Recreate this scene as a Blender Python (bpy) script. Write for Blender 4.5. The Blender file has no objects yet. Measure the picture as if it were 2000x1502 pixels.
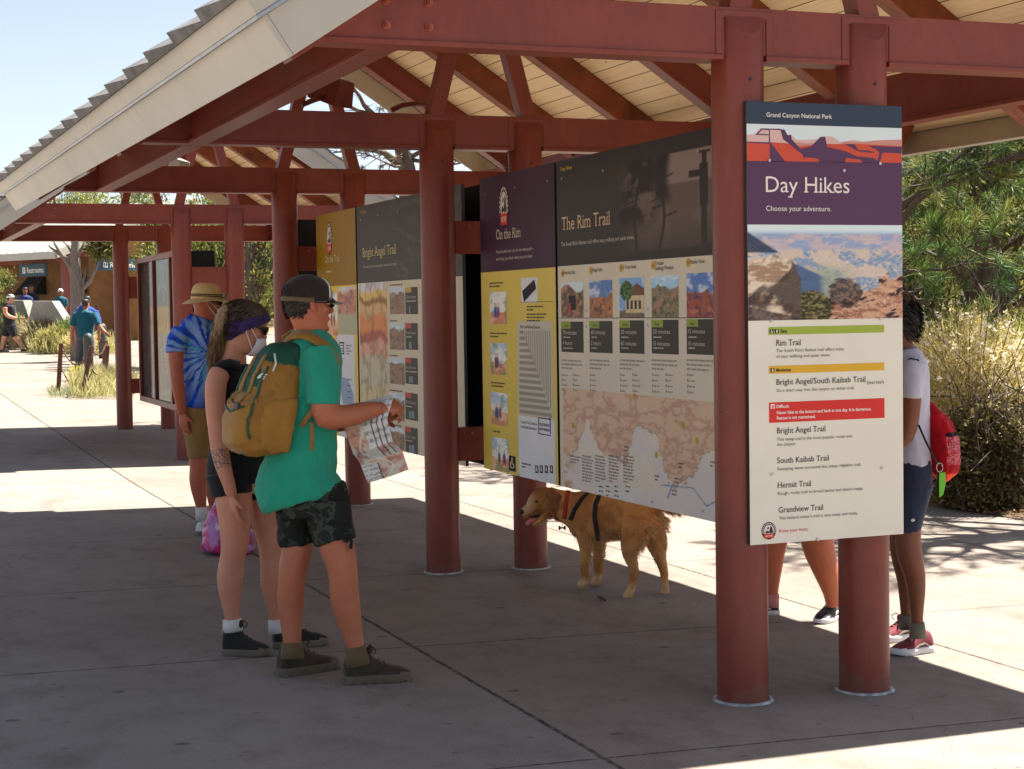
import bpy, bmesh, math, random
import numpy as np
from mathutils import Vector, Matrix, noise

# ------------------------------------------------------------------ camera, sky, sun
SC = bpy.context.scene
COL = SC.collection
CAM = np.array([-3.4215, -6.139, 1.65])
YAW, PITCH, ROLL, FPX = 0.3734, -0.0449, -0.0154, 3281.7      # measured on the 2000 px wide photograph
FWD = np.array([math.sin(YAW)*math.cos(PITCH), math.cos(YAW)*math.cos(PITCH), math.sin(PITCH)])
RGT0 = np.array([math.cos(YAW), -math.sin(YAW), 0.0])
UP0 = np.cross(RGT0, FWD)
RGT = RGT0*math.cos(ROLL) + UP0*math.sin(ROLL)
UPV = UP0*math.cos(ROLL) - RGT0*math.sin(ROLL)
AWAY = np.array([math.sin(YAW), math.cos(YAW), 0.0])           # horizontal, away from the camera
cam_data = bpy.data.cameras.new('camera')
cam_data.sensor_width = 36.0
cam_data.lens = FPX/2000*36.0
cam_data.clip_end = 2000
cam = bpy.data.objects.new('camera', cam_data)
COL.objects.link(cam)
M = Matrix.Identity(4)
for i in range(3):
    M[i][0], M[i][1], M[i][2], M[i][3] = RGT[i], UPV[i], -FWD[i], CAM[i]
cam.matrix_world = M
SC.camera = cam

SUN = Vector((0.56, 0.137, 1.0)).normalized()                   # towards the sun
SUN_EL = math.asin(SUN.z)
world = bpy.data.worlds.new('World')
SC.world = world
world.use_nodes = True
wn = world.node_tree
bg = wn.nodes['Background']
sky = wn.nodes.new('ShaderNodeTexSky')
sky.sky_type = 'NISHITA'
sky.sun_disc = False
sky.sun_elevation = SUN_EL
sky.sun_rotation = math.atan2(SUN.x, SUN.y)
sky.altitude = 2100
sky.air_density = 0.9
sky.dust_density = 3.0
sky.ozone_density = 1.0
hs = wn.nodes.new('ShaderNodeHueSaturation')          # thin high haze: a paler sky
hs.inputs['Saturation'].default_value = 0.62
wn.links.new(sky.outputs[0], hs.inputs['Color'])
wn.links.new(hs.outputs[0], bg.inputs[0])
bg.inputs[1].default_value = 0.058
sun_data = bpy.data.lights.new('sun', 'SUN')
sun_data.energy = 5.0
sun_data.angle = math.radians(0.5)
sun_data.color = (1.0, 0.95, 0.86)
sun = bpy.data.objects.new('sun', sun_data)
COL.objects.link(sun)
sun.rotation_euler = SUN.to_track_quat('Z', 'Y').to_euler()
sun.location = (3, 0, 12)
SC.view_settings.view_transform = 'Standard'
SC.view_settings.look = 'None'
SC.view_settings.exposure = 1.75
SC.view_settings.gamma = 1.0
SC.render.engine = 'CYCLES'
SC.cycles.max_bounces = 8
SC.cycles.diffuse_bounces = 5
SC.cycles.transparent_max_bounces = 8
SC.cycles.use_denoising = True

# ------------------------------------------------------------------ helpers
def ray(px, py):
    return FWD + RGT*(px-1000)/FPX - UPV*(py-751)/FPX
def at_depth(px, py, d):
    """point seen at photo pixel (px, py), d metres in front of the camera (horizontal)"""
    r = ray(px, py)
    return CAM + r*(d/float(r @ AWAY))
def at_plane(px, py, ax, val):
    r = ray(px, py)
    return CAM + r*((val-CAM[ax])/r[ax])
def smooth(a, b, x):
    t = min(1.0, max(0.0, (x-a)/(b-a)))
    return t*t*(3-2*t)
def gz(x, y):
    """height of the paving: falls gently to the right under the shelter, climbs towards the restrooms"""
    z = -0.025*4*math.tanh(x/4.0)*(1-smooth(14, 30, y))
    d = max(0.0, (y-9.0))
    z += 0.0172*(math.sqrt(d*d+9)-3.0)
    return z
def on_ground(px, py):
    r = ray(px, py)
    t = 4.0
    p = CAM + r*t
    lo, hi = 2.0, 300.0
    for _ in range(60):
        mid = (lo+hi)/2
        p = CAM + r*mid
        if p[2] > gz(p[0], p[1]): lo = mid
        else: hi = mid
    return p
def depth_of(p):
    return float((np.array(p)-CAM) @ AWAY)

def srgb(r, g, b):
    f = lambda c: (c/255/12.92) if c/255 <= 0.04045 else ((c/255+0.055)/1.055)**2.4
    return (f(r), f(g), f(b))

def tag(o, label=None, cat=None, group=None, kind=None):
    if label: o['label'] = label
    if cat: o['category'] = cat
    if group: o['group'] = group
    if kind: o['kind'] = kind
    return o
def empty(name, loc, label=None, cat=None, group=None):
    o = bpy.data.objects.new(name, None)
    o.empty_display_size = 0.2
    COL.objects.link(o)
    o.location = loc
    return tag(o, label, cat, group)
def link(name, me, m, parent=None, smooth_shade=False):
    o = bpy.data.objects.new(name, me)
    COL.objects.link(o)
    if m is not None:
        if isinstance(m, (list, tuple)):
            for q in m: me.materials.append(q)
        else:
            me.materials.append(m)
    if parent is not None:
        o.parent = parent
        if parent.type == 'EMPTY': o.matrix_parent_inverse = Matrix.Translation(-parent.location)
    if smooth_shade:
        me.polygons.foreach_set('use_smooth', [True]*len(me.polygons))
    return o

class MB:
    """collects shapes in world coordinates and links them as one mesh object"""
    def __init__(s): s.v = []; s.f = []; s.mi = []
    def add(s, v, f, mi=0):
        n = len(s.v)
        s.v.extend([tuple(map(float, p)) for p in v])
        for q in f:
            s.f.append(tuple(i+n for i in q)); s.mi.append(mi)
    def box(s, x0, x1, y0, y1, z0, z1, mi=0):
        v = [(x0,y0,z0),(x1,y0,z0),(x1,y1,z0),(x0,y1,z0),(x0,y0,z1),(x1,y0,z1),(x1,y1,z1),(x0,y1,z1)]
        s.add(v, [(0,3,2,1),(4,5,6,7),(0,1,5,4),(1,2,6,5),(2,3,7,6),(3,0,4,7)], mi)
    def hexa(s, v, mi=0):
        s.add(v, [(0,3,2,1),(4,5,6,7),(0,1,5,4),(1,2,6,5),(2,3,7,6),(3,0,4,7)], mi)
    def prism(s, poly, fn, t0, t1, mi=0):
        """poly: 2-D outline; fn(u, v, t) -> xyz"""
        n = len(poly)
        v = [fn(a, b, t0) for a, b in poly] + [fn(a, b, t1) for a, b in poly]
        f = [tuple(range(n-1, -1, -1)), tuple(range(n, 2*n))]
        for i in range(n):
            j = (i+1) % n
            f.append((i, j, j+n, i+n))
        s.add(v, f, mi)
    def tube(s, pts, rad, n=8, caps=True, mi=0):
        pts = [np.array(p, float) for p in pts]
        m = len(pts)
        if not hasattr(rad, '__len__'): rad = [rad]*m
        ref = None
        v = []
        for i, p in enumerate(pts):
            t = pts[min(i+1, m-1)] - pts[max(i-1, 0)]
            t = t/(np.linalg.norm(t)+1e-9)
            if ref is None:
                a = np.array([0, 0, 1.0]) if abs(t[2]) < 0.9 else np.array([1.0, 0, 0])
                ref = np.cross(t, a); ref /= np.linalg.norm(ref)
            ref = ref - t*(ref @ t); ref /= (np.linalg.norm(ref)+1e-9)
            b = np.cross(t, ref)
            for k in range(n):
                an = 2*math.pi*k/n
                v.append(p + rad[i]*(ref*math.cos(an) + b*math.sin(an)))
        f = []
        for i in range(m-1):
            for k in range(n):
                k2 = (k+1) % n
                f.append((i*n+k, i*n+k2, (i+1)*n+k2, (i+1)*n+k))
        if caps:
            f.append(tuple(range(n-1, -1, -1))); f.append(tuple((m-1)*n+k for k in range(n)))
        s.add(v, f, mi)
    def loft(s, rings, caps=True, mi=0):
        n = len(rings[0]); m = len(rings)
        v = [p for r in rings for p in r]
        f = []
        for i in range(m-1):
            for k in range(n):
                k2 = (k+1) % n
                f.append((i*n+k, i*n+k2, (i+1)*n+k2, (i+1)*n+k))
        if caps:
            f.append(tuple(range(n-1, -1, -1))); f.append(tuple((m-1)*n+k for k in range(n)))
        s.add(v, f, mi)
    def ellipsoid(s, c, ax, n=14, m=9, mi=0):
        """ax: three 3-vectors (half axes)"""
        c = np.array(c, float); ax = [np.array(a, float) for a in ax]
        v = [c-ax[2]]; f = []
        for i in range(1, m):
            th = -math.pi/2 + math.pi*i/m
            for k in range(n):
                an = 2*math.pi*k/n
                v.append(c + ax[2]*math.sin(th) + math.cos(th)*(ax[0]*math.cos(an) + ax[1]*math.sin(an)))
        v.append(c+ax[2])
        for k in range(n):
            k2 = (k+1) % n
            f.append((0, 1+k2, 1+k))
            f.append((len(v)-1, 1+(m-2)*n+k, 1+(m-2)*n+k2))
            for i in range(m-2):
                a = 1+i*n
                f.append((a+k, a+k2, a+n+k2, a+n+k))
        s.add(v, f, mi)
    def mesh(s, name):
        me = bpy.data.meshes.new(name)
        me.from_pydata(s.v, [], s.f)
        if any(s.mi): me.polygons.foreach_set('material_index', s.mi)
        me.update()
        return me
    def build(s, name, m, parent=None, smooth_shade=False, bevel=0.0, fix=True):
        me = s.mesh(name)
        if fix:
            b = bmesh.new(); b.from_mesh(me)
            bmesh.ops.recalc_face_normals(b, faces=b.faces)
            if bevel > 0:
                es = [e for e in b.edges if len(e.link_faces) == 2 and e.calc_face_angle(0) > 0.5]
                bmesh.ops.bevel(b, geom=es, offset=bevel, segments=2, profile=0.6, affect='EDGES', clamp_overlap=True)
            b.to_mesh(me); b.free()
        return link(name, me, m, parent, smooth_shade)

def tri_soup(name, V, F, m, parent=None, attrs=None, smooth_shade=False):
    """fast mesh from numpy arrays; F is (n,3) or (n,4)"""
    V = np.asarray(V, np.float32); F = np.asarray(F, np.int32)
    me = bpy.data.meshes.new(name)
    me.vertices.add(len(V)); me.vertices.foreach_set('co', V.ravel())
    k = F.shape[1]
    me.loops.add(F.size); me.loops.foreach_set('vertex_index', F.ravel())
    me.polygons.add(len(F)); me.polygons.foreach_set('loop_start', np.arange(0, F.size, k, dtype=np.int32))
    if attrs:
        for an, arr in attrs.items():
            arr = np.asarray(arr, np.float32)
            if arr.ndim == 1:
                a = me.attributes.new(an, 'FLOAT', 'POINT'); a.data.foreach_set('value', arr)
            else:
                a = me.attributes.new(an, 'FLOAT_COLOR', 'POINT')
                if arr.shape[1] == 3: arr = np.c_[arr, np.ones(len(arr), np.float32)]
                a.data.foreach_set('color', arr.ravel())
    me.update(calc_edges=True)
    me.validate()
    return link(name, me, m, parent, smooth_shade)

# ------------------------------------------------------------------ materials
def new_mat(name):
    m = bpy.data.materials.new(name); m.use_nodes = True
    nt = m.node_tree
    return m, nt, nt.nodes['Principled BSDF']
def nd(nt, typ, **kw):
    n = nt.nodes.new(typ)
    for k, v in kw.items(): setattr(n, k, v)
    return n
def coords(nt, scale=(1,1,1), out='Object'):
    tc = nd(nt, 'ShaderNodeTexCoord'); mp = nd(nt, 'ShaderNodeMapping')
    mp.inputs['Scale'].default_value = scale
    nt.links.new(tc.outputs[out], mp.inputs[0])
    return mp.outputs[0]
def noise_node(nt, vec, scale, detail=4, rough=0.55):
    n = nd(nt, 'ShaderNodeTexNoise')
    n.inputs['Scale'].default_value = scale; n.inputs['Detail'].default_value = detail; n.inputs['Roughness'].default_value = rough
    nt.links.new(vec, n.inputs['Vector'])
    return n.outputs['Fac']
def ramp(nt, fac, stops, interp='LINEAR'):
    r = nd(nt, 'ShaderNodeValToRGB'); r.color_ramp.interpolation = interp
    e = r.color_ramp.elements
    while len(e) < len(stops): e.new(0.5)
    for el, (p, c) in zip(e, stops):
        el.position = p; el.color = (*c, 1) if len(c) == 3 else c
    nt.links.new(fac, r.inputs[0])
    return r.outputs[0]
def mixc(nt, fac, a, b, mode='MIX'):
    n = nd(nt, 'ShaderNodeMix', data_type='RGBA', blend_type=mode)
    for sock, v in ((n.inputs[0], fac), (n.inputs[6], a), (n.inputs[7], b)):
        if hasattr(v, 'is_linked') or hasattr(v, 'links'): nt.links.new(v, sock)
        elif isinstance(v, (int, float)): sock.default_value = v
        else: sock.default_value = (*v, 1) if len(v) == 3 else v
    return n.outputs[2]
def math_node(nt, op, a, b=0.0, c=None):
    n = nd(nt, 'ShaderNodeMath', operation=op)
    for sock, v in zip(n.inputs, (a, b, c)):
        if v is None: continue
        if hasattr(v, 'links'): nt.links.new(v, sock)
        else: sock.default_value = v
    return n.outputs[0]
def bump(nt, bsdf, h, dist=0.01, strength=0.5):
    b = nd(nt, 'ShaderNodeBump'); b.inputs['Distance'].default_value = dist; b.inputs['Strength'].default_value = strength
    nt.links.new(h, b.inputs['Height']); nt.links.new(b.outputs[0], bsdf.inputs['Normal'])
def basic(name, col, rough=0.5, var=0.15, scale=6.0, bumpd=0.0, bscale=60, metal=0.0, spec=0.5, stretch=(1,1,1), detail=5, sheen=0.0):
    m, nt, b = new_mat(name)
    vec = coords(nt, stretch)
    f = noise_node(nt, vec, scale, detail)
    lo = tuple(max(0, c*(1-var*1.6)) for c in col); hi = tuple(min(1, c*(1+var*1.3)) for c in col)
    c = ramp(nt, f, [(0.3, lo), (0.7, hi)])
    nt.links.new(c, b.inputs['Base Color'])
    b.inputs['Roughness'].default_value = rough
    b.inputs['Metallic'].default_value = metal
    b.inputs['Specular IOR Level'].default_value = spec
    if sheen: b.inputs['Sheen Weight'].default_value = sheen
    if bumpd > 0:
        bump(nt, b, noise_node(nt, vec, bscale, 4), bumpd, 0.6)
    return m
def attr_mat(name, attr, rough=0.6, var=0.0, scale=40, bumpd=0.0, bscale=120, spec=0.4):
    m, nt, b = new_mat(name)
    a = nd(nt, 'ShaderNodeAttribute', attribute_name=attr)
    c = a.outputs['Color']
    if var > 0:
        f = noise_node(nt, coords(nt), scale, 4)
        c = mixc(nt, 1.0, c, ramp(nt, f, [(0.3, (1-var,)*3), (0.7, (1+var,)*3)]), 'MULTIPLY')
    nt.links.new(c, b.inputs['Base Color'])
    b.inputs['Roughness'].default_value = rough
    b.inputs['Specular IOR Level'].default_value = spec
    if bumpd > 0: bump(nt, b, noise_node(nt, coords(nt), bscale, 4), bumpd, 0.5)
    return m
def flat(name, col, rough=0.5, spec=0.4):
    m, nt, b = new_mat(name)
    f = noise_node(nt, coords(nt), 3.0, 3)
    c = ramp(nt, f, [(0.25, tuple(x*0.94 for x in col)), (0.75, tuple(min(1, x*1.04) for x in col))])
    nt.links.new(c, b.inputs['Base Color'])
    b.inputs['Roughness'].default_value = rough
    b.inputs['Specular IOR Level'].default_value = spec
    return m
# ------------------------------------------------------------------ paving and terrain
def concrete():
    m, nt, b = new_mat('concrete')
    vec = coords(nt)
    big = noise_node(nt, vec, 0.55, 6, 0.6)
    c = ramp(nt, big, [(0.3, srgb(131, 123, 115)), (0.55, srgb(144, 136, 127)), (0.75, srgb(153, 146, 138))])
    fine = noise_node(nt, vec, 90, 5, 0.7)
    c = mixc(nt, 0.8, c, ramp(nt, fine, [(0.3, (0.82,)*3), (0.7, (1.1,)*3)]), 'MULTIPLY')
    blot = noise_node(nt, vec, 4.5, 5, 0.65)
    c = mixc(nt, 0.8, c, ramp(nt, blot, [(0.3, (0.83, 0.81, 0.80)), (0.5, (1, 1, 1)), (0.75, (1.05,)*3)]), 'MULTIPLY')
    # pinkish tinted band under the shelter's middle
    sep = nd(nt, 'ShaderNodeSeparateXYZ'); nt.links.new(vec, sep.inputs[0])
    X, Y = sep.outputs[0], sep.outputs[1]
    band = math_node(nt, 'GREATER_THAN', X, -0.94)
    c = mixc(nt, band, c, mixc(nt, 1.0, c, (1.0, 0.93, 0.90), 'MULTIPLY'))
    # worn white scuffs and gum spots
    sc = noise_node(nt, coords(nt, (1, 2.2, 1)), 7.5, 8, 0.78)
    c = mixc(nt, math_node(nt, 'MULTIPLY', ramp(nt, sc, [(0.66, (0,)*3), (0.76, (1,)*3)]), 0.16), c, (0.75, 0.74, 0.73))
    vo = nd(nt, 'ShaderNodeTexVoronoi', voronoi_dimensions='2D'); vo.inputs['Scale'].default_value = 1.0; vo.inputs['Randomness'].default_value = 1.0
    nt.links.new(coords(nt, (0.7, 1.0, 1)), vo.inputs['Vector'])
    gum = math_node(nt, 'LESS_THAN', math_node(nt, 'ADD', vo.outputs['Distance'], math_node(nt, 'MULTIPLY_ADD', noise_node(nt, vec, 45, 3), 0.03, -0.015)), 0.020)
    c = mixc(nt, math_node(nt, 'MULTIPLY', gum, 0.6), c, (0.06, 0.055, 0.05))
    v2 = nd(nt, 'ShaderNodeTexVoronoi', voronoi_dimensions='2D'); v2.inputs['Scale'].default_value = 2.1
    nt.links.new(coords(nt, (0.6, 1.3, 1)), v2.inputs['Vector'])
    c = mixc(nt, math_node(nt, 'MULTIPLY', math_node(nt, 'LESS_THAN', v2.outputs['Distance'], 0.019), 0.6), c, (0.05, 0.045, 0.04))
    cr = nd(nt, 'ShaderNodeTexVoronoi', voronoi_dimensions='2D', feature='DISTANCE_TO_EDGE'); cr.inputs['Scale'].default_value = 0.23
    wv = nd(nt, 'ShaderNodeVectorMath', operation='ADD'); nz = nd(nt, 'ShaderNodeTexNoise'); nz.inputs['Scale'].default_value = 2.3; nz.inputs['Detail'].default_value = 6
    nt.links.new(vec, nz.inputs['Vector']); sc2 = nd(nt, 'ShaderNodeVectorMath', operation='SCALE'); sc2.inputs['Scale'].default_value = 0.9; nt.links.new(nz.outputs['Color'], sc2.inputs[0])
    nt.links.new(vec, wv.inputs[0]); nt.links.new(sc2.outputs[0], wv.inputs[1]); nt.links.new(wv.outputs[0], cr.inputs['Vector'])
    ck = math_node(nt, 'MULTIPLY', math_node(nt, 'LESS_THAN', cr.outputs['Distance'], 0.0007), ramp(nt, noise_node(nt, vec, 0.7, 3), [(0.5, (0,)*3), (0.56, (1,)*3)]))
    c = mixc(nt, math_node(nt, 'MULTIPLY', ck, 0.55), c, (0.05, 0.045, 0.04))
    agg = noise_node(nt, vec, 260, 3, 0.6)
    c = mixc(nt, 0.7, c, ramp(nt, agg, [(0.32, (0.72,)*3), (0.5, (1,)*3), (0.7, (1.16,)*3)]), 'MULTIPLY')
    stain = noise_node(nt, coords(nt, (1.5, 0.8, 1), ), 1.3, 7, 0.7)
    c = mixc(nt, 0.9, c, ramp(nt, stain, [(0.36, (0.80, 0.78, 0.77)), (0.47, (1,)*3)]), 'MULTIPLY')
    # sawn joints
    wob = math_node(nt, 'MULTIPLY_ADD', noise_node(nt, vec, 9, 4), 0.012, -0.006)
    def line(v, off, per, w):
        q = math_node(nt, 'ADD', math_node(nt, 'ADD', v, -off), wob)
        q = math_node(nt, 'PINGPONG', q, per/2)
        return math_node(nt, 'LESS_THAN', q, w)
    jx = line(X, -0.94, 2.45, 0.011)
    jy = line(Y, -0.66, 2.225, 0.007)
    j = math_node(nt, 'MAXIMUM', jx, jy)
    rough_j = ramp(nt, noise_node(nt, vec, 26, 5), [(0.3, (0.35,)*3), (0.6, (1,)*3)])
    c = mixc(nt, math_node(nt, 'MULTIPLY', j, rough_j), c, (0.035, 0.03, 0.027))
    nt.links.new(c, b.inputs['Base Color'])
    b.inputs['Roughness'].default_value = 0.85
    b.inputs['Specular IOR Level'].default_value = 0.25
    h = math_node(nt, 'SUBTRACT', math_node(nt, 'MULTIPLY', fine, 0.25), math_node(nt, 'MULTIPLY', j, 0.8))
    bump(nt, b, h, 0.006, 0.55)
    return m
M_conc = concrete()
def grid_ground(name, xs, ys, m, dz=0.0, fz=gz):
    V = [(x, y, fz(x, y)+dz) for y in ys for x in xs]
    n = len(xs); F = []
    for j in range(len(ys)-1):
        for i in range(n-1):
            F.append((j*n+i, j*n+i+1, (j+1)*n+i+1, (j+1)*n+i))
    o = tri_soup(name, V, F, m, smooth_shade=True)
    return tag(o, kind='structure')
def far_z(x, y): return gz(x, y) - 0.25*(1-smooth(62, 75, y))*(1-smooth(25, 40, abs(x)))
earth = basic('dry_earth', srgb(150, 128, 98), 0.95, 0.3, 1.5, 0.02, 30)
grid_ground('ground', list(np.linspace(-400, 400, 81)), list(np.concatenate([np.linspace(-120, -10, 12), np.linspace(-8, 80, 90), np.linspace(90, 900, 40)])), earth, 0, lambda x, y: min(far_z(x, y), 2.5))
grid_ground('pavement', list(np.linspace(-30, 30, 121)), list(np.linspace(-14, 62, 153)), M_conc)

# ------------------------------------------------------------------ shelters
def paint_mat():
    m, nt, b = new_mat('redwood_paint')
    vec = coords(nt)
    f = noise_node(nt, vec, 2.2, 6, 0.6)
    c = ramp(nt, f, [(0.3, srgb(114, 50, 38)), (0.55, srgb(125, 56, 43)), (0.75, srgb(134, 63, 49))])
    d = noise_node(nt, coords(nt, (3, 3, 0.7)), 9, 7, 0.7)
    c = mixc(nt, 0.5, c, ramp(nt, d, [(0.35, (0.8,)*3), (0.6, (1.06,)*3)]), 'MULTIPLY')
    sp = noise_node(nt, vec, 60, 3, 0.6)
    c = mixc(nt, math_node(nt, 'MULTIPLY', ramp(nt, sp, [(0.73, (0,)*3), (0.77, (1,)*3)]), 0.35), c, (0.5, 0.42, 0.38))
    # dust and splash grime near the paving
    geo = nd(nt, 'ShaderNodeNewGeometry'); sp_ = nd(nt, 'ShaderNodeSeparateXYZ'); nt.links.new(geo.outputs['Position'], sp_.inputs[0])
    hgt = math_node(nt, 'MULTIPLY_ADD', noise_node(nt, vec, 7, 5), 0.5, -0.12)
    gr = math_node(nt, 'LESS_THAN', math_node(nt, 'ADD', sp_.outputs[2], math_node(nt, 'MULTIPLY', noise_node(nt, vec, 40, 4), 0.12)), hgt)
    c = mixc(nt, math_node(nt, 'MULTIPLY', gr, 0.28), c, srgb(112, 92, 80))
    nt.links.new(c, b.inputs['Base Color'])
    b.inputs['Roughness'].default_value = 0.42
    b.inputs['Specular IOR Level'].default_value = 0.4
    bump(nt, b, noise_node(nt, vec, 25, 3), 0.002, 0.3)
    return m
M_red = paint_mat()
M_fascia = None
def fascia_mat():
    m, nt, b = new_mat('tan_metal_fascia')
    vec = coords(nt)
    f = noise_node(nt, vec, 1.4, 6, 0.6)
    c = ramp(nt, f, [(0.3, srgb(170, 165, 154)), (0.7, srgb(186, 181, 170))])
    st = noise_node(nt, coords(nt, (2.0, 14, 1.2)), 3, 7, 0.75)
    c = mixc(nt, 0.35, c, ramp(nt, st, [(0.30, (0.74, 0.70, 0.66)), (0.42, (1, 1, 1))]), 'MULTIPLY')
    nt.links.new(c, b.inputs['Base Color'])
    b.inputs['Roughness'].default_value = 0.45
    b.inputs['Specular IOR Level'].default_value = 0.5
    bump(nt, b, noise_node(nt, vec, 3, 4), 0.004, 0.35)
    return m
M_fascia = fascia_mat()
M_drip = basic('galvanised_drip_edge', (0.34, 0.38, 0.44), 0.4, 0.1, 4, metal=0.35)
M_shingle = basic('grey_roof_shingle', srgb(104, 101, 100), 0.8, 0.25, 9, 0.004, 60)
def wood_boards():
    m, nt, b = new_mat('pine_ceiling_boards')
    a = nd(nt, 'ShaderNodeAttribute', attribute_name='across')
    w = 0.135
    l = math_node(nt, 'DIVIDE', a.outputs['Fac'], w)
    fr = math_node(nt, 'FRACT', l); fl = math_node(nt, 'FLOOR', l)
    comb = nd(nt, 'ShaderNodeCombineXYZ')
    tc = nd(nt, 'ShaderNodeTexCoord'); sep = nd(nt, 'ShaderNodeSeparateXYZ'); nt.links.new(tc.outputs['Object'], sep.inputs[0])
    nt.links.new(math_node(nt, 'MULTIPLY', fr, 1.0), comb.inputs[0])
    nt.links.new(math_node(nt, 'MULTIPLY', sep.outputs[1], 0.22), comb.inputs[1])
    nt.links.new(fl, comb.inputs[2])
    grain = noise_node(nt, comb.outputs[0], 7, 7, 0.65)
    c = ramp(nt, grain, [(0.3, srgb(238, 208, 160)), (0.5, srgb(252, 228, 184)), (0.75, srgb(254, 236, 200))])
    kn = nd(nt, 'ShaderNodeTexVoronoi'); kn.inputs['Scale'].default_value = 1.6
    cb2 = nd(nt, 'ShaderNodeCombineXYZ')
    nt.links.new(math_node(nt, 'MULTIPLY', l, 0.55), cb2.inputs[0]); nt.links.new(math_node(nt, 'MULTIPLY', sep.outputs[1], 1.3), cb2.inputs[1])
    nt.links.new(cb2.outputs[0], kn.inputs['Vector'])
    c = mixc(nt, math_node(nt, 'MULTIPLY', math_node(nt, 'LESS_THAN', kn.outputs['Distance'], 0.045), 0.75), c, srgb(110, 62, 30))
    wn_ = nd(nt, 'ShaderNodeTexWhiteNoise', noise_dimensions='1D'); nt.links.new(fl, wn_.inputs['W'])
    c = mixc(nt, 0.6, c, ramp(nt, wn_.outputs['Value'], [(0, (0.86, 0.84, 0.80)), (1, (1.1, 1.08, 1.05))]), 'MULTIPLY')
    gap = math_node(nt, 'LESS_THAN', fr, 0.045)
    c = mixc(nt, gap, c, srgb(92, 58, 32))
    nt.links.new(c, b.inputs['Base Color'])
    b.inputs['Roughness'].default_value = 0.55
    bump(nt, b, math_node(nt, 'SUBTRACT', 1.0, gap), 0.004, 0.6)
    return m
M_boards = wood_boards()
M_timber = basic('stained_timber', srgb(124, 62, 30), 0.5, 0.3, 3, 0.002, 30, stretch=(6, 6, 6))
M_timber = basic('stained_timber', srgb(132, 66, 34), 0.5, 0.3, 5, 0.002, 30, stretch=(1, 9, 1))
M_seal = basic('white_sealant', (0.42, 0.42, 0.42), 0.7, 0.35, 22)
M_dark = basic('black_steel', (0.012, 0.012, 0.014), 0.5, 0.2, 20)
M_bolt = basic('bolt_paint', srgb(150, 72, 52), 0.45, 0.2, 30)

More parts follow.
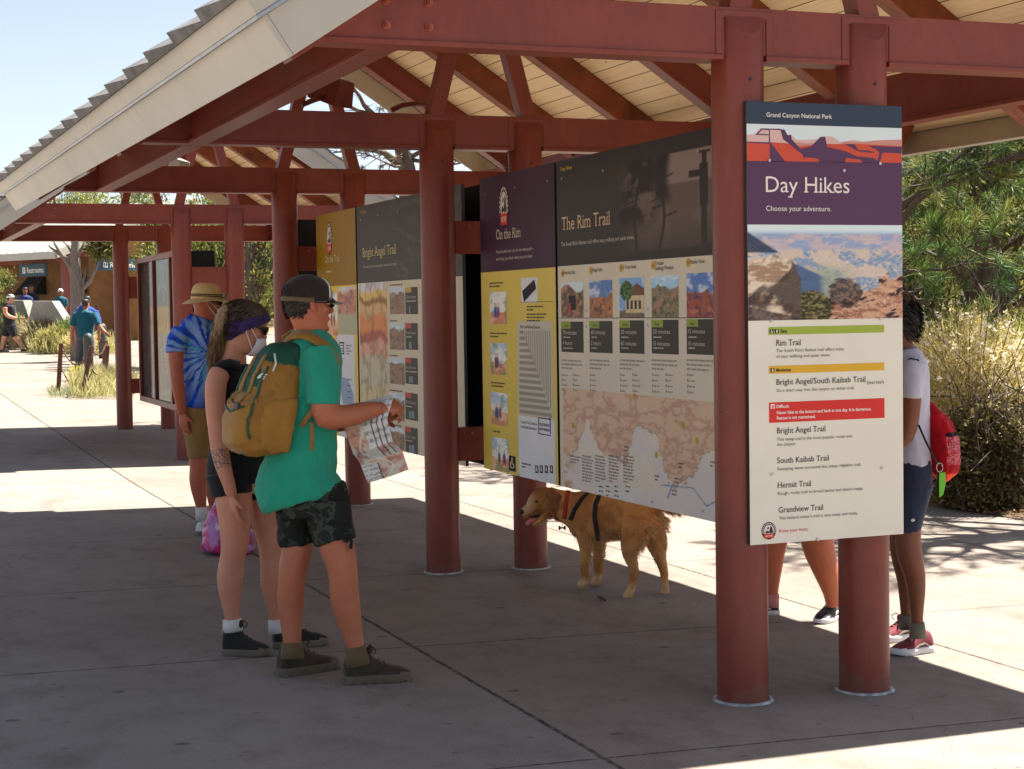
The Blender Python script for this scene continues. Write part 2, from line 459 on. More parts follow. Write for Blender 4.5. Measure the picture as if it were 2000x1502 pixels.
XC = 0.297
XE, ZE = -1.974, 2.537
CS, SN = 0.835, 0.550
HB, HT = 2.67, 2.861
CR = 0.108
LR = (XC-XE)/CS
def slope_pt(side, l, s, y, spl=0.0):
    x = XE + l*CS - s*SN - spl*max(0.0, 1-l/LR)
    z = ZE + l*SN + s*CS
    if side > 0: x = 2*XC - (XE + l*CS - s*SN)
    return (x, y, z)
def make_shelter(bents, y0, y1, label, splay, xbars, dz=0.0, detail=True):
    root = empty('shelter', (XC, bents[0], gz(XC, bents[0])), label, 'shelter')
    # columns
    for yb in bents:
        for xc in (0.0, 2*XC):
            zb = gz(xc, yb)
            b = MB(); n = 40
            rings = []
            for zz in (zb-0.02, zb+0.4, 1.2, 2.0, 2.5):
                rings.append([(xc+CR*math.cos(2*math.pi*k/n), yb+CR*math.sin(2*math.pi*k/n), zz) for k in range(n)])
            # the pipe is mitred back into the beam at its head
            lim = CR*math.sin(2*math.pi*4/40)
            def top(dy): return HT-0.035 - max(0.0, (-dy-lim))*1.7 - max(0.0, dy-lim)*1.7
            rings.append([(xc+CR*math.cos(2*math.pi*k/n), yb+CR*math.sin(2*math.pi*k/n), top(CR*math.sin(2*math.pi*k/n))) for k in range(n)])
            b.loft(rings, caps=False)
            t0 = (len(rings)-1)*n
            for ks in (range(24, 37), range(4, 17), list(range(36, 40))+list(range(0, 5))+list(range(16, 25))):
                b.f.append(tuple(t0+k % n for k in ks)); b.mi.append(0)
            co = b.build('column', M_red, root, True)
            me = co.data
            for p in me.polygons:
                if abs(p.normal.z) > 0.5: p.use_smooth = False
            # welded collar plate round the head
            for sy in (-1, 1):
                p = MB()
                ya, yb2 = sorted((yb+sy*0.0585, yb+sy*0.063))
                p.box(xc-CR-0.022, xc-CR+0.006, ya, yb2, HB-0.0, HT-0.012)
                p.box(xc+CR-0.006, xc+CR+0.022, ya, yb2, HB-0.0, HT-0.012)
                p.box(xc-CR+0.006, xc+CR-0.006, ya, yb2, HT-0.042, HT-0.012)
                p.build('collar_plate', M_red, co, bevel=0.002)
            if detail:
                h = MB()
                for hz in (2.567,):
                    h.tube([(xc+0.0, yb-CR-0.004, hz), (xc, yb-CR+0.03, hz)], 0.007, 8)
                h.build('bolt_hole', M_dark, co)
                s = MB(); rr = []
                rng = random.Random(int(yb*10+xc*7))
                for (rad, hh) in ((CR+0.004, 0.011), (CR+0.012, 0.010), (CR+0.019, 0.002)):
                    rr.append([(xc+(rad+(rng.uniform(-.004, .006) if rad > CR+.01 else 0))*math.cos(2*math.pi*k/n), yb+(rad+(rng.uniform(-.004, .006) if rad > CR+.01 else 0))*math.sin(2*math.pi*k/n), gz(xc, yb)+hh) for k in range(n)])
                s.loft(rr, caps=False)
                s.build('sealant_ring', M_seal, co)
    # tie beams
    for yb in bents:
        b = MB()
        xl, xr = -1.80, 2*XC+1.80
        tl = XE + (HT-ZE)/0.6587
        poly = [(xl, HB), (xr, HB), (xr, HB+0.02), (2*XC-tl, HT), (tl, HT), (xl, HB+0.02)]
        b.prism(poly, lambda u, v, t: (u, t, v), yb-0.058, yb+0.058)
        ob = b.build('tie_beam', M_red, root)
        fl = MB()
        fl.box(xl-0.01, -CR+0.01, yb-0.07, yb+0.07, HB-0.022, HB-0.001)
        fl.box(CR-0.01, 2*XC-CR+0.01, yb-0.07, yb+0.07, HB-0.022, HB-0.001)
        fl.box(2*XC+CR-0.01, xr+0.01, yb-0.07, yb+0.07, HB-0.022, HB-0.001)
        fl.build('lower_flange', M_red, ob, bevel=0.003)
        for sx in (-1, 1):
            for bx in (-1.523, -1.355):
                for bz in (2.721, 2.812):
                    bb = MB()
                    x = bx if sx < 0 else 2*XC-bx
                    if sx > 0 and not detail: continue
                    bb.tube([(x, yb-0.058, bz), (x, yb-0.064, bz)], 0.017, 14)
                    bb.tube([(x, yb-0.064, bz), (x, yb-0.078, bz)], 0.0125, 6)
                    bb.tube([(x, yb-0.078, bz), (x, yb-0.09, bz)], 0.006, 8)
                    bb.build('bolt', M_bolt, ob)
        # struts rising from the columns to the ridge
        for sx in (0, 1):
            b = MB()
            def fx(z): return (-0.012 + (z-HT)*0.262)
            w = 0.05
            pts = []
            for z in (HT-0.002, 3.86):
                xm = fx(z)
                wz = w if z < 3 else 0.05
                pts.append((xm-wz, xm+wz, z))
            (a0, a1, za), (b0, b1, zb_) = pts
            q = [(a0, za), (a1, za), (b1, zb_), (b0, zb_)]
            if sx: q = [(2*XC-u, v) for u, v in q]
            b.prism(q, lambda u, v, t: (u, t, v), yb-0.052, yb+0.052)
            b.build('strut', M_red, root, bevel=0.004)
        # sloping steel rafters
        for side in (-1, 1):
            b = MB()
            v = [slope_pt(side, l, s, yb+dy, splay*(yb-y0)) for (l, s) in ((0.10, 0.0), (LR+0.0, 0.0), (LR+0.11, 0.168), (0.10, 0.168)) for dy in (-0.045, 0.045)]
            q = [v[0], v[2], v[4], v[6], v[1], v[3], v[5], v[7]]
            b.hexa(q)
            # lower flange of the rafter
            v = [slope_pt(side, l, s, yb+dy, splay*(yb-y0)) for (l, s) in ((0.10, -0.02), (LR-0.013, -0.02), (LR, -0.001), (0.10, -0.001)) for dy in (-0.065, 0.065)]
            b.hexa([v[0], v[2], v[4], v[6], v[1], v[3], v[5], v[7]])
            b.build('steel_rafter', M_red, root, bevel=0.003)
    # crossbars between the two columns of a bent
    for yb in bents:
        for (z0, z1) in xbars:
            b = MB(); b.box(CR-0.004, 2*XC-CR+0.004, yb-0.04, yb+0.04, z0, z1)
            o = b.build('crossbar', M_red, root, bevel=0.003)
            for bx in (0.19, 0.40):
                for bz in (z1-0.035,):
                    bb = MB(); bb.tube([(bx, yb-0.04, bz), (bx, yb-0.056, bz)], 0.012, 6)
                    bb.build('bolt', M_bolt, o)
    # eave girders
    for side in (-1, 1):
        xg = -1.50 if side < 0 else 2*XC+1.50
        for ya, yb in zip(bents[:-1], bents[1:]):
            b = MB()
            o_ = splay*(ya-y0)*side if side < 0 else 0
            b.box(xg-0.035, xg+0.035, ya+0.06, yb-0.06, HB-0.0, 2.93)
            g = b.build('eave_girder', M_red, root)
            f = MB(); f.box(xg-0.058, xg+0.058, ya+0.072, yb-0.072, HB-0.023, HB-0.002)
            f.build('girder_flange', M_red, g, bevel=0.003)
        # short tail out to the rake fascia
        for ya, yb in ((bents[-1]+0.06, y1-0.045),):
            b = MB()
            b.box(xg-0.035, xg+0.035, ya, yb, HB+0.05, 2.93)
            b.build('girder_tail', M_red, root)
    # timber rafters
    ys = []
    for ya, yb in zip(bents[:-1], bents[1:]):
        ys += [ya+(yb-ya)/3, ya+(yb-ya)*2/3]
    for yr in ys:
        for side in (-1, 1):
            b = MB()
            v = [slope_pt(side, l, s, yr+dy, splay*(yr-y0)) for (l, s) in ((0.07, 0.0), (LR-0.02, 0.0), (LR+0.08, 0.168), (0.07, 0.168)) for dy in (-0.065, 0.065)]
            b.hexa([v[0], v[2], v[4], v[6], v[1], v[3], v[5], v[7]])
            b.build('timber_rafter', M_timber, root, bevel=0.004)
    # ceiling boards
    for side in (-1, 1):
        V = []; F = []; A = []
        nl, ny = 2, 12
        for i in range(nl):
            l = (0.02, LR+0.112)[i]
            for j in range(ny):
                y = y0+0.03+(y1-y0-0.06)*j/(ny-1)
                V.append(slope_pt(side, l, 0.17, y, splay*(y-y0))); A.append(l)
        base = len(V)
        for i in range(nl):
            l = (0.02, LR+0.112)[i]
            for j in range(ny):
                y = y0+0.03+(y1-y0-0.06)*j/(ny-1)
                V.append(slope_pt(side, l, 0.195, y, splay*(y-y0))); A.append(l)
        for k in (0, base):
            for j in range(ny-1):
                F.append((k+j, k+j+1, k+ny+j+1, k+ny+j))
        tri_soup('ceiling', V, F, M_boards, root, {'across': A})
    # roof covering: slabs that overlap along the eave, so their ends show as a saw-tooth
    for side in (-1, 1):
        b = MB()
        per = 0.54
        k = 0
        yy = y0-0.03
        ncourse = 9
        while yy < y1-0.05:
            ya, yb = yy, min(yy+per+0.012, y1+0.03)
            for c in range(ncourse):
                l0 = -0.05 + c*(LR+0.2)/ncourse; l1 = l0 + (LR+0.2)/ncourse*1.08
                l1 = min(l1, LR+0.13)
                e = 0.004*(c % 2)
                sa, sb = 0.262, 0.262
                q = []
                for (s0, s1) in ((sa, sa+0.010+e), (sb, sb+0.050+e)):
                    pass
                v = [slope_pt(side, l0, sa, ya, splay*(ya-y0)), slope_pt(side, l1, sa-0.012, ya, splay*(ya-y0)),
                     slope_pt(side, l1, sa-0.012, yb, splay*(yb-y0)), slope_pt(side, l0, sa, yb, splay*(yb-y0)),
                     slope_pt(side, l0, sa+0.014+e, ya, splay*(ya-y0)), slope_pt(side, l1, sa+0.004, ya, splay*(ya-y0)),
                     slope_pt(side, l1, sa+0.044, yb, splay*(yb-y0)), slope_pt(side, l0, sa+0.062+e, yb, splay*(yb-y0))]
                b.hexa(v)
            yy += per
        b.build('roof_slabs', M_shingle, root)
    # under-roof slab that closes the build-up
    for side in (-1, 1):
        b = MB()
        v = [slope_pt(side, l, s, y, splay*(y-y0)) for (l, s) in ((0.0, 0.2), (LR+0.13, 0.2), (LR+0.165, 0.248), (0.0, 0.248)) for y in (y0+0.01, y1-0.01)]
        b.hexa([v[0], v[2], v[4], v[6], v[1], v[3], v[5], v[7]])
        b.build('roof_deck', M_timber, root)
    # ridge cap
    b = MB()
    zr = slope_pt(-1, LR+0.17, 0.25, 0)[2]
    poly = [(XC-0.16, zr-0.10), (XC, zr+0.0), (XC+0.16, zr-0.10), (XC+0.16, zr-0.06), (XC, zr+0.045), (XC-0.16, zr-0.06)]
    b.prism(poly, lambda u, v, t: (u, t, v+0.045), y0-0.16, y1+0.16)
    b.build('ridge_cap', M_shingle, root)
    # fascias: eaves, then rakes; two boards with a metal drip edge between
    def eave_piece(side, ya, yb, o0, o1, s0, s1, m, nm, par):
        b = MB()
        v = [slope_pt(side, l, s, y, splay*(y-y0)) for y in (ya, yb) for (l, s) in ((o1, s0), (o0, s0), (o0, s1), (o1, s1))]
        b.hexa([v[0], v[1], v[2], v[3], v[4], v[5], v[6], v[7]])
        return b.build(nm, m, par, bevel=0.002)
    segs = [y0+0.0]
    while segs[-1]+3.0 < y1-0.6: segs.append(segs[-1]+2.62)
    segs.append(y1)
    for side in (-1, 1):
        for i, (ya, yb) in enumerate(zip(segs[:-1], segs[1:])):
            f = eave_piece(side, ya+0.0012, yb-0.0012, 0.0, 0.02, 0.0, 0.166, M_fascia, 'eave_fascia', root)
            eave_piece(side, ya+0.0012, yb-0.0012, -0.022, 0.01, 0.182, 0.262, M_fascia, 'upper_board', f)
            eave_piece(side, ya+0.0012, yb-0.0012, -0.026, 0.004, 0.167, 0.181, M_drip, 'drip_edge', f)
    def rake_piece(side, yr, dy0, dy1, s0, s1, m, nm, par, la=0.002):
        b = MB()
        v = [slope_pt(side, l, s, yr+dy, splay*(yr-y0)) for dy in (dy0, dy1) for (l, s) in ((la, s0), (LR+s0*SN/CS-0.001, s0), (LR+s1*SN/CS-0.001, s1), (la, s1))]
        b.hexa(v)
        return b.build(nm, m, par, bevel=0.002)
    for side in (-1, 1):
        for yr, sg in ((y0, -1), (y1, 1)):
            a0, a1 = (0.0, 0.022) if sg < 0 else (-0.022, 0.0)
            f = rake_piece(side, yr, a0, a1, 0.0, 0.166, M_fascia, 'rake_fascia', root, 0.021)
            a0, a1 = (-0.022, 0.01) if sg < 0 else (-0.01, 0.022)
            rake_piece(side, yr, a0, a1, 0.182, 0.262, M_fascia, 'upper_board', f, -0.022)
            a0, a1 = (-0.026, 0.004) if sg < 0 else (-0.004, 0.026)
            rake_piece(side, yr, a0, a1, 0.167, 0.181, M_drip, 'drip_edge', f, -0.026)
    if dz:
        pass
    return root
B1 = [0.0, 3.825, 7.784]
B2 = [12.58, 17.08]
make_shelter(B1, -0.36, 8.55, 'open gabled shelter of red-brown steel nearest the camera, over the trail panels', 0.0157, [(2.0, 2.205), (0.70, 0.91)])
make_shelter(B2, 12.36, 18.1, 'second red-brown gabled shelter farther back, behind the man in the straw hat', 0.0, [(1.87, 2.17), (0.58, 0.78)], detail=False)
# ------------------------------------------------------------------ printed panels
def hash2(ix, iy, seed):
    h = (ix*374761393 + iy*668265263 + seed*974634777) & 0xffffffff
    h = ((h ^ (h >> 13))*1274126177) & 0xffffffff
    return ((h ^ (h >> 16)) & 0xffff)/65535.0
def vnoise(x, y, seed=0):
    ix = np.floor(x).astype(np.int64); iy = np.floor(y).astype(np.int64)
    fx = x-ix; fy = y-iy
    fx = fx*fx*(3-2*fx); fy = fy*fy*(3-2*fy)
    a = hash2(ix, iy, seed); b = hash2(ix+1, iy, seed); c = hash2(ix, iy+1, seed); d = hash2(ix+1, iy+1, seed)
    return (a*(1-fx)+b*fx)*(1-fy) + (c*(1-fx)+d*fx)*fy
def fbm(x, y, seed=0, o=5):
    s = 0; a = 0.5; t = 0
    for i in range(o):
        s = s + a*vnoise(x*2**i, y*2**i, seed+i*17); t += a; a *= 0.55
    return s/t
def sstep(a, b, x):
    t = np.clip((x-a)/(b-a), 0, 1); return t*t*(3-2*t)
def mixa(A, B, t): return A*(1-t[..., None]) + np.array(B)*t[..., None] if np.ndim(B) == 1 else A*(1-t[..., None]) + B*t[..., None]
def C(r, g, b): return np.array(srgb(r, g, b))

M_print = attr_mat('printed_picture', 'print', 0.5, 0.0, spec=0.15)
FLATS = {}
def ink(r, g, b, rough=0.4):
    k = (r, g, b)
    if k not in FLATS: FLATS[k] = flat('ink_%d' % len(FLATS), srgb(r, g, b), 0.5, 0.15)
    return FLATS[k]

_fc = {}
def text_geo(s, shear=0.0, bold=0.0):
    key = (s, bold)
    if key in _fc: return _fc[key]
    cu = bpy.data.curves.new('t', 'FONT'); cu.body = s; cu.resolution_u = 3; cu.offset = bold
    ob = bpy.data.objects.new('t', cu)
    me = ob.to_mesh()
    V = np.array([v.co[:2] for v in me.vertices]); F = [tuple(p.vertices) for p in me.polygons]
    # boundary edges, used to find the ends of the stems
    cnt = {}
    for p in F:
        for i in range(len(p)):
            e = tuple(sorted((p[i], p[(i+1) % len(p)]))); cnt[e] = cnt.get(e, 0)+1
    E = [e for e, c in cnt.items() if c == 1]
    ob.to_mesh_clear()
    bpy.data.objects.remove(ob); bpy.data.curves.remove(cu)
    _fc[key] = (V, F, E)
    return _fc[key]
CAPH = 0.729
class Panel:
    """a board in a vertical plane; its artwork is laid out in metres on the board (u to the right, v up)"""
    def __init__(s, ax, val, sgn):
        s.ax, s.val, s.sgn = ax, val, sgn
        s.lim = None
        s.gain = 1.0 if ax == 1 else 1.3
    def px(s, px, py):
        p = at_plane(px, py, s.ax, s.val)
        return (p[1] if s.ax == 0 else p[0], p[2])       # (h, z)
    def pt(s, h, z, lay):
        o = s.val - s.sgn*lay
        return (o, h, z) if s.ax == 0 else (h, o, z)
    def right(s): return -1.0 if s.ax == 0 else 1.0
    def board(s, name, m, parent, h0, h1, z0, z1, thick=0.02):
        s.lim = (min(h0, h1)+0.0005, max(h0, h1)-0.0005, z0+0.0005, z1-0.0005)
        b = MB()
        lo, hi = sorted((s.val, s.val+s.sgn*thick))
        if s.ax == 0: b.box(lo, hi, min(h0, h1), max(h0, h1), z0, z1)
        else: b.box(min(h0, h1), max(h0, h1), lo, hi, z0, z1)
        return b.build(name, m, parent, bevel=0.0015)
    def poly(s, mb, pts, lay, mi=0):
        if s.lim: pts = [(min(max(h, s.lim[0]), s.lim[1]), min(max(z, s.lim[2]), s.lim[3])) for h, z in pts]
        v = [s.pt(h, z, lay) for h, z in pts]
        mb.add(v, [tuple(range(len(v)))], mi)
    def rect(s, mb, h0, h1, z0, z1, lay, mi=0):
        s.poly(mb, [(h0, z0), (h1, z0), (h1, z1), (h0, z1)], lay, mi)
    def picture(s, name, parent, h0, h1, z0, z1, fn, nu, nv, lay=0.0015):
        """h0 is the left edge as read"""
        U, V = np.meshgrid(np.linspace(0, 1, nu), np.linspace(0, 1, nv))
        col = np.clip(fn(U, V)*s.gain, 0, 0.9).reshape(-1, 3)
        if s.lim:
            h0, h1 = [min(max(h, s.lim[0]), s.lim[1]) for h in (h0, h1)]; z0, z1 = [min(max(z, s.lim[2]), s.lim[3]) for z in (z0, z1)]
        P = [s.pt(h0+(h1-h0)*u, z0+(z1-z0)*v, lay) for u, v in zip(U.ravel(), V.ravel())]
        i = np.arange(nu*(nv-1)).reshape(nv-1, nu)[:, :-1].ravel()
        F = np.c_[i, i+1, i+nu+1, i+nu]
        if (s.ax == 0): F = F[:, ::1]
        return tri_soup(name, P, F, M_print, parent, {'print': col})
    def text(s, mb, st, h, z, cap, width=None, lay=0.003, serif=False, squeeze=0.86, bold=0.0):
        """h, z: left end of the baseline; cap: capital height in metres"""
        V, F, E = text_geo(st, bold=bold)
        if len(V) == 0: return
        k = cap/CAPH
        x0, x1 = V[:, 0].min(), V[:, 0].max()
        kx = k*squeeze if width is None else width/(x1-x0)
        r = s.right()
        f2 = lambda q, l=lay: s.pt(h + r*(q[0]-x0)*kx, z + q[1]*k, l)
        mb.add([f2(q) for q in V], F)
        if serif:
            sw = 0.09
            for a, b in E:
                pa, pb = V[a], V[b]
                if abs(pa[1]-pb[1]) < 0.004 and 0.04 < abs(pa[0]-pb[0]) < 0.16:
                    y = pa[1]
                    xa, xb = min(pa[0], pb[0]), max(pa[0], pb[0])
                    for lev, d in ((0.0, 1), (CAPH, -1), (0.52, -1), (0.76, -1), (-0.2, 1)):
                        if abs(y-lev) < 0.045:
                            th = 0.052
                            ya, yb = (y, y+th) if d > 0 else (y-th, y)
                            e = 0.055
                            el, er = (e, e) if lev in (0.0, CAPH, -0.2) else (e, 0.0)
                            q = [(xa-el, ya), (xb+er, ya), (xb+er, yb), (xa-el, yb)]
                            mb.add([f2(p, lay+0.0003) for p in q], [(0, 1, 2, 3)])
    def greek(s, mb, h, z, w, cap, n, gap, seed=0, lay=0.003):
        """lines of print too small to read"""
        rng = random.Random(seed); r = s.right()
        for i in range(n):
            x = 0; end = w*(rng.uniform(0.8, 1.0) if i < n-1 else rng.uniform(0.35, 0.8))
            while x < end:
                ww = min(cap*rng.uniform(1.0, 4.5), end-x)
                s.rect(mb, h+r*x, h+r*(x+ww), z-i*gap, z-i*gap+cap*0.62, lay)
                x += ww+cap*0.6

def logo(P, parent, hc, zc, rw, rh):
    """round park emblem: dark ring with a lettered band, white hiker scene, red foot"""
    n = 40
    def ell(f, kx=1.0): return [(hc+rw*f*kx*math.cos(2*math.pi*k/n), zc+rh*f*math.sin(2*math.pi*k/n)) for k in range(n)]
    a = MB(); P.poly(a, ell(1.0), 0.0025)
    o = a.build('emblem', ink(54, 30, 34), parent, fix=False)
    a = MB(); P.poly(a, ell(0.70), 0.0031); a.build('emblem_scene', ink(214, 206, 200), o, fix=False)
    a = MB()
    for k in range(15):
        an = math.radians(-15+k*210/14)
        P.rect(a, hc+rw*0.85*math.cos(an)-rw*0.06, hc+rw*0.85*math.cos(an)+rw*0.06, zc+rh*0.85*math.sin(an)-rh*0.07, zc+rh*0.85*math.sin(an)+rh*0.07, 0.0034)
    a.build('emblem_letters', ink(228, 220, 214), o, fix=False)
    a = MB(); r = P.right()
    q = lambda u, v: (hc+r*rw*u, zc+rh*v)
    P.poly(a, [q(-.55, -.2), q(-.3, .05), q(-.05, -.1), q(.1, .1), q(.2, .5), q(.42, .42), q(.5, .05), q(.62, -.2), q(.3, -.3), q(0, -.22), q(-.3, -.3)], 0.0035)
    P.poly(a, [q(-.35, .2), q(-.1, .45), q(.05, .3), q(-.1, .22)], 0.0035)
    a.build('emblem_drawing', ink(70, 60, 62), o, fix=False)
    a = MB()
    P.poly(a, [q(-.72, -.32), q(.72, -.32), q(.66, -.86), q(-.66, -.86)], 0.0037)
    a.build('emblem_band', ink(205, 62, 55), o, fix=False)
    a = MB(); P.text(a, 'HIKE SMART', hc-r*rw*0.55, zc-rh*0.72, rh*0.26, rw*1.1, 0.004)
    a.build('emblem_lettering', ink(240, 225, 215), o, fix=False)

M_board = flat('board_cream', srgb(226, 222, 206), 0.5, 0.2)
M_edge = basic('board_edge_black', (0.015, 0.015, 0.017), 0.4, 0.1)
M_back = basic('board_back_black', (0.010, 0.010, 0.011), 0.7, 0.2, 4)
M_screw = basic('screw_head', (0.45, 0.44, 0.42), 0.35, 0.1, metal=0.8)
def screws(P, parent, pts):
    for (h, z) in pts:
        b = MB(); p0 = np.array(P.pt(h, z, 0.0)); p1 = np.array(P.pt(h, z, 0.006))
        b.tube([p0, p1], 0.0065, 10)
        b.build('screw', M_screw, parent)

# ---- the big sign in front of the near columns
def canyon_photo(U, V):
    A = np.zeros(U.shape+(3,))
    n1 = fbm(U*9, V*22, 1); n2 = fbm(U*26, V*40, 5); n3 = fbm(U*60, V*60, 9, 4)
    skyc = mixa(np.zeros(A.shape)+C(216, 232, 234), C(170, 196, 214), sstep(0.955, 0.9, V))
    A = skyc
    # far plateau and walls, blue with distance
    far = mixa(np.zeros(A.shape)+C(150, 166, 200), C(196, 180, 186), sstep(0.45, 0.62, n1))
    far = mixa(far, C(204, 198, 190), sstep(0.55, 0.75, n2)*0.7)
    A = mixa(A, far, sstep(0.0, 0.01, 0.915-0.01*n2-V))
    wall = mixa(np.zeros(A.shape)+C(206, 190, 176), C(120, 150, 186), sstep(0.56, 0.64, fbm(U*14+V*4, V*10, 21))*0.9)
    wall = mixa(wall, C(222, 210, 192), sstep(0.5, 0.7, n3)*0.6)
    A = mixa(A, wall, sstep(0.0, 0.05, 0.80-0.06*n1-V))
    green = mixa(np.zeros(A.shape)+C(168, 178, 158), C(150, 160, 150), sstep(0.4, 0.6, n2))
    A = mixa(A, green, sstep(0.0, 0.12, 0.66-0.10*n1-V)*sstep(0.75, 0.5, U)*sstep(0.2, 0.3, U))
    sh = sstep(0.0, 0.02, 0.60-0.75*(U-0.30)-V)*sstep(0.0, 0.02, U-0.28)*sstep(0.50, 0.44, U)
    A = mixa(A, C(62, 92, 140), sh*0.85)
    # right-hand pink slope
    hr = 0.05+0.62*(U-0.42)+0.10*fbm(U*8, U*0+3, 31)
    hr = np.where(np.abs(U-0.875) < 0.035, hr+0.10, hr)
    slope = mixa(np.zeros(A.shape)+C(205, 160, 132), C(160, 112, 92), sstep(0.48, 0.62, fbm(U*12-V*9, V*26+U*12, 41)))
    slope = mixa(slope, C(70, 52, 56), sstep(0.60, 0.68, fbm(U*9-V*14, V*9+U*4, 51)))
    slope = mixa(slope, C(226, 190, 164), sstep(0.6, 0.75, n3)*0.8)
    A = mixa(A, slope, sstep(0.0, 0.012, hr-V)*sstep(0.47, 0.5, U))
    # bush and rubble in the middle
    d = np.hypot((U-0.41)/0.13, (V-0.12)/0.20)+0.35*(n2-0.5)
    bush = mixa(np.zeros(A.shape)+C(58, 56, 38), C(140, 130, 88), sstep(0.42, 0.66, n3*.6+n2*.4))
    A = mixa(A, bush, sstep(1.05, 0.9, d))
    d = np.hypot((U-0.62)/0.12, (V-0.28)/0.17)+0.4*(n2-0.5)
    A = mixa(A, mixa(np.zeros(A.shape)+C(48, 42, 46), C(130, 104, 90), sstep(0.42, 0.66, n3*.5+n2*.5)), sstep(1.0, 0.85, d)*0.9)
    # left boulders
    hl = 0.70-0.30*np.abs(U-0.18)/0.18*0.5+0.16*(fbm(U*14, U*0+1, 61)-0.5)-2.2*np.maximum(0, U-0.27)
    rock = mixa(np.zeros(A.shape)+C(222, 204, 180), C(166, 134, 110), sstep(0.45, 0.6, fbm(U*10, V*9, 71)))
    dk = sstep(0.46, 0.66, fbm(U*6+2, V*5-U*3, 81, 4)+0.20*sstep(0.13, 0.3, U)-0.14*sstep(0.3, 0.6, V))
    rock = mixa(rock, C(64, 54, 52), dk*0.9)
    rock = mixa(rock, C(232, 216, 196), sstep(0.55, 0.72, n2)*(1-dk)*0.7)
    rock = mixa(rock, C(120, 104, 94), sstep(0.58, 0.7, n3)*dk*0.6)
    A = mixa(A, rock, sstep(0.0, 0.015, hl-V)*sstep(0.345, 0.325, U))
    lc = 0.94-1.1*U
    A = mixa(A, C(44, 58, 84), sstep(0.0, 0.03, lc-V)*sstep(0.0, 0.02, V-0.70)*0.9)
    A = mixa(A, C(58, 44, 50), sstep(0.0, 0.02, 0.16-0.4*U-V)*0.8)
    return A

P = Panel(1, -0.137, 1)
root = empty('trail_sign', (0.333, -0.12, 0.67), 'tall Day Hikes sign board listing trails, bolted across the two nearest columns', 'sign', 'trail information boards')
h0, h1, z0, z1 = -0.037, 0.704, 0.671, 2.474
bd = P.board('board', M_edge, root, h0, h1, z0, z1, 0.022)
m_ = MB(); P.rect(m_, h0, h1, z0, z1, 0.0007); m_.build('face_print', M_board, bd, fix=False)
def zz(px, py): return (1440+px/3.265, 180+py/3.265)
def zb(px, py): return (1440+px/3.265, 620+py/3.265)
W_, H_ = h1-h0, z1-z0
za = P.px(*zz(56, 201))[1]; zc_ = P.px(*zz(62, 441))[1]; zd = P.px(*zz(64, 844))[1]; ze = P.px(*zb(70, 22))[1]
m_ = MB(); P.rect(m_, h0+.0005, h1-.0005, za, z1-.0005, 0.0012); m_.build('header_band', ink(58, 70, 86), bd, fix=False)
m_ = MB(); P.rect(m_, h0+.0005, h1-.0005, zd, za, 0.0012); m_.build('title_band', ink(92, 64, 92), bd, fix=False)
# stylised mesas above the title
def mp(px, py):
    # undo the slight slope of horizontals across the sign in the photograph
    return P.px(*zz(px, py))
ms = MB(); P.poly(ms, [(h0+.0005, zc_+.03), (h1-.0005, zc_+.03), (h1-.0005, za), (h0+.0005, za)], 0.0016); sk = ms.build('mesa_picture', ink(216, 228, 230), bd, fix=False)
def shapes(name, col, polys, lay):
    q = MB()
    for pl in polys: P.poly(q, [(min(max(a, h0+.0005), h1-.0005), b_) for a, b_ in (mp(*t) for t in pl)], lay)
    return q.build(name, ink(*col), sk, fix=False)
shapes('pale_cliff', (214, 178, 172), [[(58, 320), (58, 272), (112, 268), (145, 232), (272, 236), (300, 290), (345, 272), (372, 302), (420, 305), (500, 300), (560, 282), (600, 283), (660, 318), (740, 304), (800, 316), (900, 306), (1046, 302), (1046, 345), (700, 345), (400, 335)]], 0.0019)
shapes('far_cliff', (200, 140, 128), [[(640, 345), (680, 316), (800, 318), (900, 308), (1046, 304), (1046, 350)], [(330, 340), (380, 318), (420, 328), (500, 325), (500, 345)]], 0.0022)
shapes('red_cliff', (202, 84, 64), [[(58, 320), (215, 320), (300, 325), (400, 345), (560, 330), (690, 332), (760, 330), (1046, 345), (1046, 455), (520, 446), (58, 440)]], 0.0024)
shapes('shadow_shape', (92, 64, 92), [
    [(58, 316), (190, 320), (212, 322), (225, 340), (305, 445), (190, 443), (205, 428), (205, 330), (58, 322)],
    [(272, 236), (300, 240), (318, 275), (340, 272), (345, 300), (372, 330), (400, 362), (470, 345), (530, 285), (558, 284), (572, 350), (690, 378), (760, 410), (870, 420), (905, 452), (800, 452), (780, 430), (690, 420), (685, 450), (520, 446), (515, 425), (430, 415), (425, 430), (415, 400), (360, 355), (290, 300)],
    [(680, 330), (745, 332), (770, 370), (830, 372), (885, 388), (830, 385), (770, 378)],
    [(830, 342), (1046, 350), (1046, 392), (925, 385), (905, 452), (890, 440), (905, 385), (890, 370)],
    [(58, 438), (1046, 452), (1046, 470), (58, 452)], [(120, 266), (145, 240), (150, 232), (272, 234), (272, 242), (205, 240), (208, 320), (200, 320), (200, 242), (155, 240), (132, 266), (200, 270), (200, 276), (112, 272)]], 0.0027)
q = MB()
P.text(q, 'Day Hikes', *P.px(*zz(180, 637)), P.px(*zz(180, 530))[1]-P.px(*zz(180, 637))[1], P.px(*zz(713, 637))[0]-P.px(*zz(180, 637))[0], serif=True)
q.build('title_lettering', ink(232, 222, 216), bd, fix=False)
def line(mb, s, f, x0, x1, y, cap, **k):
    a = P.px(*f(x0, y)); b_ = P.px(*f(x1, y)); t = P.px(*f(x0, y-cap))
    P.text(mb, s, a[0], a[1], t[1]-a[1], b_[0]-a[0], **k)
q = MB(); line(q, 'Grand Canyon National Park', zz, 183, 602, 157, 29, bold=0.012); line(q, 'Choose your adventure.', zz, 182, 597, 757, 35)
q.build('white_lettering', ink(226, 222, 216), bd, fix=False)
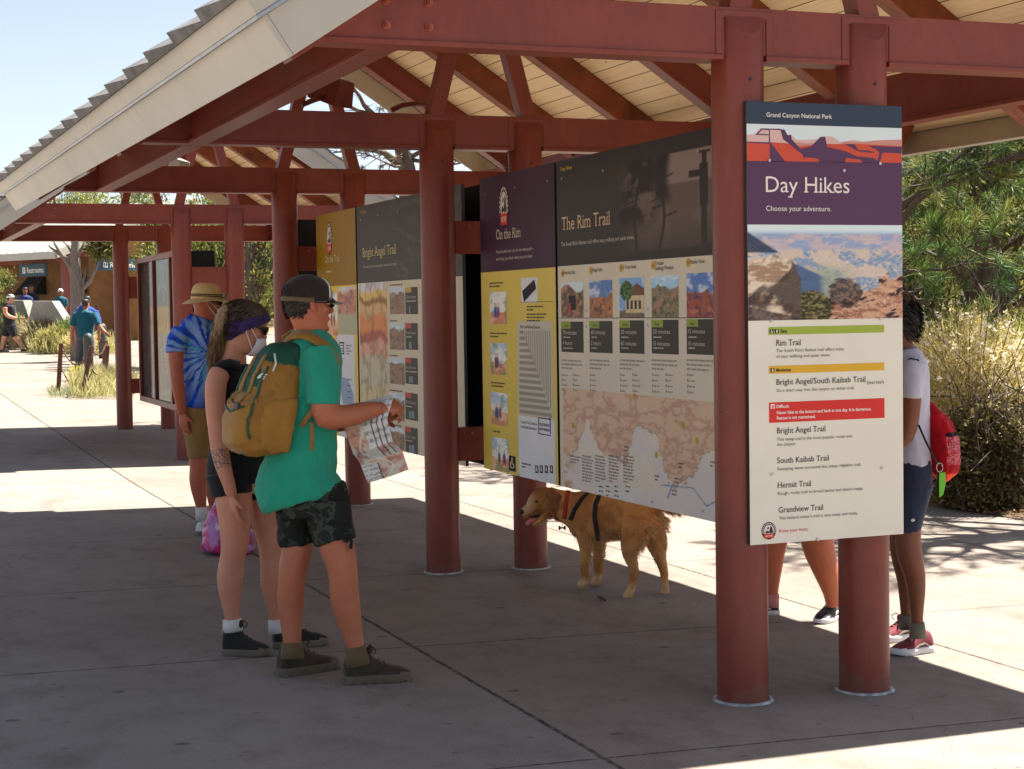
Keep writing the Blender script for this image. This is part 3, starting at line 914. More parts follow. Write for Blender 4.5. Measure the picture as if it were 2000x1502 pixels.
P.picture('canyon_picture', bd, h0+.0005, h1-.0005, ze, zd-0.0005, canyon_photo, 210, 126)
x0_, x1_ = P.px(*zb(197, 100))[0], P.px(*zb(935, 80))[0]
for nm, c_, ya, yb in (('green_bar', (158, 176, 72), 62, 112), ('amber_bar', (218, 172, 56), 310, 360), ('red_bar', (212, 58, 54), 543, 673)):
    q = MB(); P.rect(q, x0_, x1_, P.px(*zb(197, yb))[1], P.px(*zb(197, ya))[1], 0.0015); q.build(nm, ink(*c_), bd, fix=False)
q = MB(); line(q, 'Easy', zb, 275, 317, 97, 21, bold=.02); line(q, 'Moderate', zb, 247, 340, 346, 21, bold=.02)
for (xa, ya) in ((205, 75), (237, 74), (210, 323)):
    a = P.px(*zb(xa, ya+28)); b_ = P.px(*zb(xa+26, ya)); P.rect(q, a[0], b_[0], a[1], b_[1], 0.002)
for (s_, a, b_, y, cap) in (('Rim Trail', 247, 402, 180, 40), ('Bright Angel/South Kaibab Trail', 248, 815, 430, 38), ('Bright Angel Trail', 252, 560, 740, 38), ('South Kaibab Trail', 253, 582, 930, 38), ('Hermit Trail', 257, 468, 1087, 38), ('Grandview Trail', 262, 545, 1245, 38)):
    t_ = MB(); line(t_, s_, zb, a, b_, y, cap, serif=True); t_.build('trail_name', ink(58, 54, 50), bd, fix=False)
q.build('dark_lettering', ink(58, 54, 50), bd, fix=False)
q = MB()
for (s_, a, b_, y) in (("The South Rim's flattest trail offers miles", 247, 677, 222), ('of easy walking and quiet views.', 247, 592, 258), ('(partial)', 825, 932, 424), ('Go a short way into the canyon on either trail.', 248, 745, 476),
                       ('This steep trail is the most popular route into', 252, 732, 788), ('the canyon.', 252, 372, 820), ('Sweeping views surround this steep ridgeline trail.', 253, 788, 976), ('Rough, rocky trail to broad basins and desert seeps.', 258, 803, 1132), ("This historic miner's trail is very steep and rocky.", 265, 768, 1290)):
    t_ = MB(); line(t_, s_, zb, a, b_, y, 21); t_.build('grey_lettering', ink(104, 100, 92), bd, fix=False)
q = MB(); line(q, 'Difficult', zb, 248, 328, 577, 20, bold=.02); line(q, 'Never hike to the bottom and back in one day. It is dangerous.', zb, 250, 852, 617, 21, bold=.02); line(q, 'Rescue is not guaranteed.', zb, 250, 497, 651, 21, bold=.02)
a = P.px(*zb(212, 582)); b_ = P.px(*zb(238, 552)); P.rect(q, a[0], b_[0], a[1], b_[1], 0.002)
# pictograms on the dark squares
def figure_icon(mb, xa, ya, s_=1.0):
    for (u0, v0, u1, v1) in ((10, 3, 16, 8), (8, 9, 18, 17), (9, 17, 12, 25), (14, 17, 17, 25)):
        a = P.px(*zb(xa+u0, ya+v1)); b_ = P.px(*zb(xa+u1, ya+v0)); P.rect(mb, a[0], b_[0], a[1], b_[1], 0.0034)
figure_icon(q, 237, 74); figure_icon(q, 210, 323)
for (u0, v0, u1, v1) in ((9, 3, 13, 7), (10, 7, 13, 16), (10, 14, 20, 17), (17, 16, 20, 24), (6, 13, 9, 22), (8, 21, 17, 24)):
    a = P.px(*zb(205+u0, 75+v1)); b_ = P.px(*zb(205+u1, 75+v0)); P.rect(q, a[0], b_[0], a[1], b_[1], 0.0034)
q.build('bar_lettering', ink(240, 230, 222), bd, fix=False)
q = MB(); figure_icon(q, 212, 555); q.build('hiker_icon', ink(212, 58, 54), bd, fix=False)
q = MB(); line(q, 'Know your limits.', zb, 265, 452, 1372, 23); q.build('red_lettering', ink(208, 92, 84), bd, fix=False)
lc = P.px(*zb(200, 1360)); lr = P.px(*zb(246, 1360))[0]-lc[0]
logo(P, bd, lc[0], lc[1], lr, lr*1.06)
screws(P, bd, [P.px(*zz(202, 436)), P.px(*zz(908, 455)), P.px(*zb(214, 22)), P.px(*zb(910, 8)), P.px(*zb(220, 1000)), P.px(*zb(920, 960)), P.px(*zb(510, 1415)), P.px(*zz(678, 500))])

# ---- panels between the columns
def small_photo(seed, sky, land, dark, hor=0.6, warm=None):
    def fn(U, V):
        n = fbm(U*5, V*7, seed); n2 = fbm(U*16, V*16, seed+3)
        A = mixa(np.zeros(U.shape+(3,))+np.array(sky), C(225, 228, 232), sstep(0.5, 0.7, fbm(U*3, V*6, seed+9))*0.6)
        hz = hor+0.3*(fbm(U*4, U*0, seed+5)-0.5)
        n2 = fbm(U*8, V*9, seed+3, 4)
        L = mixa(np.zeros(U.shape+(3,))+np.array(land), dark, sstep(0.40, 0.68, n2*0.5+n*0.5))
        L = mixa(L, warm if warm is not None else np.array(land)*1.4, sstep(0.55, 0.7, n)*0.6)
        return mixa(A, L, sstep(0, 0.02, hz-V))
    return fn
def lodge_photo(U, V):
    A = small_photo(4, C(120, 160, 205), C(120, 104, 84), C(60, 52, 44), 0.15)(U, V)
    n = fbm(U*14, V*14, 3)
    roof = (V < 0.86-0.5*np.abs(U-0.72)) & (V > 0.55) & (U > 0.25)
    A[roof] = C(112, 70, 52)*(0.7+0.6*n[roof][:, None])
    w = (V <= 0.55) & (V > 0.12) & (U > 0.25); A[w] = C(196, 176, 140)*(0.8+0.4*n[w][:, None])
    for u in (0.34, 0.5, 0.66, 0.82):
        q = (np.abs(U-u) < 0.05) & (V > 0.2) & (V < 0.42); A[q] = C(60, 44, 36)
    d = np.hypot((U-0.3)/0.26, (V-0.68)/0.24)+0.5*(n-0.5)
    A = mixa(A, mixa(np.zeros(A.shape)+C(36, 62, 30), C(88, 120, 60), sstep(0.45, 0.6, fbm(U*30, V*30, 8))), sstep(1.05, 0.95, d))
    return A
def arch_photo(U, V):
    n = fbm(U*9, V*11, 13)
    A = mixa(np.zeros(U.shape+(3,))+C(104, 76, 62), C(160, 120, 96), sstep(0.42, 0.6, n))
    A = mixa(A, C(60, 78, 44), sstep(0.52, 0.6, fbm(U*6, V*6, 14))*sstep(0.35, 0.7, V))
    A = mixa(A, C(196, 206, 216), sstep(0.78, 0.86, V-0.12*np.sin(U*6)))
    q = (np.abs(U-0.5) < 0.16) & (V > 0.2) & (V < 0.62); A[q] = C(40, 30, 28)
    q = (np.abs(U-0.38) < 0.05) & (V > 0.14) & (V < 0.4); A[q] = C(180, 50, 60)
    return A
def header_photo(U, V):
    n = fbm(U*12, V*8, 3); n2 = fbm(U*30, V*30, 5)
    A = np.zeros(U.shape+(3,))+C(52, 45, 42)
    r = sstep(0.34, 0.50, U)
    dusk = mixa(np.zeros(A.shape)+C(124, 106, 102), C(92, 76, 70), sstep(0.62, 0.60, V))
    dusk = mixa(dusk, C(108, 92, 84), sstep(0.5, 0.7, fbm(U*20, V*5, 8))*sstep(0.6, 0.55, V)*0.6)
    dusk = mixa(dusk, C(66, 54, 50), sstep(0.38, 0.05, V)*0.8)
    A = mixa(A, dusk, r)
    # two pines in silhouette
    for (u, lean, rad, lo) in ((0.455, 0.04, 0.075, 0.34), (0.578, 0.02, 0.028, 0.50)):
        x = U-u-lean*(V-0.5)
        x = x-0.012*np.sin(V*9+u*30)
        A = mixa(A, C(40, 33, 32), sstep(0.008, 0.004, np.abs(x)))
        for vb, sl in ((.35, .25), (.52, -.3), (.66, .3), (.45, -.2)):
            A = mixa(A, C(44, 36, 35), sstep(0.012, 0.005, np.abs(V-vb-sl*np.abs(x)*2))*sstep(0.07, 0.05, np.abs(x))*(np.sign(sl)*x > 0))
        m = sstep(0.44, 0.56, fbm(U*12, V*6, int(u*100)))*sstep(rad*1.9, rad*0.6, np.abs(x))*sstep(lo-0.12, lo+0.05, V)
        A = mixa(A, C(38, 32, 31), m)
    A = mixa(A, C(50, 40, 38), sstep(0.10, 0.06, V-0.14*sstep(0.7, 0.95, U)*n2))
    # person in a hat on the rim
    for (u0, u1, v0, v1) in ((0.750, 0.788, 0.40, 0.74), (0.756, 0.782, 0.10, 0.42), (0.760, 0.782, 0.74, 0.83), (0.748, 0.794, 0.81, 0.832), (0.70, 0.755, 0.64, 0.69)):
        q = (U > u0) & (U < u1) & (V > v0) & (V < v1); A[q] = C(46, 38, 37)
    top = V > 0.865
    A[top] = C(44, 41, 42)
    return A
def map_fn(U, V):
    n = fbm(U*7, V*5, 2); ri = np.abs(fbm(U*16+0.5*V, V*10, 31)-0.5)*2; n3 = fbm(U*26, V*22, 6)
    land = mixa(np.zeros(U.shape+(3,))+C(208, 196, 182), C(200, 192, 186), sstep(0.4, 0.6, n))
    can = mixa(np.zeros(U.shape+(3,))+C(200, 170, 142), C(176, 132, 112), sstep(0.22, 0.02, ri)*0.8)
    can = mixa(can, C(214, 182, 158), sstep(0.4, 0.8, ri)*0.7)
    # jagged rim: the canyon side lies above it
    rim = 0.30+0.42*np.maximum.reduce([np.exp(-np.abs((U-0.15)/0.06)**1.3), 0.92*np.exp(-np.abs((U-0.47)/0.085)**5), 0.72*np.exp(-np.abs((U-0.80)/0.085)**2.6)])
    rim = rim + 0.30*np.exp(-((U-0.30)/0.08)**2)*0.3 + 0.13*(n3-0.5) + 0.10*(fbm(U*60, V*20, 77, 3)-0.5) - 0.05*np.exp(-((U-0.62)/0.05)**2)
    A = mixa(land, can, sstep(-0.008, 0.008, V-rim))
    A = mixa(A, C(120, 84, 74), sstep(0.012, 0.004, np.abs(V-rim))*0.6)
    e = sstep(0.10, 0.02, U)*sstep(0.9, 0.2, V); A = mixa(A, can, e*sstep(0.4, 0.55, n3))
    e = sstep(0.93, 0.99, U)*sstep(0.0, 0.1, V-0.1); A = mixa(A, can, e)
    for (ux, vx, ux2, vx2) in ((0.55, .22, .70, .25), (.70, .25, .76, .12), (.76, .12, .92, .34), (.92, .34, .98, .20), (.60, .23, .58, .12)):
        t = np.clip(((U-ux)*(ux2-ux)+(V-vx)*(vx2-vx))/((ux2-ux)**2+(vx2-vx)**2), 0, 1)
        d = np.hypot(U-ux-t*(ux2-ux), (V-vx-t*(vx2-vx))*0.6)+0.004*n3
        A = mixa(A, C(92, 108, 150), sstep(0.007, 0.004, d)*0.8)
    return A
def relief_fn(U, V):
    n = fbm(U*4, V*9, 5); r = np.abs(fbm(U*6, V*7, 12)-0.5)*2
    v = V+0.10*(n-0.5)-0.1*U*0
    A = np.zeros(U.shape+(3,))+C(200, 198, 200)
    for (lim, c) in ((0.97, C(206, 178, 96)), (0.92, C(150, 100, 50)), (0.88, C(200, 160, 110)), (0.80, C(206, 130, 70)), (0.70, C(170, 84, 66)), (0.64, C(206, 156, 130)), (0.54, C(186, 178, 148)), (0.36, C(196, 182, 140))):
        A = mixa(A, c, sstep(0, 0.02, lim-v))
    A = mixa(A, C(112, 82, 60), sstep(0.22, 0.02, r)*0.5)
    return A
def sketch_fn(seed):
    def fn(U, V):
        # wash drawing: pale sky, a few figures, rusty ground
        n = fbm(U*3, V*3.5, seed, 3)
        A = np.zeros(U.shape+(3,))+C(222, 218, 208)
        A = mixa(A, C(150, 176, 206), sstep(0.5, 0.75, V)*sstep(0.42, 0.6, fbm(U*2, V*3, seed+2, 2))*0.7)
        hz = 0.42+0.22*(fbm(U*3, U*0, seed+5, 3)-0.5)
        A = mixa(A, mixa(np.zeros(A.shape)+C(196, 116, 78), C(214, 170, 130), sstep(0.4, 0.6, n)), sstep(0, 0.03, hz-V)*0.9)
        A = mixa(A, C(112, 138, 84), sstep(0.55, 0.65, fbm(U*3, V*3, seed+20, 3))*0.6)
        rg = np.random.default_rng(seed)
        for k in range(3):
            u = rg.uniform(.25, .75); c = (C(120, 50, 110), C(50, 84, 140), C(170, 60, 44), C(60, 50, 50))[rg.integers(0, 4)]
            A = mixa(A, c, sstep(1.0, 0.8, np.hypot((U-u)/.09, (V-.38)/.2))*0.85)
            A = mixa(A, C(206, 160, 130), sstep(1.0, 0.7, np.hypot((U-u)/.05, (V-.62)/.055))*0.9)
        e = np.abs(fbm(U*4, V*4, seed+7, 3)-0.5)
        return mixa(A, C(70, 60, 70), sstep(0.014, 0.004, e)*0.5)
    return fn
PX = 0.22
M_kiosk_back = flat('board_reverse', srgb(190, 184, 168), 0.4)
def panel_px(P, f, x0, y0, x1, y1):
    """left/right edges and heights on the board of a photo rectangle; heights read on the left edge"""
    a = P.px(*f(x0, y1)); b = P.px(*f(x0, y0)); r = P.px(*f(x1, y1))
    return a[0], r[0], a[1], b[1]
def on_the_board(P, f, name, label, hL, hR, zB, zT, head_col, body_col, split):
    root = empty(name, (PX, (hL+hR)/2, zB), label, 'information board', 'trail information boards')
    bd = P.board('board', M_edge, root, hL, hR, zB, zT, 0.02)
    m = MB(); P.rect(m, hL-.0005, hR+.0005, zB+.0005, split, 0.0010); m.build('lower_print', ink(*body_col), bd, fix=False)
    m = MB(); P.rect(m, hL-.0005, hR+.0005, split, zT-.0005, 0.0010); m.build('header_print', ink(*head_col), bd, fix=False)
    return root, bd
def T(P, f, mb, s, x0, x1, y, cap, **k):
    a = P.px(*f(x0, y)); b = P.px(*f(x1, y)); t = P.px(*f(x0, y-cap))
    P.text(mb, s, a[0], a[1], t[1]-a[1], abs(b[0]-a[0]), **k)
def R(P, f, mb, x0, y0, x1, y1, lay):
    a, b, c, d = panel_px(P, f, x0, y0, x1, y1); P.rect(mb, a, b, c, d, lay)
ZB1, ZT1 = 0.662, 2.457
f8 = lambda x, y: (900+x/2.0288, 280+y/2.0288)
PA = Panel(0, PX, 1)
# On the Rim
hL, hR = PA.px(*f8(82, 600))[0], PA.px(*f8(377, 600))[0]
sp = PA.px(*f8(86, 512))[1]
root, bd = on_the_board(PA, f8, 'info_board', 'narrow purple-headed board reading On the Rim, left of The Rim Trail board', hL, hR, ZB1, ZT1, (66, 38, 58), (228, 200, 92), sp)
c_ = PA.px(*f8(172, 250)); logo(PA, bd, c_[0], c_[1], 0.078, 0.128)
q = MB(); T(PA, f8, q, 'On the Rim', 142, 238, 382, 42, serif=True); q.build('title_lettering', ink(206, 190, 172), bd, fix=False)
q = MB(); T(PA, f8, q, 'Free shuttles take you to any viewpoint\u2014', 142, 292, 437, 14); T(PA, f8, q, 'and bring you back when you are tired', 142, 284, 465, 14)
q.build('light_lettering', ink(206, 190, 172), bd, fix=False)
q = MB(); R(PA, f8, q, 230, 705, 368, 1075, 0.0015); q.build('distance_table', ink(208, 198, 178), bd, fix=False)
q = MB()
for i in range(14):
    y = 742+i*24; x1 = 250+i*8.6
    R(PA, f8, q, 234, y, x1, y+13, 0.0026)
for i in range(13):
    x = 252+i*8.7; R(PA, f8, q, x, 742, x+2.6, 768+i*23.5, 0.0024)
q.build('table_rows', ink(160, 152, 138), bd, fix=False)
q = MB(); R(PA, f8, q, 241, 534, 305, 632, 0.0012); q.build('white_patch', ink(226, 226, 226), bd, fix=False)
q = MB(); R(PA, f8, q, 232, 1077, 377, 1345, 0.0015); q.build('white_sheet', ink(226, 226, 226), bd, fix=False)
q = MB(); T(PA, f8, q, 'Rim Trail Walking Distances', 238, 316, 733, 13); T(PA, f8, q, 'Current Trail Conditions', 240, 303, 1108, 12); T(PA, f8, q, 'and Shuttle Information', 240, 303, 1127, 12)
for (x, y, w, n_, sd) in ((115, 558, 66, 2, 1), (118, 755, 66, 2, 2), (122, 950, 66, 2, 3), (128, 1142, 66, 1, 4), (263, 650, 70, 2, 5), (263, 680, 80, 3, 6), (243, 1270, 45, 2, 7)):
    g_ = MB(); a = PA.px(*f8(x, y)); b_ = PA.px(*f8(x+w, y)); t = PA.px(*f8(x, y-9)); PA.greek(g_, a[0], a[1], abs(b_[0]-a[0]), t[1]-a[1], n_, (t[1]-a[1])*1.4, sd); g_.build('fine_print', ink(92, 82, 60), bd, fix=False)
R(PA, f8, q, 236, 629, 366, 631, 0.002)
q.build('dark_lettering', ink(74, 66, 50), bd, fix=False)
for i, (xa, ya, xb, yb) in enumerate(((117, 590, 183, 716), (120, 790, 185, 914), (123, 984, 188, 1112), (127, 1162, 193, 1290))):
    a, b_, c, d = panel_px(PA, f8, xa, ya, xb, yb); PA.picture('drawing', bd, a, b_, c, d, sketch_fn(20+i*5), 34, 40, 0.002)
q = MB()
pts = [PA.px(*f8(*t)) for t in ((245, 585), (292, 540), (300, 575), (252, 628))]; PA.poly(q, pts, 0.003)
q.build('black_symbol', ink(28, 26, 28), bd, fix=False)
q = MB(); R(PA, f8, q, 193, 1236, 219, 1296, 0.003); q.build('wheelchair_symbol', ink(28, 26, 28), bd, fix=False)
for x in (297, 315, 335, 355):
    q = MB(); R(PA, f8, q, x, 1275, x+12, 1305, 0.003); q.build('black_symbol', ink(28, 26, 28), bd, fix=False)
q = MB()
R(PA, f8, q, 203, 1245, 208, 1251, 0.0036); R(PA, f8, q, 203, 1252, 207, 1272, 0.0036); R(PA, f8, q, 203, 1268, 214, 1272, 0.0036); R(PA, f8, q, 211, 1272, 214, 1287, 0.0036); R(PA, f8, q, 198, 1262, 201, 1283, 0.0036); R(PA, f8, q, 199, 1282, 209, 1286, 0.0036)
for x in (297, 315, 335, 355):
    R(PA, f8, q, x+4, 1279, x+8, 1285, 0.0036); R(PA, f8, q, x+3, 1286, x+9, 1299, 0.0036)
q.build('white_symbols', ink(214, 210, 204), bd, fix=False)
q = MB()
for (xa, ya, xb, yb) in ((309, 1085, 358, 1089), (309, 1148, 358, 1152), (309, 1085, 312, 1152), (355, 1085, 358, 1152)): R(PA, f8, q, xa, ya, xb, yb, 0.0028)
T(PA, f8, q, 'EXCESSIVE', 315, 352, 1118, 11, bold=.02); T(PA, f8, q, 'HEAT WARNING', 314, 353, 1136, 11, bold=.02)
q.build('warning_notice', ink(40, 36, 92), bd, fix=False)
screws(PA, bd, [PA.px(*f8(*t)) for t in ((98, 200), (345, 148), (217, 175), (123, 1293), (233, 1315))])
# The Rim Trail
hL = PA.px(*f8(386, 600))[0]; hR = 0.19
sp = PA.px(*f8(386, 488))[1]
root, bd = on_the_board(PA, f8, 'info_board', 'wide board titled The Rim Trail with photos and a large rim map, above the dog', hL, hR, ZB1, ZT1, (52, 45, 42), (224, 212, 190), sp)
PA.picture('header_picture', bd, hL-.0005, hR+.0005, sp, ZT1-.0005, header_photo, 190, 90, 0.0014)
q = MB(); T(PA, f8, q, 'Day Hikes', 398, 442, 110, 15, bold=.015); q.build('yellow_lettering', ink(196, 168, 50), bd, fix=False)
q = MB(); T(PA, f8, q, 'The Rim Trail', 402, 592, 345, 55, serif=True); q.build('title_lettering', ink(214, 186, 152), bd, fix=False)
q = MB(); T(PA, f8, q, "The South Rim's flattest trail offers easy walking and quiet views.", 400, 690, 408, 16); q.build('light_lettering', ink(206, 196, 184), bd, fix=False)
cols = [(400, 488), (512, 603), (631, 729), (758, 865), (897, 1004)]
fns = [arch_photo, small_photo(11, C(90, 120, 170), C(170, 110, 70), C(80, 60, 66), 0.62, C(214, 150, 96)), lodge_photo, small_photo(23, C(150, 190, 226), C(136, 120, 92), C(60, 70, 46), 0.75, C(190, 140, 110)), small_photo(37, C(86, 120, 176), C(150, 80, 60), C(70, 50, 80), 0.55, C(206, 120, 80))]
tops = [552, 545, 535, 526, 516]
names = [['Hermits Rest'], ['Hope Point'], ['El Tovar Hotel'], ['Yavapai', 'Geology Museum'], ['Mather Point']]
times = [('70 minutes', '4 hours'), ('60 minutes', '2 hours'), ('30 minutes', '60 minutes'), ('20 minutes', '15 minutes'), ('15 minutes', '10 minutes')]
dark = MB(); R(PA, f8, dark, 386, 691, 1004, 693.5, 0.0026); dark.build('rule_line', ink(62, 56, 48), bd, fix=False)
for i, (xa, xb) in enumerate(cols):
    dark = MB(); box = MB(); tab = MB(); lt = MB(); yel = MB(); gk = MB()
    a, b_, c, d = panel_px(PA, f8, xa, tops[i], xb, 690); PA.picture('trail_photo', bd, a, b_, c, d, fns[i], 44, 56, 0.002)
    y = 520-i*10.5
    cc = PA.px(*f8(xa+5, y-5)); n_ = 14
    PA.poly(yel, [(cc[0]+0.022*math.cos(2*math.pi*k/n_), cc[1]+0.022*math.sin(2*math.pi*k/n_)) for k in range(n_)], 0.002)
    T(PA, f8, dark, str(i+1), xa+3, xa+8, y, 10, lay=0.0034)
    for j, nm in enumerate(names[i]): T(PA, f8, dark, nm, xa+13, xa+13+(42, 38, 52, 74 if j else 34, 58)[i], y+j*20-(6 if len(names[i]) > 1 else 0), 17)
    R(PA, f8, box, xa, 706-i*2.4, xb, 826+i*2.2, 0.0018)
    R(PA, f8, tab, xa, 706-i*2.4, xa+(xb-xa)*0.42, 734-i*1.9, 0.0024)
    T(PA, f8, dark, 'Easy', xa+14, xa+30, 727-i*2, 12, lay=0.0034)
    t1, t2 = times[i]
    T(PA, f8, lt, t1, xa+6, xa+6+(xb-xa)*0.62, 757-i*1.2, 17); T(PA, f8, lt, t2, xa+6, xa+6+(xb-xa)*(0.62 if 'min' in t2 else 0.42), 798+i*.8, 17)
    for yy in (770, 813):
        aa = PA.px(*f8(xa+8, yy)); bb = PA.px(*f8(xa+60, yy)); PA.greek(lt, aa[0], aa[1], abs(bb[0]-aa[0]), 0.009, 1, 0.02, i*3+yy)
    aa = PA.px(*f8(xa, 862)); bb = PA.px(*f8(xb, 862)); PA.greek(gk, aa[0], aa[1], abs(bb[0]-aa[0]), 0.014, 3, 0.021, i+50)
    for kx in ((0, 0.5) if i not in (1, 4) else (0.0,)):
        for r_ in range(4):
            aa = PA.px(*f8(xa+kx*(xb-xa)+2, 922)); z_ = aa[1]-r_*0.027
            R2 = PA.rect(gk, aa[0], aa[0]-0.012, z_, z_+0.014, 0.003); PA.greek(gk, aa[0]-0.02, z_+0.002, 0.09, 0.011, 1, 0.02, i*9+r_)
    yel.build('number_disc', ink(206, 160, 50), bd, fix=False); box.build('time_box', ink(64, 58, 50), bd, fix=False); tab.build('green_tab', ink(150, 166, 66), bd, fix=False)
    dark.build('dark_lettering', ink(62, 56, 48), bd, fix=False); lt.build('light_print', ink(206, 200, 188), bd, fix=False); gk.build('fine_print', ink(164, 156, 140), bd, fix=False)
a, b_, c, d = panel_px(PA, f8, 408, 968, 1004, 1345)
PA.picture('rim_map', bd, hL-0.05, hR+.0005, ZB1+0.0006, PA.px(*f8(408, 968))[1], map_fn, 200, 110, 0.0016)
q = MB(); R(PA, f8, q, 538, 1338, 697, 1400, 0.0024); q.build('map_key', ink(226, 222, 214), bd, fix=False)
q = MB()
for i, x in enumerate((434, 482, 534, 587, 645)):
    q = MB(); aa = PA.px(*f8(x, 1240)); bb = PA.px(*f8(x+44, 1240)); PA.greek(q, aa[0], aa[1], abs(bb[0]-aa[0]), 0.012, (3, 9, 9, 9, 9)[i], 0.0165, 70+i); q.build('map_text', ink(140, 132, 124), bd, fix=False)
q = MB()
for r_ in range(4):
    for x in (548, 577, 610, 655):
        if x == 655 and r_ > 1: continue
        aa = PA.px(*f8(x, 1352+r_*0)); PA.greek(q, aa[0], aa[1]-0.012-r_*0.024, 0.075, 0.012, 1, 0.02, x+r_)
for (x, y) in ((865, 1270), (838, 1378), (770, 1320), (848, 1330), (990, 1265), (650, 1205)):
    t_ = MB(); aa = PA.px(*f8(x, y)); PA.greek(t_, aa[0], aa[1], 0.06, 0.012, 2, 0.018, x); t_.build('map_lettering', ink(116, 108, 102), bd, fix=False)
q.build('key_lettering', ink(92, 84, 78), bd, fix=False)
for (x, y) in ((447, 1118), (688, 1002), (883, 1117), (937, 1178), (777, 1235)):
    q = MB(); cc = PA.px(*f8(x, y)); PA.poly(q, [(cc[0]+0.017*math.cos(k*.63), cc[1]+0.017*math.sin(k*.63)) for k in range(10)], 0.003); q.build('map_marker', ink(206, 160, 50), bd, fix=False)
screws(PA, bd, [PA.px(*f8(*t)) for t in ((403, 140), (566, 107), (943, 28), (422, 1357), (760, 1420), (961, 1458), (497, 663), (497, 726), (741, 657), (741, 720), (390, 663))])
# far pair
f7 = lambda x, y: (600+x/2.589, 380+y/2.589)
ZB2, ZT2 = 0.645, 2.452
hL, hR = PA.px(*f7(50, 400))[0], PA.px(*f7(249, 400))[0]
sp = PA.px(*f7(56, 468))[1]
root, bd = on_the_board(PA, f7, 'info_board', 'narrow golden-headed board reading On the Trail, behind the man in the cap', hL, hR, ZB2, ZT2, (150, 114, 18), (236, 202, 76), sp)
c_ = PA.px(*f7(113, 222)); logo(PA, bd, c_[0], c_[1], 0.082, 0.135)
q = MB(); T(PA, f7, q, 'On the Trail', 92, 165, 345, 36, serif=True)
aa = PA.px(*f7(98, 395)); bb = PA.px(*f7(158, 395)); PA.greek(q, aa[0], aa[1], abs(bb[0]-aa[0]), 0.022, 1, 0.02, 4)
q.build('light_lettering', ink(214, 196, 150), bd, fix=False)
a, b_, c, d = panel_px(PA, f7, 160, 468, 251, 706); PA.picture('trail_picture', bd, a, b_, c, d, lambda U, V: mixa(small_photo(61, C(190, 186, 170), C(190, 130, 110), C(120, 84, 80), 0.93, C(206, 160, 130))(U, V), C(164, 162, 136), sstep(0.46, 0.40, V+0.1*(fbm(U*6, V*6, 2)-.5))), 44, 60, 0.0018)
q = MB(); R(PA, f7, q, 161, 708, 251, 1290, 0.0016); q.build('white_sheet', ink(224, 224, 228), bd, fix=False)
a, b_, c, d = panel_px(PA, f7, 108, 500, 156, 712); PA.picture('drawing', bd, a, b_, c, d, sketch_fn(91), 30, 40, 0.002)
q = MB()
for (xa, ya, xb, yb) in ((165, 745, 188, 752), (165, 800, 188, 807), (165, 745, 168, 807), (185, 745, 188, 807)): R(PA, f7, q, xa, ya, xb, yb, 0.0028)
for y in (765, 780, 792): R(PA, f7, q, 170, y-4, 183, y, 0.0028)
q.build('warning_notice', ink(36, 32, 62), bd, fix=False)
q = MB(); pts = [PA.px(*f7(*t)) for t in ((167, 922), (205, 930), (235, 1010), (238, 1060), (185, 1060), (172, 1000))]; PA.poly(q, pts, 0.0024); q.build('blue_chart', ink(150, 172, 196), bd, fix=False)
q = MB()
for i in range(4):
    aa = PA.px(*f7(197, 765+i*14)); PA.greek(q, aa[0], aa[1], 0.28, 0.012, 1, 0.02, 120+i)
for i in range(4):
    aa = PA.px(*f7(205, 938+i*30)); PA.greek(q, aa[0], aa[1], 0.2, 0.014, 1, 0.02, 130+i)
q.build('handwriting', ink(90, 92, 110), bd, fix=False)
hL = PA.px(*f7(256, 400))[0]; hR = PA.px(905, 600)[0]
sp = PA.px(*f7(266, 449))[1]
root, bd = on_the_board(PA, f7, 'info_board', 'wide board titled Bright Angel Trail with canyon relief, partly behind the second column', hL, hR, ZB2, ZT2, (58, 52, 48), (218, 206, 178), sp)
def head2(U, V):
    A = np.zeros(U.shape+(3,))+C(58, 52, 48)
    r = np.abs(fbm(U*7+V*2, V*3, 44)-0.5)*2
    A = mixa(A, C(86, 78, 72), sstep(0.10, 0.02, r)*sstep(0.3, 0.5, U)*0.7)
    return mixa(A, C(70, 62, 57), sstep(0.5, 0.7, fbm(U*9, V*7, 45))*sstep(0.3, 0.6, U)*0.6)
PA.picture('header_picture', bd, hL-.0005, hR+.0005, sp, ZT2-.0005, head2, 80, 50, 0.0014)
q = MB(); T(PA, f7, q, 'Day Hikes', 273, 300, 97, 12, bold=.015); q.build('yellow_lettering', ink(196, 150, 40), bd, fix=False)
q = MB(); T(PA, f7, q, 'Bright Angel Trail', 283, 450, 318, 50, serif=True); q.build('title_lettering', ink(206, 190, 128), bd, fix=False)
q = MB(); T(PA, f7, q, 'This steep trail is the most popular route into the canyon.', 285, 455, 373, 15); q.build('light_lettering', ink(200, 192, 182), bd, fix=False)
PA.picture('canyon_relief', bd, PA.px(*f7(266, 600))[0], PA.px(*f7(405, 600))[0], ZB2+0.02, PA.px(*f7(266, 451))[1], relief_fn, 70, 110, 0.0018)
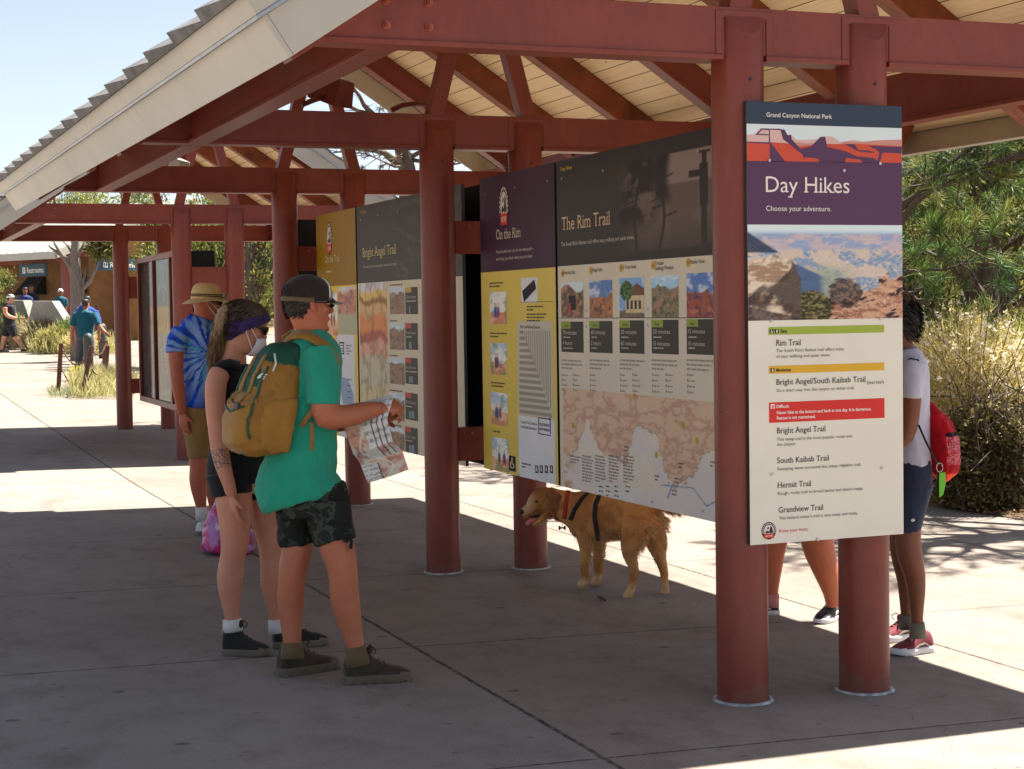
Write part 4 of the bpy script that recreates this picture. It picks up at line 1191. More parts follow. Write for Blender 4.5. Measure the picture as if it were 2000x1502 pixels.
for i, (ya, yb) in enumerate(((470, 605), (650, 783), (824, 955), (1000, 1135), (1172, 1310))):
    box = MB(); lt = MB(); gk = MB(); tabs = MB(); bot = MB()
    a, b_, c, d = panel_px(PA, f7, 420, ya, 495, yb); PA.picture('trail_photo', bd, a, b_, c, d, small_photo(140+i*7, C(180, 190, 196), C(146, 116, 92), C(82, 70, 62), 0.8, C(170, 140, 116)), 34, 44, 0.002)
    R(PA, f7, box, 499, ya, 562, yb, 0.0018)
    R(PA, f7, tabs, 499, ya, 528, ya+26, 0.0025)
    T(PA, f7, lt, ('2 to 4 hours', '4 to 6 hours', '6 to 9 hours', '9 to 12 hours', '2 to 3 days')[i], 503, 550, ya+55, 16)
    aa = PA.px(*f7(503, ya+72)); PA.greek(lt, aa[0], aa[1], 0.3, 0.012, 1, 0.02, i)
    for k in range(min(i+1, 4)): R(PA, f7, bot, 518+k*7, ya+95, 522+k*7, yb-4, 0.0026)
    aa = PA.px(*f7(420, ya-8)); PA.greek(gk, aa[0], aa[1], 0.5, 0.016, 1, 0.02, 30+i)
    box.build('time_box', ink(62, 56, 48), bd, fix=False); lt.build('light_print', ink(206, 200, 188), bd, fix=False); gk.build('fine_print', ink(110, 102, 90), bd, fix=False)
    tabs.build('grade_tab', ink(*((212, 170, 50) if i == 0 else (196, 62, 54))), bd, fix=False); bot.build('bottle_symbols', ink(150, 178, 190), bd, fix=False)
screws(PA, bd, [PA.px(*f7(*t)) for t in ((272, 128), (360, 105), (462, 90), (570, 470), (572, 545), (478, 630), (518, 980))])
# boards on the far side of the same frames, backs painted black
PB = Panel(0, 0.375, -1)
def back_board(ya, yb, zb_, zt, nm, label):
    root = empty('info_board', (0.375, (ya+yb)/2, zb_), label, 'information board', 'trail information boards')
    bd = PB.board('board', M_back, root, ya, yb, zb_, zt, 0.018)
    m = MB(); PB.rect(m, ya+.002, yb-.002, zb_+.002, zt-.5, 0.001); m.build('lower_print', ink(188, 178, 160), bd, fix=False)
    m = MB(); PB.rect(m, ya+.002, yb-.002, zt-.5, zt-.002, 0.001); m.build('header_print', ink(70, 84, 80), bd, fix=False)
back_board(0.21, 3.6, ZB1, ZT1, 'a', 'back-to-back board facing the pines, seen from its black reverse behind The Rim Trail board')
back_board(3.96, 7.58, ZB2, ZT2, 'b', 'back-to-back board seen as a black strip beside the second pair of columns')
# a narrow black end board just past the third pair of columns
root = empty('end_board', (0.26, 8.0, 0.70), 'black end board between the third pair of columns, left of the golden board', 'board')
b = MB(); b.box(0.14, 0.44, 8.0, 8.03, 0.72, 2.445); b.build('board', M_back, root, bevel=0.002)
b = MB(); b.box(0.18, 0.40, 7.83, 8.0, 2.03, 2.17); b.box(0.18, 0.40, 7.83, 8.0, 0.75, 0.88); b.build('bracket', M_red, root, bevel=0.002)

# ---- glazed case in the second shelter
root = empty('display_case', (0.2, 15.0, 0.5), 'red-framed glazed notice case in the farther shelter, left of the straw hat', 'display case')
xf, ya, yb, za_, zb_ = 0.13, 12.85, 16.45, 0.51, 2.395
ym = [ya, ya+1.2, ya+2.4, yb]
M_glass_, nt, bs = new_mat('case_glass')
bs.inputs['Base Color'].default_value = (0.02, 0.022, 0.024, 1); bs.inputs['Roughness'].default_value = 0.04; bs.inputs['Specular IOR Level'].default_value = 0.9
bs.inputs['Alpha'].default_value = 0.35
b = MB(); b.box(xf+0.03, xf+0.30, ya+0.03, yb-0.03, za_+0.03, zb_-0.03); b.build('cabinet', M_back, root)
fr = MB()
fr.box(xf-0.02, xf+0.029, ya, yb, zb_-0.07, zb_); fr.box(xf-0.02, xf+0.029, ya, yb, za_, za_+0.07)
for y in (ya+0.035, ya+1.2, ya+2.4, yb-0.035): fr.box(xf-0.02, xf+0.029, y-0.035, y+0.035, za_+0.0705, zb_-0.0705)
fr.build('frame', M_red, root)
PC = Panel(0, xf+0.0285, 1)
def pane_reflection(seed, c1, c2, c3):  # reflections in the case glass, trees and dark, painted as colours behind the panes
    def fn(U, V):
        n = fbm(U*5, V*9, seed)
        A = mixa(np.zeros(U.shape+(3,))+c1, c2, sstep(0.42, 0.6, n))
        return mixa(A, c3, sstep(0.5, 0.62, fbm(U*14, V*20, seed+4))*0.7)
    return fn
for i, (y_l, y_r, fn) in enumerate(((yb-0.07, ya+2.435, pane_reflection(3, C(70, 66, 60), C(104, 98, 92), C(120, 116, 110))), (ya+2.365, ya+1.235, pane_reflection(9, C(122, 112, 84), C(112, 124, 64), C(170, 158, 124))), (ya+1.165, ya+0.07, pane_reflection(15, C(150, 140, 110), C(90, 100, 60), C(190, 180, 150))))):
    PC.picture('pane_reflection', root, y_l, y_r, za_+0.0705, zb_-0.0705, fn, 40, 60, 0.001)
    g = MB(); g.box(xf+0.004, xf+0.008, y_r, y_l, za_+0.0705, zb_-0.0705); g.build('pane', M_glass_, root)
# ------------------------------------------------------------------ vegetation
def leaf_mat(name, rough=0.6, trans=0.4):
    m, nt, b = new_mat(name)
    a = nd(nt, 'ShaderNodeAttribute', attribute_name='tint')
    nt.links.new(a.outputs['Color'], b.inputs['Base Color'])
    b.inputs['Roughness'].default_value = rough; b.inputs['Specular IOR Level'].default_value = 0.25
    t = nd(nt, 'ShaderNodeBsdfTranslucent'); nt.links.new(a.outputs['Color'], t.inputs['Color'])
    mx = nd(nt, 'ShaderNodeMixShader'); mx.inputs[0].default_value = trans
    out = nt.nodes['Material Output']
    nt.links.new(b.outputs[0], mx.inputs[1]); nt.links.new(t.outputs[0], mx.inputs[2]); nt.links.new(mx.outputs[0], out.inputs[0])
    return m
M_leaf = leaf_mat('foliage')
M_needle = leaf_mat('pine_needles', 0.5, 0.35)
M_straw = leaf_mat('dry_grass', 0.8, 0.5)
def bark_mat(name, a, b_):
    m, nt, bs = new_mat(name)
    f = noise_node(nt, coords(nt, (14, 14, 2.2)), 3, 6, 0.7)
    nt.links.new(ramp(nt, f, [(0.3, a), (0.7, b_)]), bs.inputs['Base Color']); bs.inputs['Roughness'].default_value = 0.9
    bump(nt, bs, f, 0.02, 0.8)
    return m
M_bark = bark_mat('grey_brown_bark', srgb(62, 50, 42), srgb(112, 96, 84))
M_deadbark = bark_mat('weathered_bark', srgb(86, 78, 72), srgb(142, 132, 122))
def unit(v): return v/(np.linalg.norm(v, axis=-1, keepdims=True)+1e-9)
def blades(name, base, dirs, length, width, cols, m, parent=None, kink=0.0, rng=None, side=None):
    """one thin pointed quad per blade"""
    n = len(base)
    rng = rng or np.random.default_rng(1)
    r = rng.normal(size=(n, 3)); sd = unit(np.cross(dirs, r))
    length = np.broadcast_to(length, (n,))[:, None]; width = np.broadcast_to(width, (n,))[:, None]
    mid = base+dirs*length*0.45 + (unit(r)*kink*length if kink else 0)
    tip = base+dirs*length + (np.array([0, 0, -1.0])*kink*length if kink else 0)
    V = np.stack([base, mid+sd*width*0.5, tip, mid-sd*width*0.5], 1).reshape(-1, 3)
    F = np.arange(4*n).reshape(n, 4)
    return tri_soup(name, V, F, m, parent, {'tint': np.repeat(cols, 4, 0)})
def tints(n, cols, rng, jit=0.18):
    cols = np.array(cols)
    k = rng.integers(0, len(cols), n)
    return np.clip(cols[k]*(1+rng.normal(size=(n, 1))*jit)+rng.normal(size=(n, 3))*0.004, 0.003, 1)
JUN = [srgb(112, 120, 60), srgb(128, 132, 68), srgb(88, 100, 52), srgb(146, 142, 74), srgb(70, 82, 46)]
PIN = [srgb(70, 92, 56), srgb(88, 106, 64), srgb(58, 78, 52), srgb(104, 116, 70)]
def juniper_mesh(seed, h, r, nclump=150, per=60, leaf=0.085, low=0.05, cols=JUN, dead=0.04):
    """returns (crown arrays, trunk MB) about the origin"""
    rng = np.random.default_rng(seed)
    tr = MB()
    lean = rng.normal(size=2)*0.06*h
    tp = [(0, 0, -0.1)]+[(lean[0]*t+0.05*r*math.sin(5*t+seed), lean[1]*t, h*0.86*t) for t in (0.25, 0.5, 0.75, 1.0)]
    tr.tube(tp, [0.05*r+0.03*h*0.5, 0.045*h*0.6, 0.03*h*0.6, 0.018*h*0.6, 0.008], 8)
    # clumps at the ends of limbs, in an uneven shell
    cs = []
    lobes = [(rng.uniform(0, 6.28), rng.uniform(low, 0.8), rng.uniform(0.55, 1.05), rng.uniform(0.22, 0.42)) for _ in range(12)]
    for i in range(nclump):
        az, zl, rr, sz = lobes[rng.integers(0, len(lobes))]
        prof = math.sin(math.pi*min(1, (0.15+0.85*zl)))**0.6
        c = np.array([math.cos(az), math.sin(az), 0])*r*rr*prof*0.75 + np.array([lean[0]*zl, lean[1]*zl, h*(0.06+0.9*zl)])
        c = c + unit(rng.normal(size=3))*np.array([r, r, h*0.3])*sz*rng.uniform(0.2, 1.0)
        c[2] = min(max(c[2], low*h+0.1), h*1.0)
        cs.append(c)
        if i % 5 == 0:
            z0 = max(0.12*h, c[2]*0.62)
            st = np.array([lean[0]*z0/h, lean[1]*z0/h, z0])
            md = (st+c)/2+rng.normal(size=3)*0.06*r
            tr.tube([st, md, c], [0.022*h*0.55, 0.012*h*0.5, 0.004], 5)
    cs = np.array(cs)
    n = nclump*per
    idx = np.repeat(np.arange(nclump), per)
    sz = rng.uniform(0.07, 0.17, nclump)[idx][:, None]*r
    off = rng.normal(size=(n, 3))*sz*np.array([1, 1, 0.8])
    base = cs[idx]+off
    out = base-np.array([0, 0, h*0.4]); out[:, 2] *= 0.4
    d = unit(unit(out)*0.8+np.array([0, 0, 0.7])+rng.normal(size=(n, 3))*0.75)
    cl = tints(nclump, cols, rng, 0.15)[idx]*(1+rng.normal(size=(n, 1))*0.2)
    k = rng.random(n) < dead; cl[k] = srgb(132, 100, 62)
    return base, d, rng.uniform(0.6, 1.3, n)*leaf, rng.uniform(0.25, 0.45, n)*leaf, np.clip(cl, 0.004, 1), tr, rng
def juniper(pos, label, group, seed, h, r, **k):
    base, d, L, Wd, cl, tr, rng = juniper_mesh(seed, h, r, **k)
    root = empty('juniper_tree', pos, label, 'tree', group)
    p = np.array(pos)
    blades('crown', base+p, d, L, Wd, cl, M_leaf, root, 0.0, rng)
    tr.v = [tuple(np.array(v)+p) for v in tr.v]
    tr.build('trunk', M_bark, root, True)
    return root
def copy_tree(root, pos, rot, sc, label):
    r = root.copy(); COL.objects.link(r); r.location = pos; r.rotation_euler = (0, 0, rot); r.scale = (sc, sc, sc)
    r['label'] = label
    for ch in list(root.children):
        c = ch.copy(); COL.objects.link(c); c.parent = r
        c.matrix_parent_inverse = ch.matrix_parent_inverse.copy()
    return r
def needles(points, dirs, rng, per=46, L=0.13, W=0.0045, cols=PIN):
    n = len(points)*per
    idx = np.repeat(np.arange(len(points)), per)
    d = unit(dirs[idx]*0.75+rng.normal(size=(n, 3))*0.62)
    base = points[idx]-dirs[idx]*rng.uniform(0, 0.07, (n, 1))
    cl = tints(len(points), cols, rng, 0.15)[idx]*(1+rng.normal(size=(n, 1))*0.22)
    return base, d, rng.uniform(0.7, 1.2, n)*L, np.full(n, W), np.clip(cl, 0.004, 1)
def pine(pos, label, group, seed, limbs, trunk, tuft_per=46, L=0.13, W=0.0045, twigs=7, cols=PIN, twig_len=(0.25, 0.6), bare=0.0, name='pine_tree'):
    """limbs: world polylines; twigs with needle tufts grow along them"""
    rng = np.random.default_rng(seed)
    root = empty(name, pos, label, 'tree', group)
    tr = MB(); tp = []; td = []
    pts, rad = trunk
    tr.tube(pts, rad, 9)
    for limb, r0 in limbs:
        limb = [np.array(p, float) for p in limb]
        # smooth and roughen
        q = []
        for a, b_ in zip(limb[:-1], limb[1:]):
            for t in np.linspace(0, 1, 4)[:-1]: q.append(a*(1-t)+b_*t+rng.normal(size=3)*0.018)
        q.append(limb[-1])
        tr.tube(q, list(np.linspace(r0, 0.006, len(q))), 6)
        tot = len(q)
        for i in range(1, tot):
            for _ in range(max(1, int(twigs*0.4))):
                if i < tot*0.25 and rng.random() < 0.6: continue
                tdir = unit(q[i]-q[i-1])
                d = unit(tdir*0.7+rng.normal(size=3)*0.8+np.array([0, 0, 0.12]))
                ln = rng.uniform(*twig_len)
                e = q[i]+d*ln*0.5+rng.normal(size=3)*0.03; e2 = e+unit(d+rng.normal(size=3)*0.35)*ln*0.5
                tr.tube([q[i], e, e2], [0.009, 0.006, 0.003], 4, caps=False)
                if rng.random() < bare: continue
                for t_ in (0.55, 1.0):
                    tp.append(e*(1-t_)+e2*t_); td.append(unit(e2-e))
    tr.build('trunk', M_bark, root, True)
    b_, d, L_, W_, c = needles(np.array(tp), np.array(td), rng, tuft_per, L, W, cols)
    blades('crown', b_, d, L_, W_, c, M_needle, root, 0.0, rng)
    return root

def gpos(x, y, dz=0.0): return (x, y, gz(x, y)+dz)
# planting bed on the right, with its litter
def bed_edge(y): return 5.12+0.05*math.sin(y*1.7)
xs = np.linspace(0, 26, 60)
ysb = np.linspace(-8, 9.3, 60)
rb = np.random.default_rng(5)
V = []
for y in ysb:
    for i, x in enumerate(xs):
        X_ = bed_edge(y)+x
        V.append((X_, y, gz(X_, y)+(0.006 if i == 0 else 0.012+0.05*min(1, x/1.5)*vnoise(np.array([X_*2.2]), np.array([y*2.2]))[0])))
nb = len(xs)
F = [(j*nb+i, j*nb+i+1, (j+1)*nb+i+1, (j+1)*nb+i) for j in range(len(ysb)-1) for i in range(nb-1)]
M_soil = basic('needle_litter_soil', srgb(104, 84, 66), 0.95, 0.35, 7, 0.03, 40)
tag(tri_soup('planting_bed', V, F, M_soil, smooth_shade=True), kind='structure')
n = 9000
bx = 5.1+rb.gamma(1.2, 1.6, n); by = rb.uniform(-1, 9, n)
base = np.array([(x, y, gz(x, y)+0.025) for x, y in zip(bx, by)])
dd = rb.normal(size=(n, 3)); dd[:, 2] = np.abs(dd[:, 2])*0.25; dd = unit(dd)
o = blades('leaf_litter', base, dd, rb.uniform(0.03, 0.11, n), rb.uniform(0.006, 0.025, n), tints(n, [srgb(140, 112, 80), srgb(100, 78, 58), srgb(170, 146, 110), srgb(84, 66, 50)], rb), M_straw)
tag(o, 'brown fallen needles and twigs lying along the edge of the pavement', 'leaf litter', kind='stuff')

# golden seed-headed shrub and the dark tangle under it
def shrub(name, pos, label, group, seed, h, r, n, L, W, cols, heads=0, headcol=None, cat='shrub', stems=30, flat_=1.0, up=0.8):
    rng = np.random.default_rng(seed)
    root = empty(name, pos, label, cat, group)
    p = np.array(pos)
    th = rng.uniform(0, 6.283, n); rr = np.sqrt(rng.random(n))*r*0.85; 
    st = np.c_[np.cos(th)*rr*0.55, np.sin(th)*rr*0.55*flat_, rng.random(n)**0.7*h*0.72*(1-0.45*(rr/r)**2)]
    lob = 0.75+0.5*vnoise(np.cos(th)*2+3, np.sin(th)*2+st[:, 2]*1.5, seed)
    st = st*np.c_[lob, lob, 0.8+0.25*lob]
    d = unit(np.c_[np.cos(th)*rr/r*0.9, np.sin(th)*rr/r*0.9*flat_, np.full(n, up)]+rng.normal(size=(n, 3))*(0.75 if heads else 0.45 if up > .5 else 0.9))
    blades('foliage', st+p, d, rng.uniform(0.6, 1.4, n)*L, rng.uniform(0.7, 1.3, n)*W, tints(n, cols, rng, 0.2), M_straw if heads else M_leaf, root, 0.06, rng)
    b = MB()
    for k in range(stems):
        a = rng.uniform(0, 6.283); q = rng.uniform(0.2, 0.9)*r
        if up < .5:
            e = p+np.array([q*math.cos(a), q*math.sin(a), h*rng.uniform(.2, .95)]); v = rng.normal(size=3)*.22
            b.tube([p+[0.05*math.cos(a), 0.05*math.sin(a), -0.03], (p+e)/2+rng.normal(size=3)*.08, e], [.012, .008, .004], 4, caps=False); b.tube([e-v, e+v*.2, e+v+rng.normal(size=3)*.05], [.005, .005, .002], 4, caps=False)
            continue
        b.tube([p+[0.05*math.cos(a), 0.05*math.sin(a), -0.03], p+[q*0.4*math.cos(a), q*0.4*math.sin(a)*flat_, h*0.4], p+[q*math.cos(a), q*math.sin(a)*flat_, h*rng.uniform(0.6, 0.95)]], [0.012, 0.008, 0.003], 4, caps=False)
    b.build('stems', M_bark, root)
    if heads:
        k = rng.integers(0, n, heads)
        hp = st[k]+d[k]*L*1.0+p
        m = 9
        bb = np.repeat(hp, m, 0)
        blades('seed_heads', bb, unit(rng.normal(size=(heads*m, 3))+np.array([0, 0, 0.4])), rng.uniform(0.018, 0.042, heads*m), np.full(heads*m, 0.014), tints(heads*m, [headcol], rng, 0.1), M_straw, root, 0, rng)
    return root
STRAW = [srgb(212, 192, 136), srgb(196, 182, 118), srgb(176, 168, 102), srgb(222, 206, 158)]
p_ = at_depth(1890, 900, 14.9)
shrub('seed_head_shrub', gpos(p_[0], p_[1]), 'pale golden shrub full of white fluffy seed heads, right of the red bag', None, 3, 2.15, 1.1, 14000, 0.16, 0.007, STRAW, 1500, srgb(240, 230, 210))
p_ = at_depth(1822, 900, 15.6)
shrub('seed_head_shrub', gpos(p_[0], p_[1]), 'pale golden seed-headed shrub directly behind the red bag', None, 5, 1.95, 0.75, 9000, 0.15, 0.007, STRAW, 800, srgb(240, 230, 210))
p_ = at_depth(1995, 900, 15.4)
shrub('seed_head_shrub', gpos(p_[0], p_[1]), 'greener feathery shrub cut by the right edge of the photo, beside the golden shrub', None, 8, 2.1, 0.85, 9000, 0.16, 0.006, [srgb(150, 150, 84), srgb(128, 136, 74), srgb(176, 168, 106)], 250, srgb(220, 212, 184))
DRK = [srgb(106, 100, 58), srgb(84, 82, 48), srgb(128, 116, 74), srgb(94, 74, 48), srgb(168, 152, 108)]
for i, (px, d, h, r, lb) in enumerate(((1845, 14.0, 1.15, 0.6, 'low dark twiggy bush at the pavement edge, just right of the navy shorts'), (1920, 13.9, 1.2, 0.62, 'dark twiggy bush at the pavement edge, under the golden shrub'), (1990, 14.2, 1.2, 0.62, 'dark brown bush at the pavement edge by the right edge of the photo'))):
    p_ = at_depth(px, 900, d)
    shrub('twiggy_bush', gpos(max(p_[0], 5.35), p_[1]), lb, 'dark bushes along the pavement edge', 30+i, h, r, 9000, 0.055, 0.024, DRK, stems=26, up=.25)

# ponderosa limbs reaching from behind the big sign
D3 = lambda l: [tuple(at_depth(*q)) for q in l]
base_p = at_depth(1700, 900, 16.5); bp_ = gpos(base_p[0], base_p[1])
trunk = ([(bp_[0], bp_[1], bp_[2]-0.1)]+D3([(1702, 620, 16.3), (1712, 480, 16.0), (1725, 300, 15.9), (1735, 60, 15.9), (1745, -260, 15.9)]), [0.14, 0.12, 0.10, 0.085, 0.06, 0.03])
limbs = [(D3([(1708, 470, 16.0), (1768, 402, 15.6), (1835, 335, 15.2), (1900, 288, 14.9), (1970, 240, 14.6)]), 0.045),
         (D3([(1706, 500, 16.0), (1790, 392, 15.4), (1860, 350, 15.0), (1930, 338, 14.7), (2010, 345, 14.4)]), 0.038),
         (D3([(1715, 420, 16.0), (1840, 318, 15.6), (1900, 322, 15.2), (1960, 312, 14.8), (2060, 300, 14.5)]), 0.035),
         (D3([(1704, 560, 16.2), (1790, 498, 15.8), (1850, 510, 15.4), (1905, 480, 15.2)]), 0.028),
         (D3([(1703, 600, 16.2), (1770, 560, 15.6), (1800, 590, 15.2)]), 0.025),
         (D3([(1706, 540, 16.2), (1780, 530, 15.5), (1880, 520, 15.1), (1920, 560, 14.8)]), 0.025),
         (D3([(1712, 380, 16.0), (1790, 330, 16.4), (1880, 400, 16.8), (1930, 440, 16.9)]), 0.025),
         (D3([(1725, 200, 15.9), (1850, 150, 15.2), (1990, 180, 14.8), (2100, 200, 14.5)]), 0.04),
         (D3([(1735, 50, 15.9), (1850, -20, 15.0), (1990, 20, 14.2)]), 0.035),
         (D3([(1735, 100, 15.9), (1640, 20, 15.2), (1560, 40, 14.8)]), 0.035)]
pine(bp_, 'long-needled pine with bare dark limbs reaching right from behind the big sign', 'trees on the right', 11, limbs, (trunk[0], trunk[1]), 48, 0.155, 0.0062, 7, [srgb(84, 112, 56), srgb(112, 136, 66), srgb(62, 88, 50), srgb(148, 154, 86)])
# junipers and pines of the bed
J = [(1965, 17.6, 5.4, 1.5, 41, 'dense yellow-green juniper filling the upper right, behind the golden shrub'),
     (1885, 19.5, 4.3, 1.3, 42, 'bright juniper behind the pine limbs, seen right of the big sign'),
     (1790, 20.5, 3.4, 1.3, 43, 'low juniper behind the head of the man with the red bag')]
protos = []
for (px, d, h, r, sd, lb) in J:
    p_ = at_depth(px, 800, d)
    protos.append(juniper(gpos(p_[0], p_[1]), lb, 'trees on the right', sd, h, r, nclump=230, per=95, leaf=0.075))
# tall pine out to the right whose shade falls across the paving
def plain_pine(pos, label, group, seed, h, r, z0, nl=26, **k):
    rng = np.random.default_rng(seed)
    p = np.array(pos)
    tk = ([p+[0, 0, -0.1], p+[0.05, 0, h*0.35], p+[0.0, 0.08, h*0.7], p+[0.03, 0.0, h]], [0.028*h, 0.022*h, 0.013*h, 0.004*h])
    lm = []
    for i in range(nl):
        t = (i+0.5)/nl; z = z0+(h-z0)*t
        az = i*2.4+rng.uniform(-.3, .3); ln = r*(1-t*0.65)*rng.uniform(0.7, 1.15)
        dr = np.array([math.cos(az), math.sin(az), 0])
        lm.append(([p+[0, 0, z], p+dr*ln*0.5+[0, 0, z+0.05*ln], p+dr*ln+[0, 0, z+rng.uniform(-.12, .2)*ln]], 0.011*h*(1-t*0.6)))
    return pine(pos, label, group, seed, lm, tk, **k)
plain_pine(gpos(6.9, 4.6), 'tall pine at the right edge of the photo, its shade falling on the paving', 'trees on the right', 51, 7.5, 2.3, 2.7, nl=30, tuft_per=30, L=0.15, W=0.008, twigs=6)
plain_pine(gpos(6.6, 10.8), 'pine beyond the trail panels, shading the paving behind the dog', 'trees on the right', 52, 7.0, 2.2, 2.5, nl=26, tuft_per=24, L=0.15, W=0.01, twigs=5)
# trees behind the shelters
gnarl = [(120, 76.0, 8.6, 2.6, 61, 'sunlit juniper showing above the farther beam, left of the first strut pair'),
         (262, 70.0, 8.4, 2.2, 62, 'juniper behind the farther shelter, over the glazed case'),
         (352, 40.0, 5.8, 1.35, 63, 'juniper seen between the two farther columns, above the straw hat'),
         (432, 36.0, 5.4, 1.3, 64, 'olive juniper right of the farther columns'),
         (516, 34.0, 5.4, 1.5, 65, 'juniper with dark leaning limbs left of the golden board')]
for (px, d, h, r, sd, lb) in gnarl:
    p_ = at_depth(px, 700, d)
    juniper(gpos(p_[0], p_[1]), lb, 'junipers behind the shelters', sd, h*0.93, r, nclump=150, per=60, leaf=0.11, low=0.28)
for i, (px, d, rot, s_, lb) in enumerate(((640, 40, 1.0, 0.95, 'far juniper behind the golden board'), (780, 42, 2.2, 0.9, 'far juniper below the bare-limbed pine'), (920, 38, 3.4, 0.8, 'far juniper hidden behind the On the Rim board'), (1100, 40, 4.0, 0.8, 'far juniper hidden behind The Rim Trail board'), (1560, 27, 0.4, 0.85, 'juniper behind the big sign'), (1690, 26, 1.4, 0.9, 'juniper behind the right half of the big sign'), (1850, 27, 2.5, 1.0, 'back-row juniper above the golden shrub'), (1990, 26, 3.9, 1.05, 'back-row juniper at the right edge of the photo'))):
    p_ = at_depth(px, 700, d)
    c = copy_tree(protos[i % 3], gpos(p_[0], p_[1]), rot, s_, lb)
    c['group'] = 'far junipers'
# big sparse pine against the sky
bpz = at_depth(800, 650, 27.0); bq = gpos(bpz[0], bpz[1])
trunk = ([(bq[0], bq[1], bq[2]-0.1)]+D3([(802, 480, 27), (795, 330, 27), (775, 250, 27), (790, 120, 27), (800, -80, 27)]), [0.2, 0.17, 0.14, 0.11, 0.07, 0.03])
limbs = [(D3([(795, 330, 27), (750, 300, 26.6), (700, 292, 26.2), (640, 300, 26)]), 0.07), (D3([(780, 270, 27), (716, 215, 26.5), (695, 170, 26), (690, 130, 25.7)]), 0.06),
         (D3([(790, 300, 27), (840, 300, 27), (900, 318, 27.2), (980, 300, 27.5)]), 0.05), (D3([(780, 250, 27), (750, 200, 26), (760, 150, 25.5)]), 0.04),
         (D3([(795, 320, 27), (760, 325, 26.5), (735, 310, 26.2)]), 0.035), (D3([(800, 310, 27), (870, 330, 27), (930, 312, 27.1)]), 0.04),
         (D3([(778, 240, 27), (660, 200, 26), (600, 175, 25.6), (560, 170, 25)]), 0.04), (D3([(790, 140, 27), (700, 90, 26), (640, 60, 25)]), 0.04), (D3([(795, 200, 27), (830, 180, 27), (900, 150, 27.5)]), 0.04)]
pine(bq, 'tall sparse pine with bare twigs against the sky, behind the farther end of the shelter', 'tall pines', 21, limbs, (trunk[0], trunk[1]), 22, 0.11, 0.012, 5, [srgb(120, 110, 84), srgb(96, 96, 66), srgb(142, 124, 92)], (0.2, 0.55), 0.5)
# juniper at the far left edge
p_ = at_depth(-14, 700, 53.5); juniper(gpos(p_[0], p_[1]), 'green juniper cut by the left edge of the photo, left of the restrooms sign', 'junipers by the restrooms', 71, 3.5, 0.85, nclump=130, per=60, leaf=0.11)
# wooded backdrop
rng = np.random.default_rng(77)
V = []; D = []; Cc = []
for i in range(260):
    if i < 150: px = rng.uniform(-500, 1100); d = rng.uniform(80, 110)
    else: px = rng.uniform(1500, 2700); d = rng.uniform(34, 60)
    c = at_depth(px, 700, d); hh = rng.uniform(3.4, 5.6) if d < 70 else rng.uniform(5.4, 7.2); r_ = rng.uniform(1.2, 2.0)*(1 if d < 70 else 1.9)
    n = 420 if d < 70 else 900
    q = unit(rng.normal(size=(n, 3)))*rng.random((n, 1))**0.4*np.array([r_, r_, hh*0.5])
    q[:, :2] *= (1-0.35*(q[:, 2:]/(hh*0.5)))
    q = q+np.array([c[0], c[1], gz(c[0], c[1])+hh*0.48])
    V.append(q); D.append(unit(rng.normal(size=(n, 3))+np.array([0, 0, 0.6]))); Cc.append(np.tile(tints(1, JUN, rng, 0.2), (n, 1))*(1+rng.normal(size=(n, 1))*0.2))
V = np.concatenate(V); D = np.concatenate(D); Cc = np.clip(np.concatenate(Cc), 0.004, 1)
o = blades('woodland', V, D, rng.uniform(0.25, 0.5, len(V)), rng.uniform(0.12, 0.2, len(V)), Cc, M_leaf, None, 0, rng)
tag(o, 'far woodland of junipers closing off the view behind the plaza', 'woodland', kind='stuff')

# ------------------------------------------------------------------ restroom building
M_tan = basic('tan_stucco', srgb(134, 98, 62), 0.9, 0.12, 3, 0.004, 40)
M_ochre = basic('tan_stucco_lit', srgb(176, 132, 74), 0.9, 0.1, 3, 0.004, 40)  # sunlit tone of the tan wall, held in the colour
M_roofmetal = basic('pale_standing_seam', srgb(196, 196, 188), 0.4, 0.06, 2)
M_teal = flat('sign_teal', srgb(34, 70, 84), 0.5)
M_white = flat('sign_white', srgb(226, 226, 220), 0.5)
M_awn = basic('black_awning', (0.02, 0.02, 0.022), 0.8, 0.2, 5)
M_pale = basic('pale_plaster', srgb(146, 143, 134), 0.9, 0.1, 2.5, 0.004, 30)
Cb = at_depth(131, 650, 58.0); zg = gz(Cb[0], Cb[1]); Cb = np.array([Cb[0], Cb[1], zg-0.22])
r_ = np.array([math.cos(YAW), -math.sin(YAW), 0]); f_ = AWAY
av = -0.76*r_+0.65*f_; bv = 0.65*r_+0.76*f_; uv = np.array([0, 0, 1.0])
def bl(a, b, z): return Cb+av*a+bv*b+uv*z
def bbox(mb, a0, a1, b0, b1, z0, z1): mb.hexa([bl(a0, b0, z0), bl(a1, b0, z0), bl(a1, b1, z0), bl(a0, b1, z0), bl(a0, b0, z1), bl(a1, b0, z1), bl(a1, b1, z1), bl(a0, b1, z1)])
rest = empty('restroom_building', tuple(Cb), 'tan restroom building with a pale ribbed metal roof, far left behind the dead tree', 'building')
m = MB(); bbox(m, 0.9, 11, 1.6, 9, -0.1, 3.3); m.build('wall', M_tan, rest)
m = MB()
v = [bl(0.9, 1.6, 3.3), bl(0.9, 9, 3.3), bl(0.9, 5.3, 4.45), bl(11, 1.6, 3.3), bl(11, 9, 3.3), bl(11, 5.3, 4.45)]
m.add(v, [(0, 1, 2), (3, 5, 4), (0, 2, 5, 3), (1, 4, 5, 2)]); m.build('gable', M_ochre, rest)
m = MB(); bbox(m, -0.03, 0.25, -0.03, 0.25, -0.1, 3.2); m.build('post', M_red, rest)
m = MB(); bbox(m, 6.5, 6.8, 0.0, 0.28, -0.1, 3.2); m.build('post', M_red, rest)
m = MB(); bbox(m, -0.2, 11, -0.02, 0.26, 3.0, 3.21); m.build('eave_beam', M_red, rest)
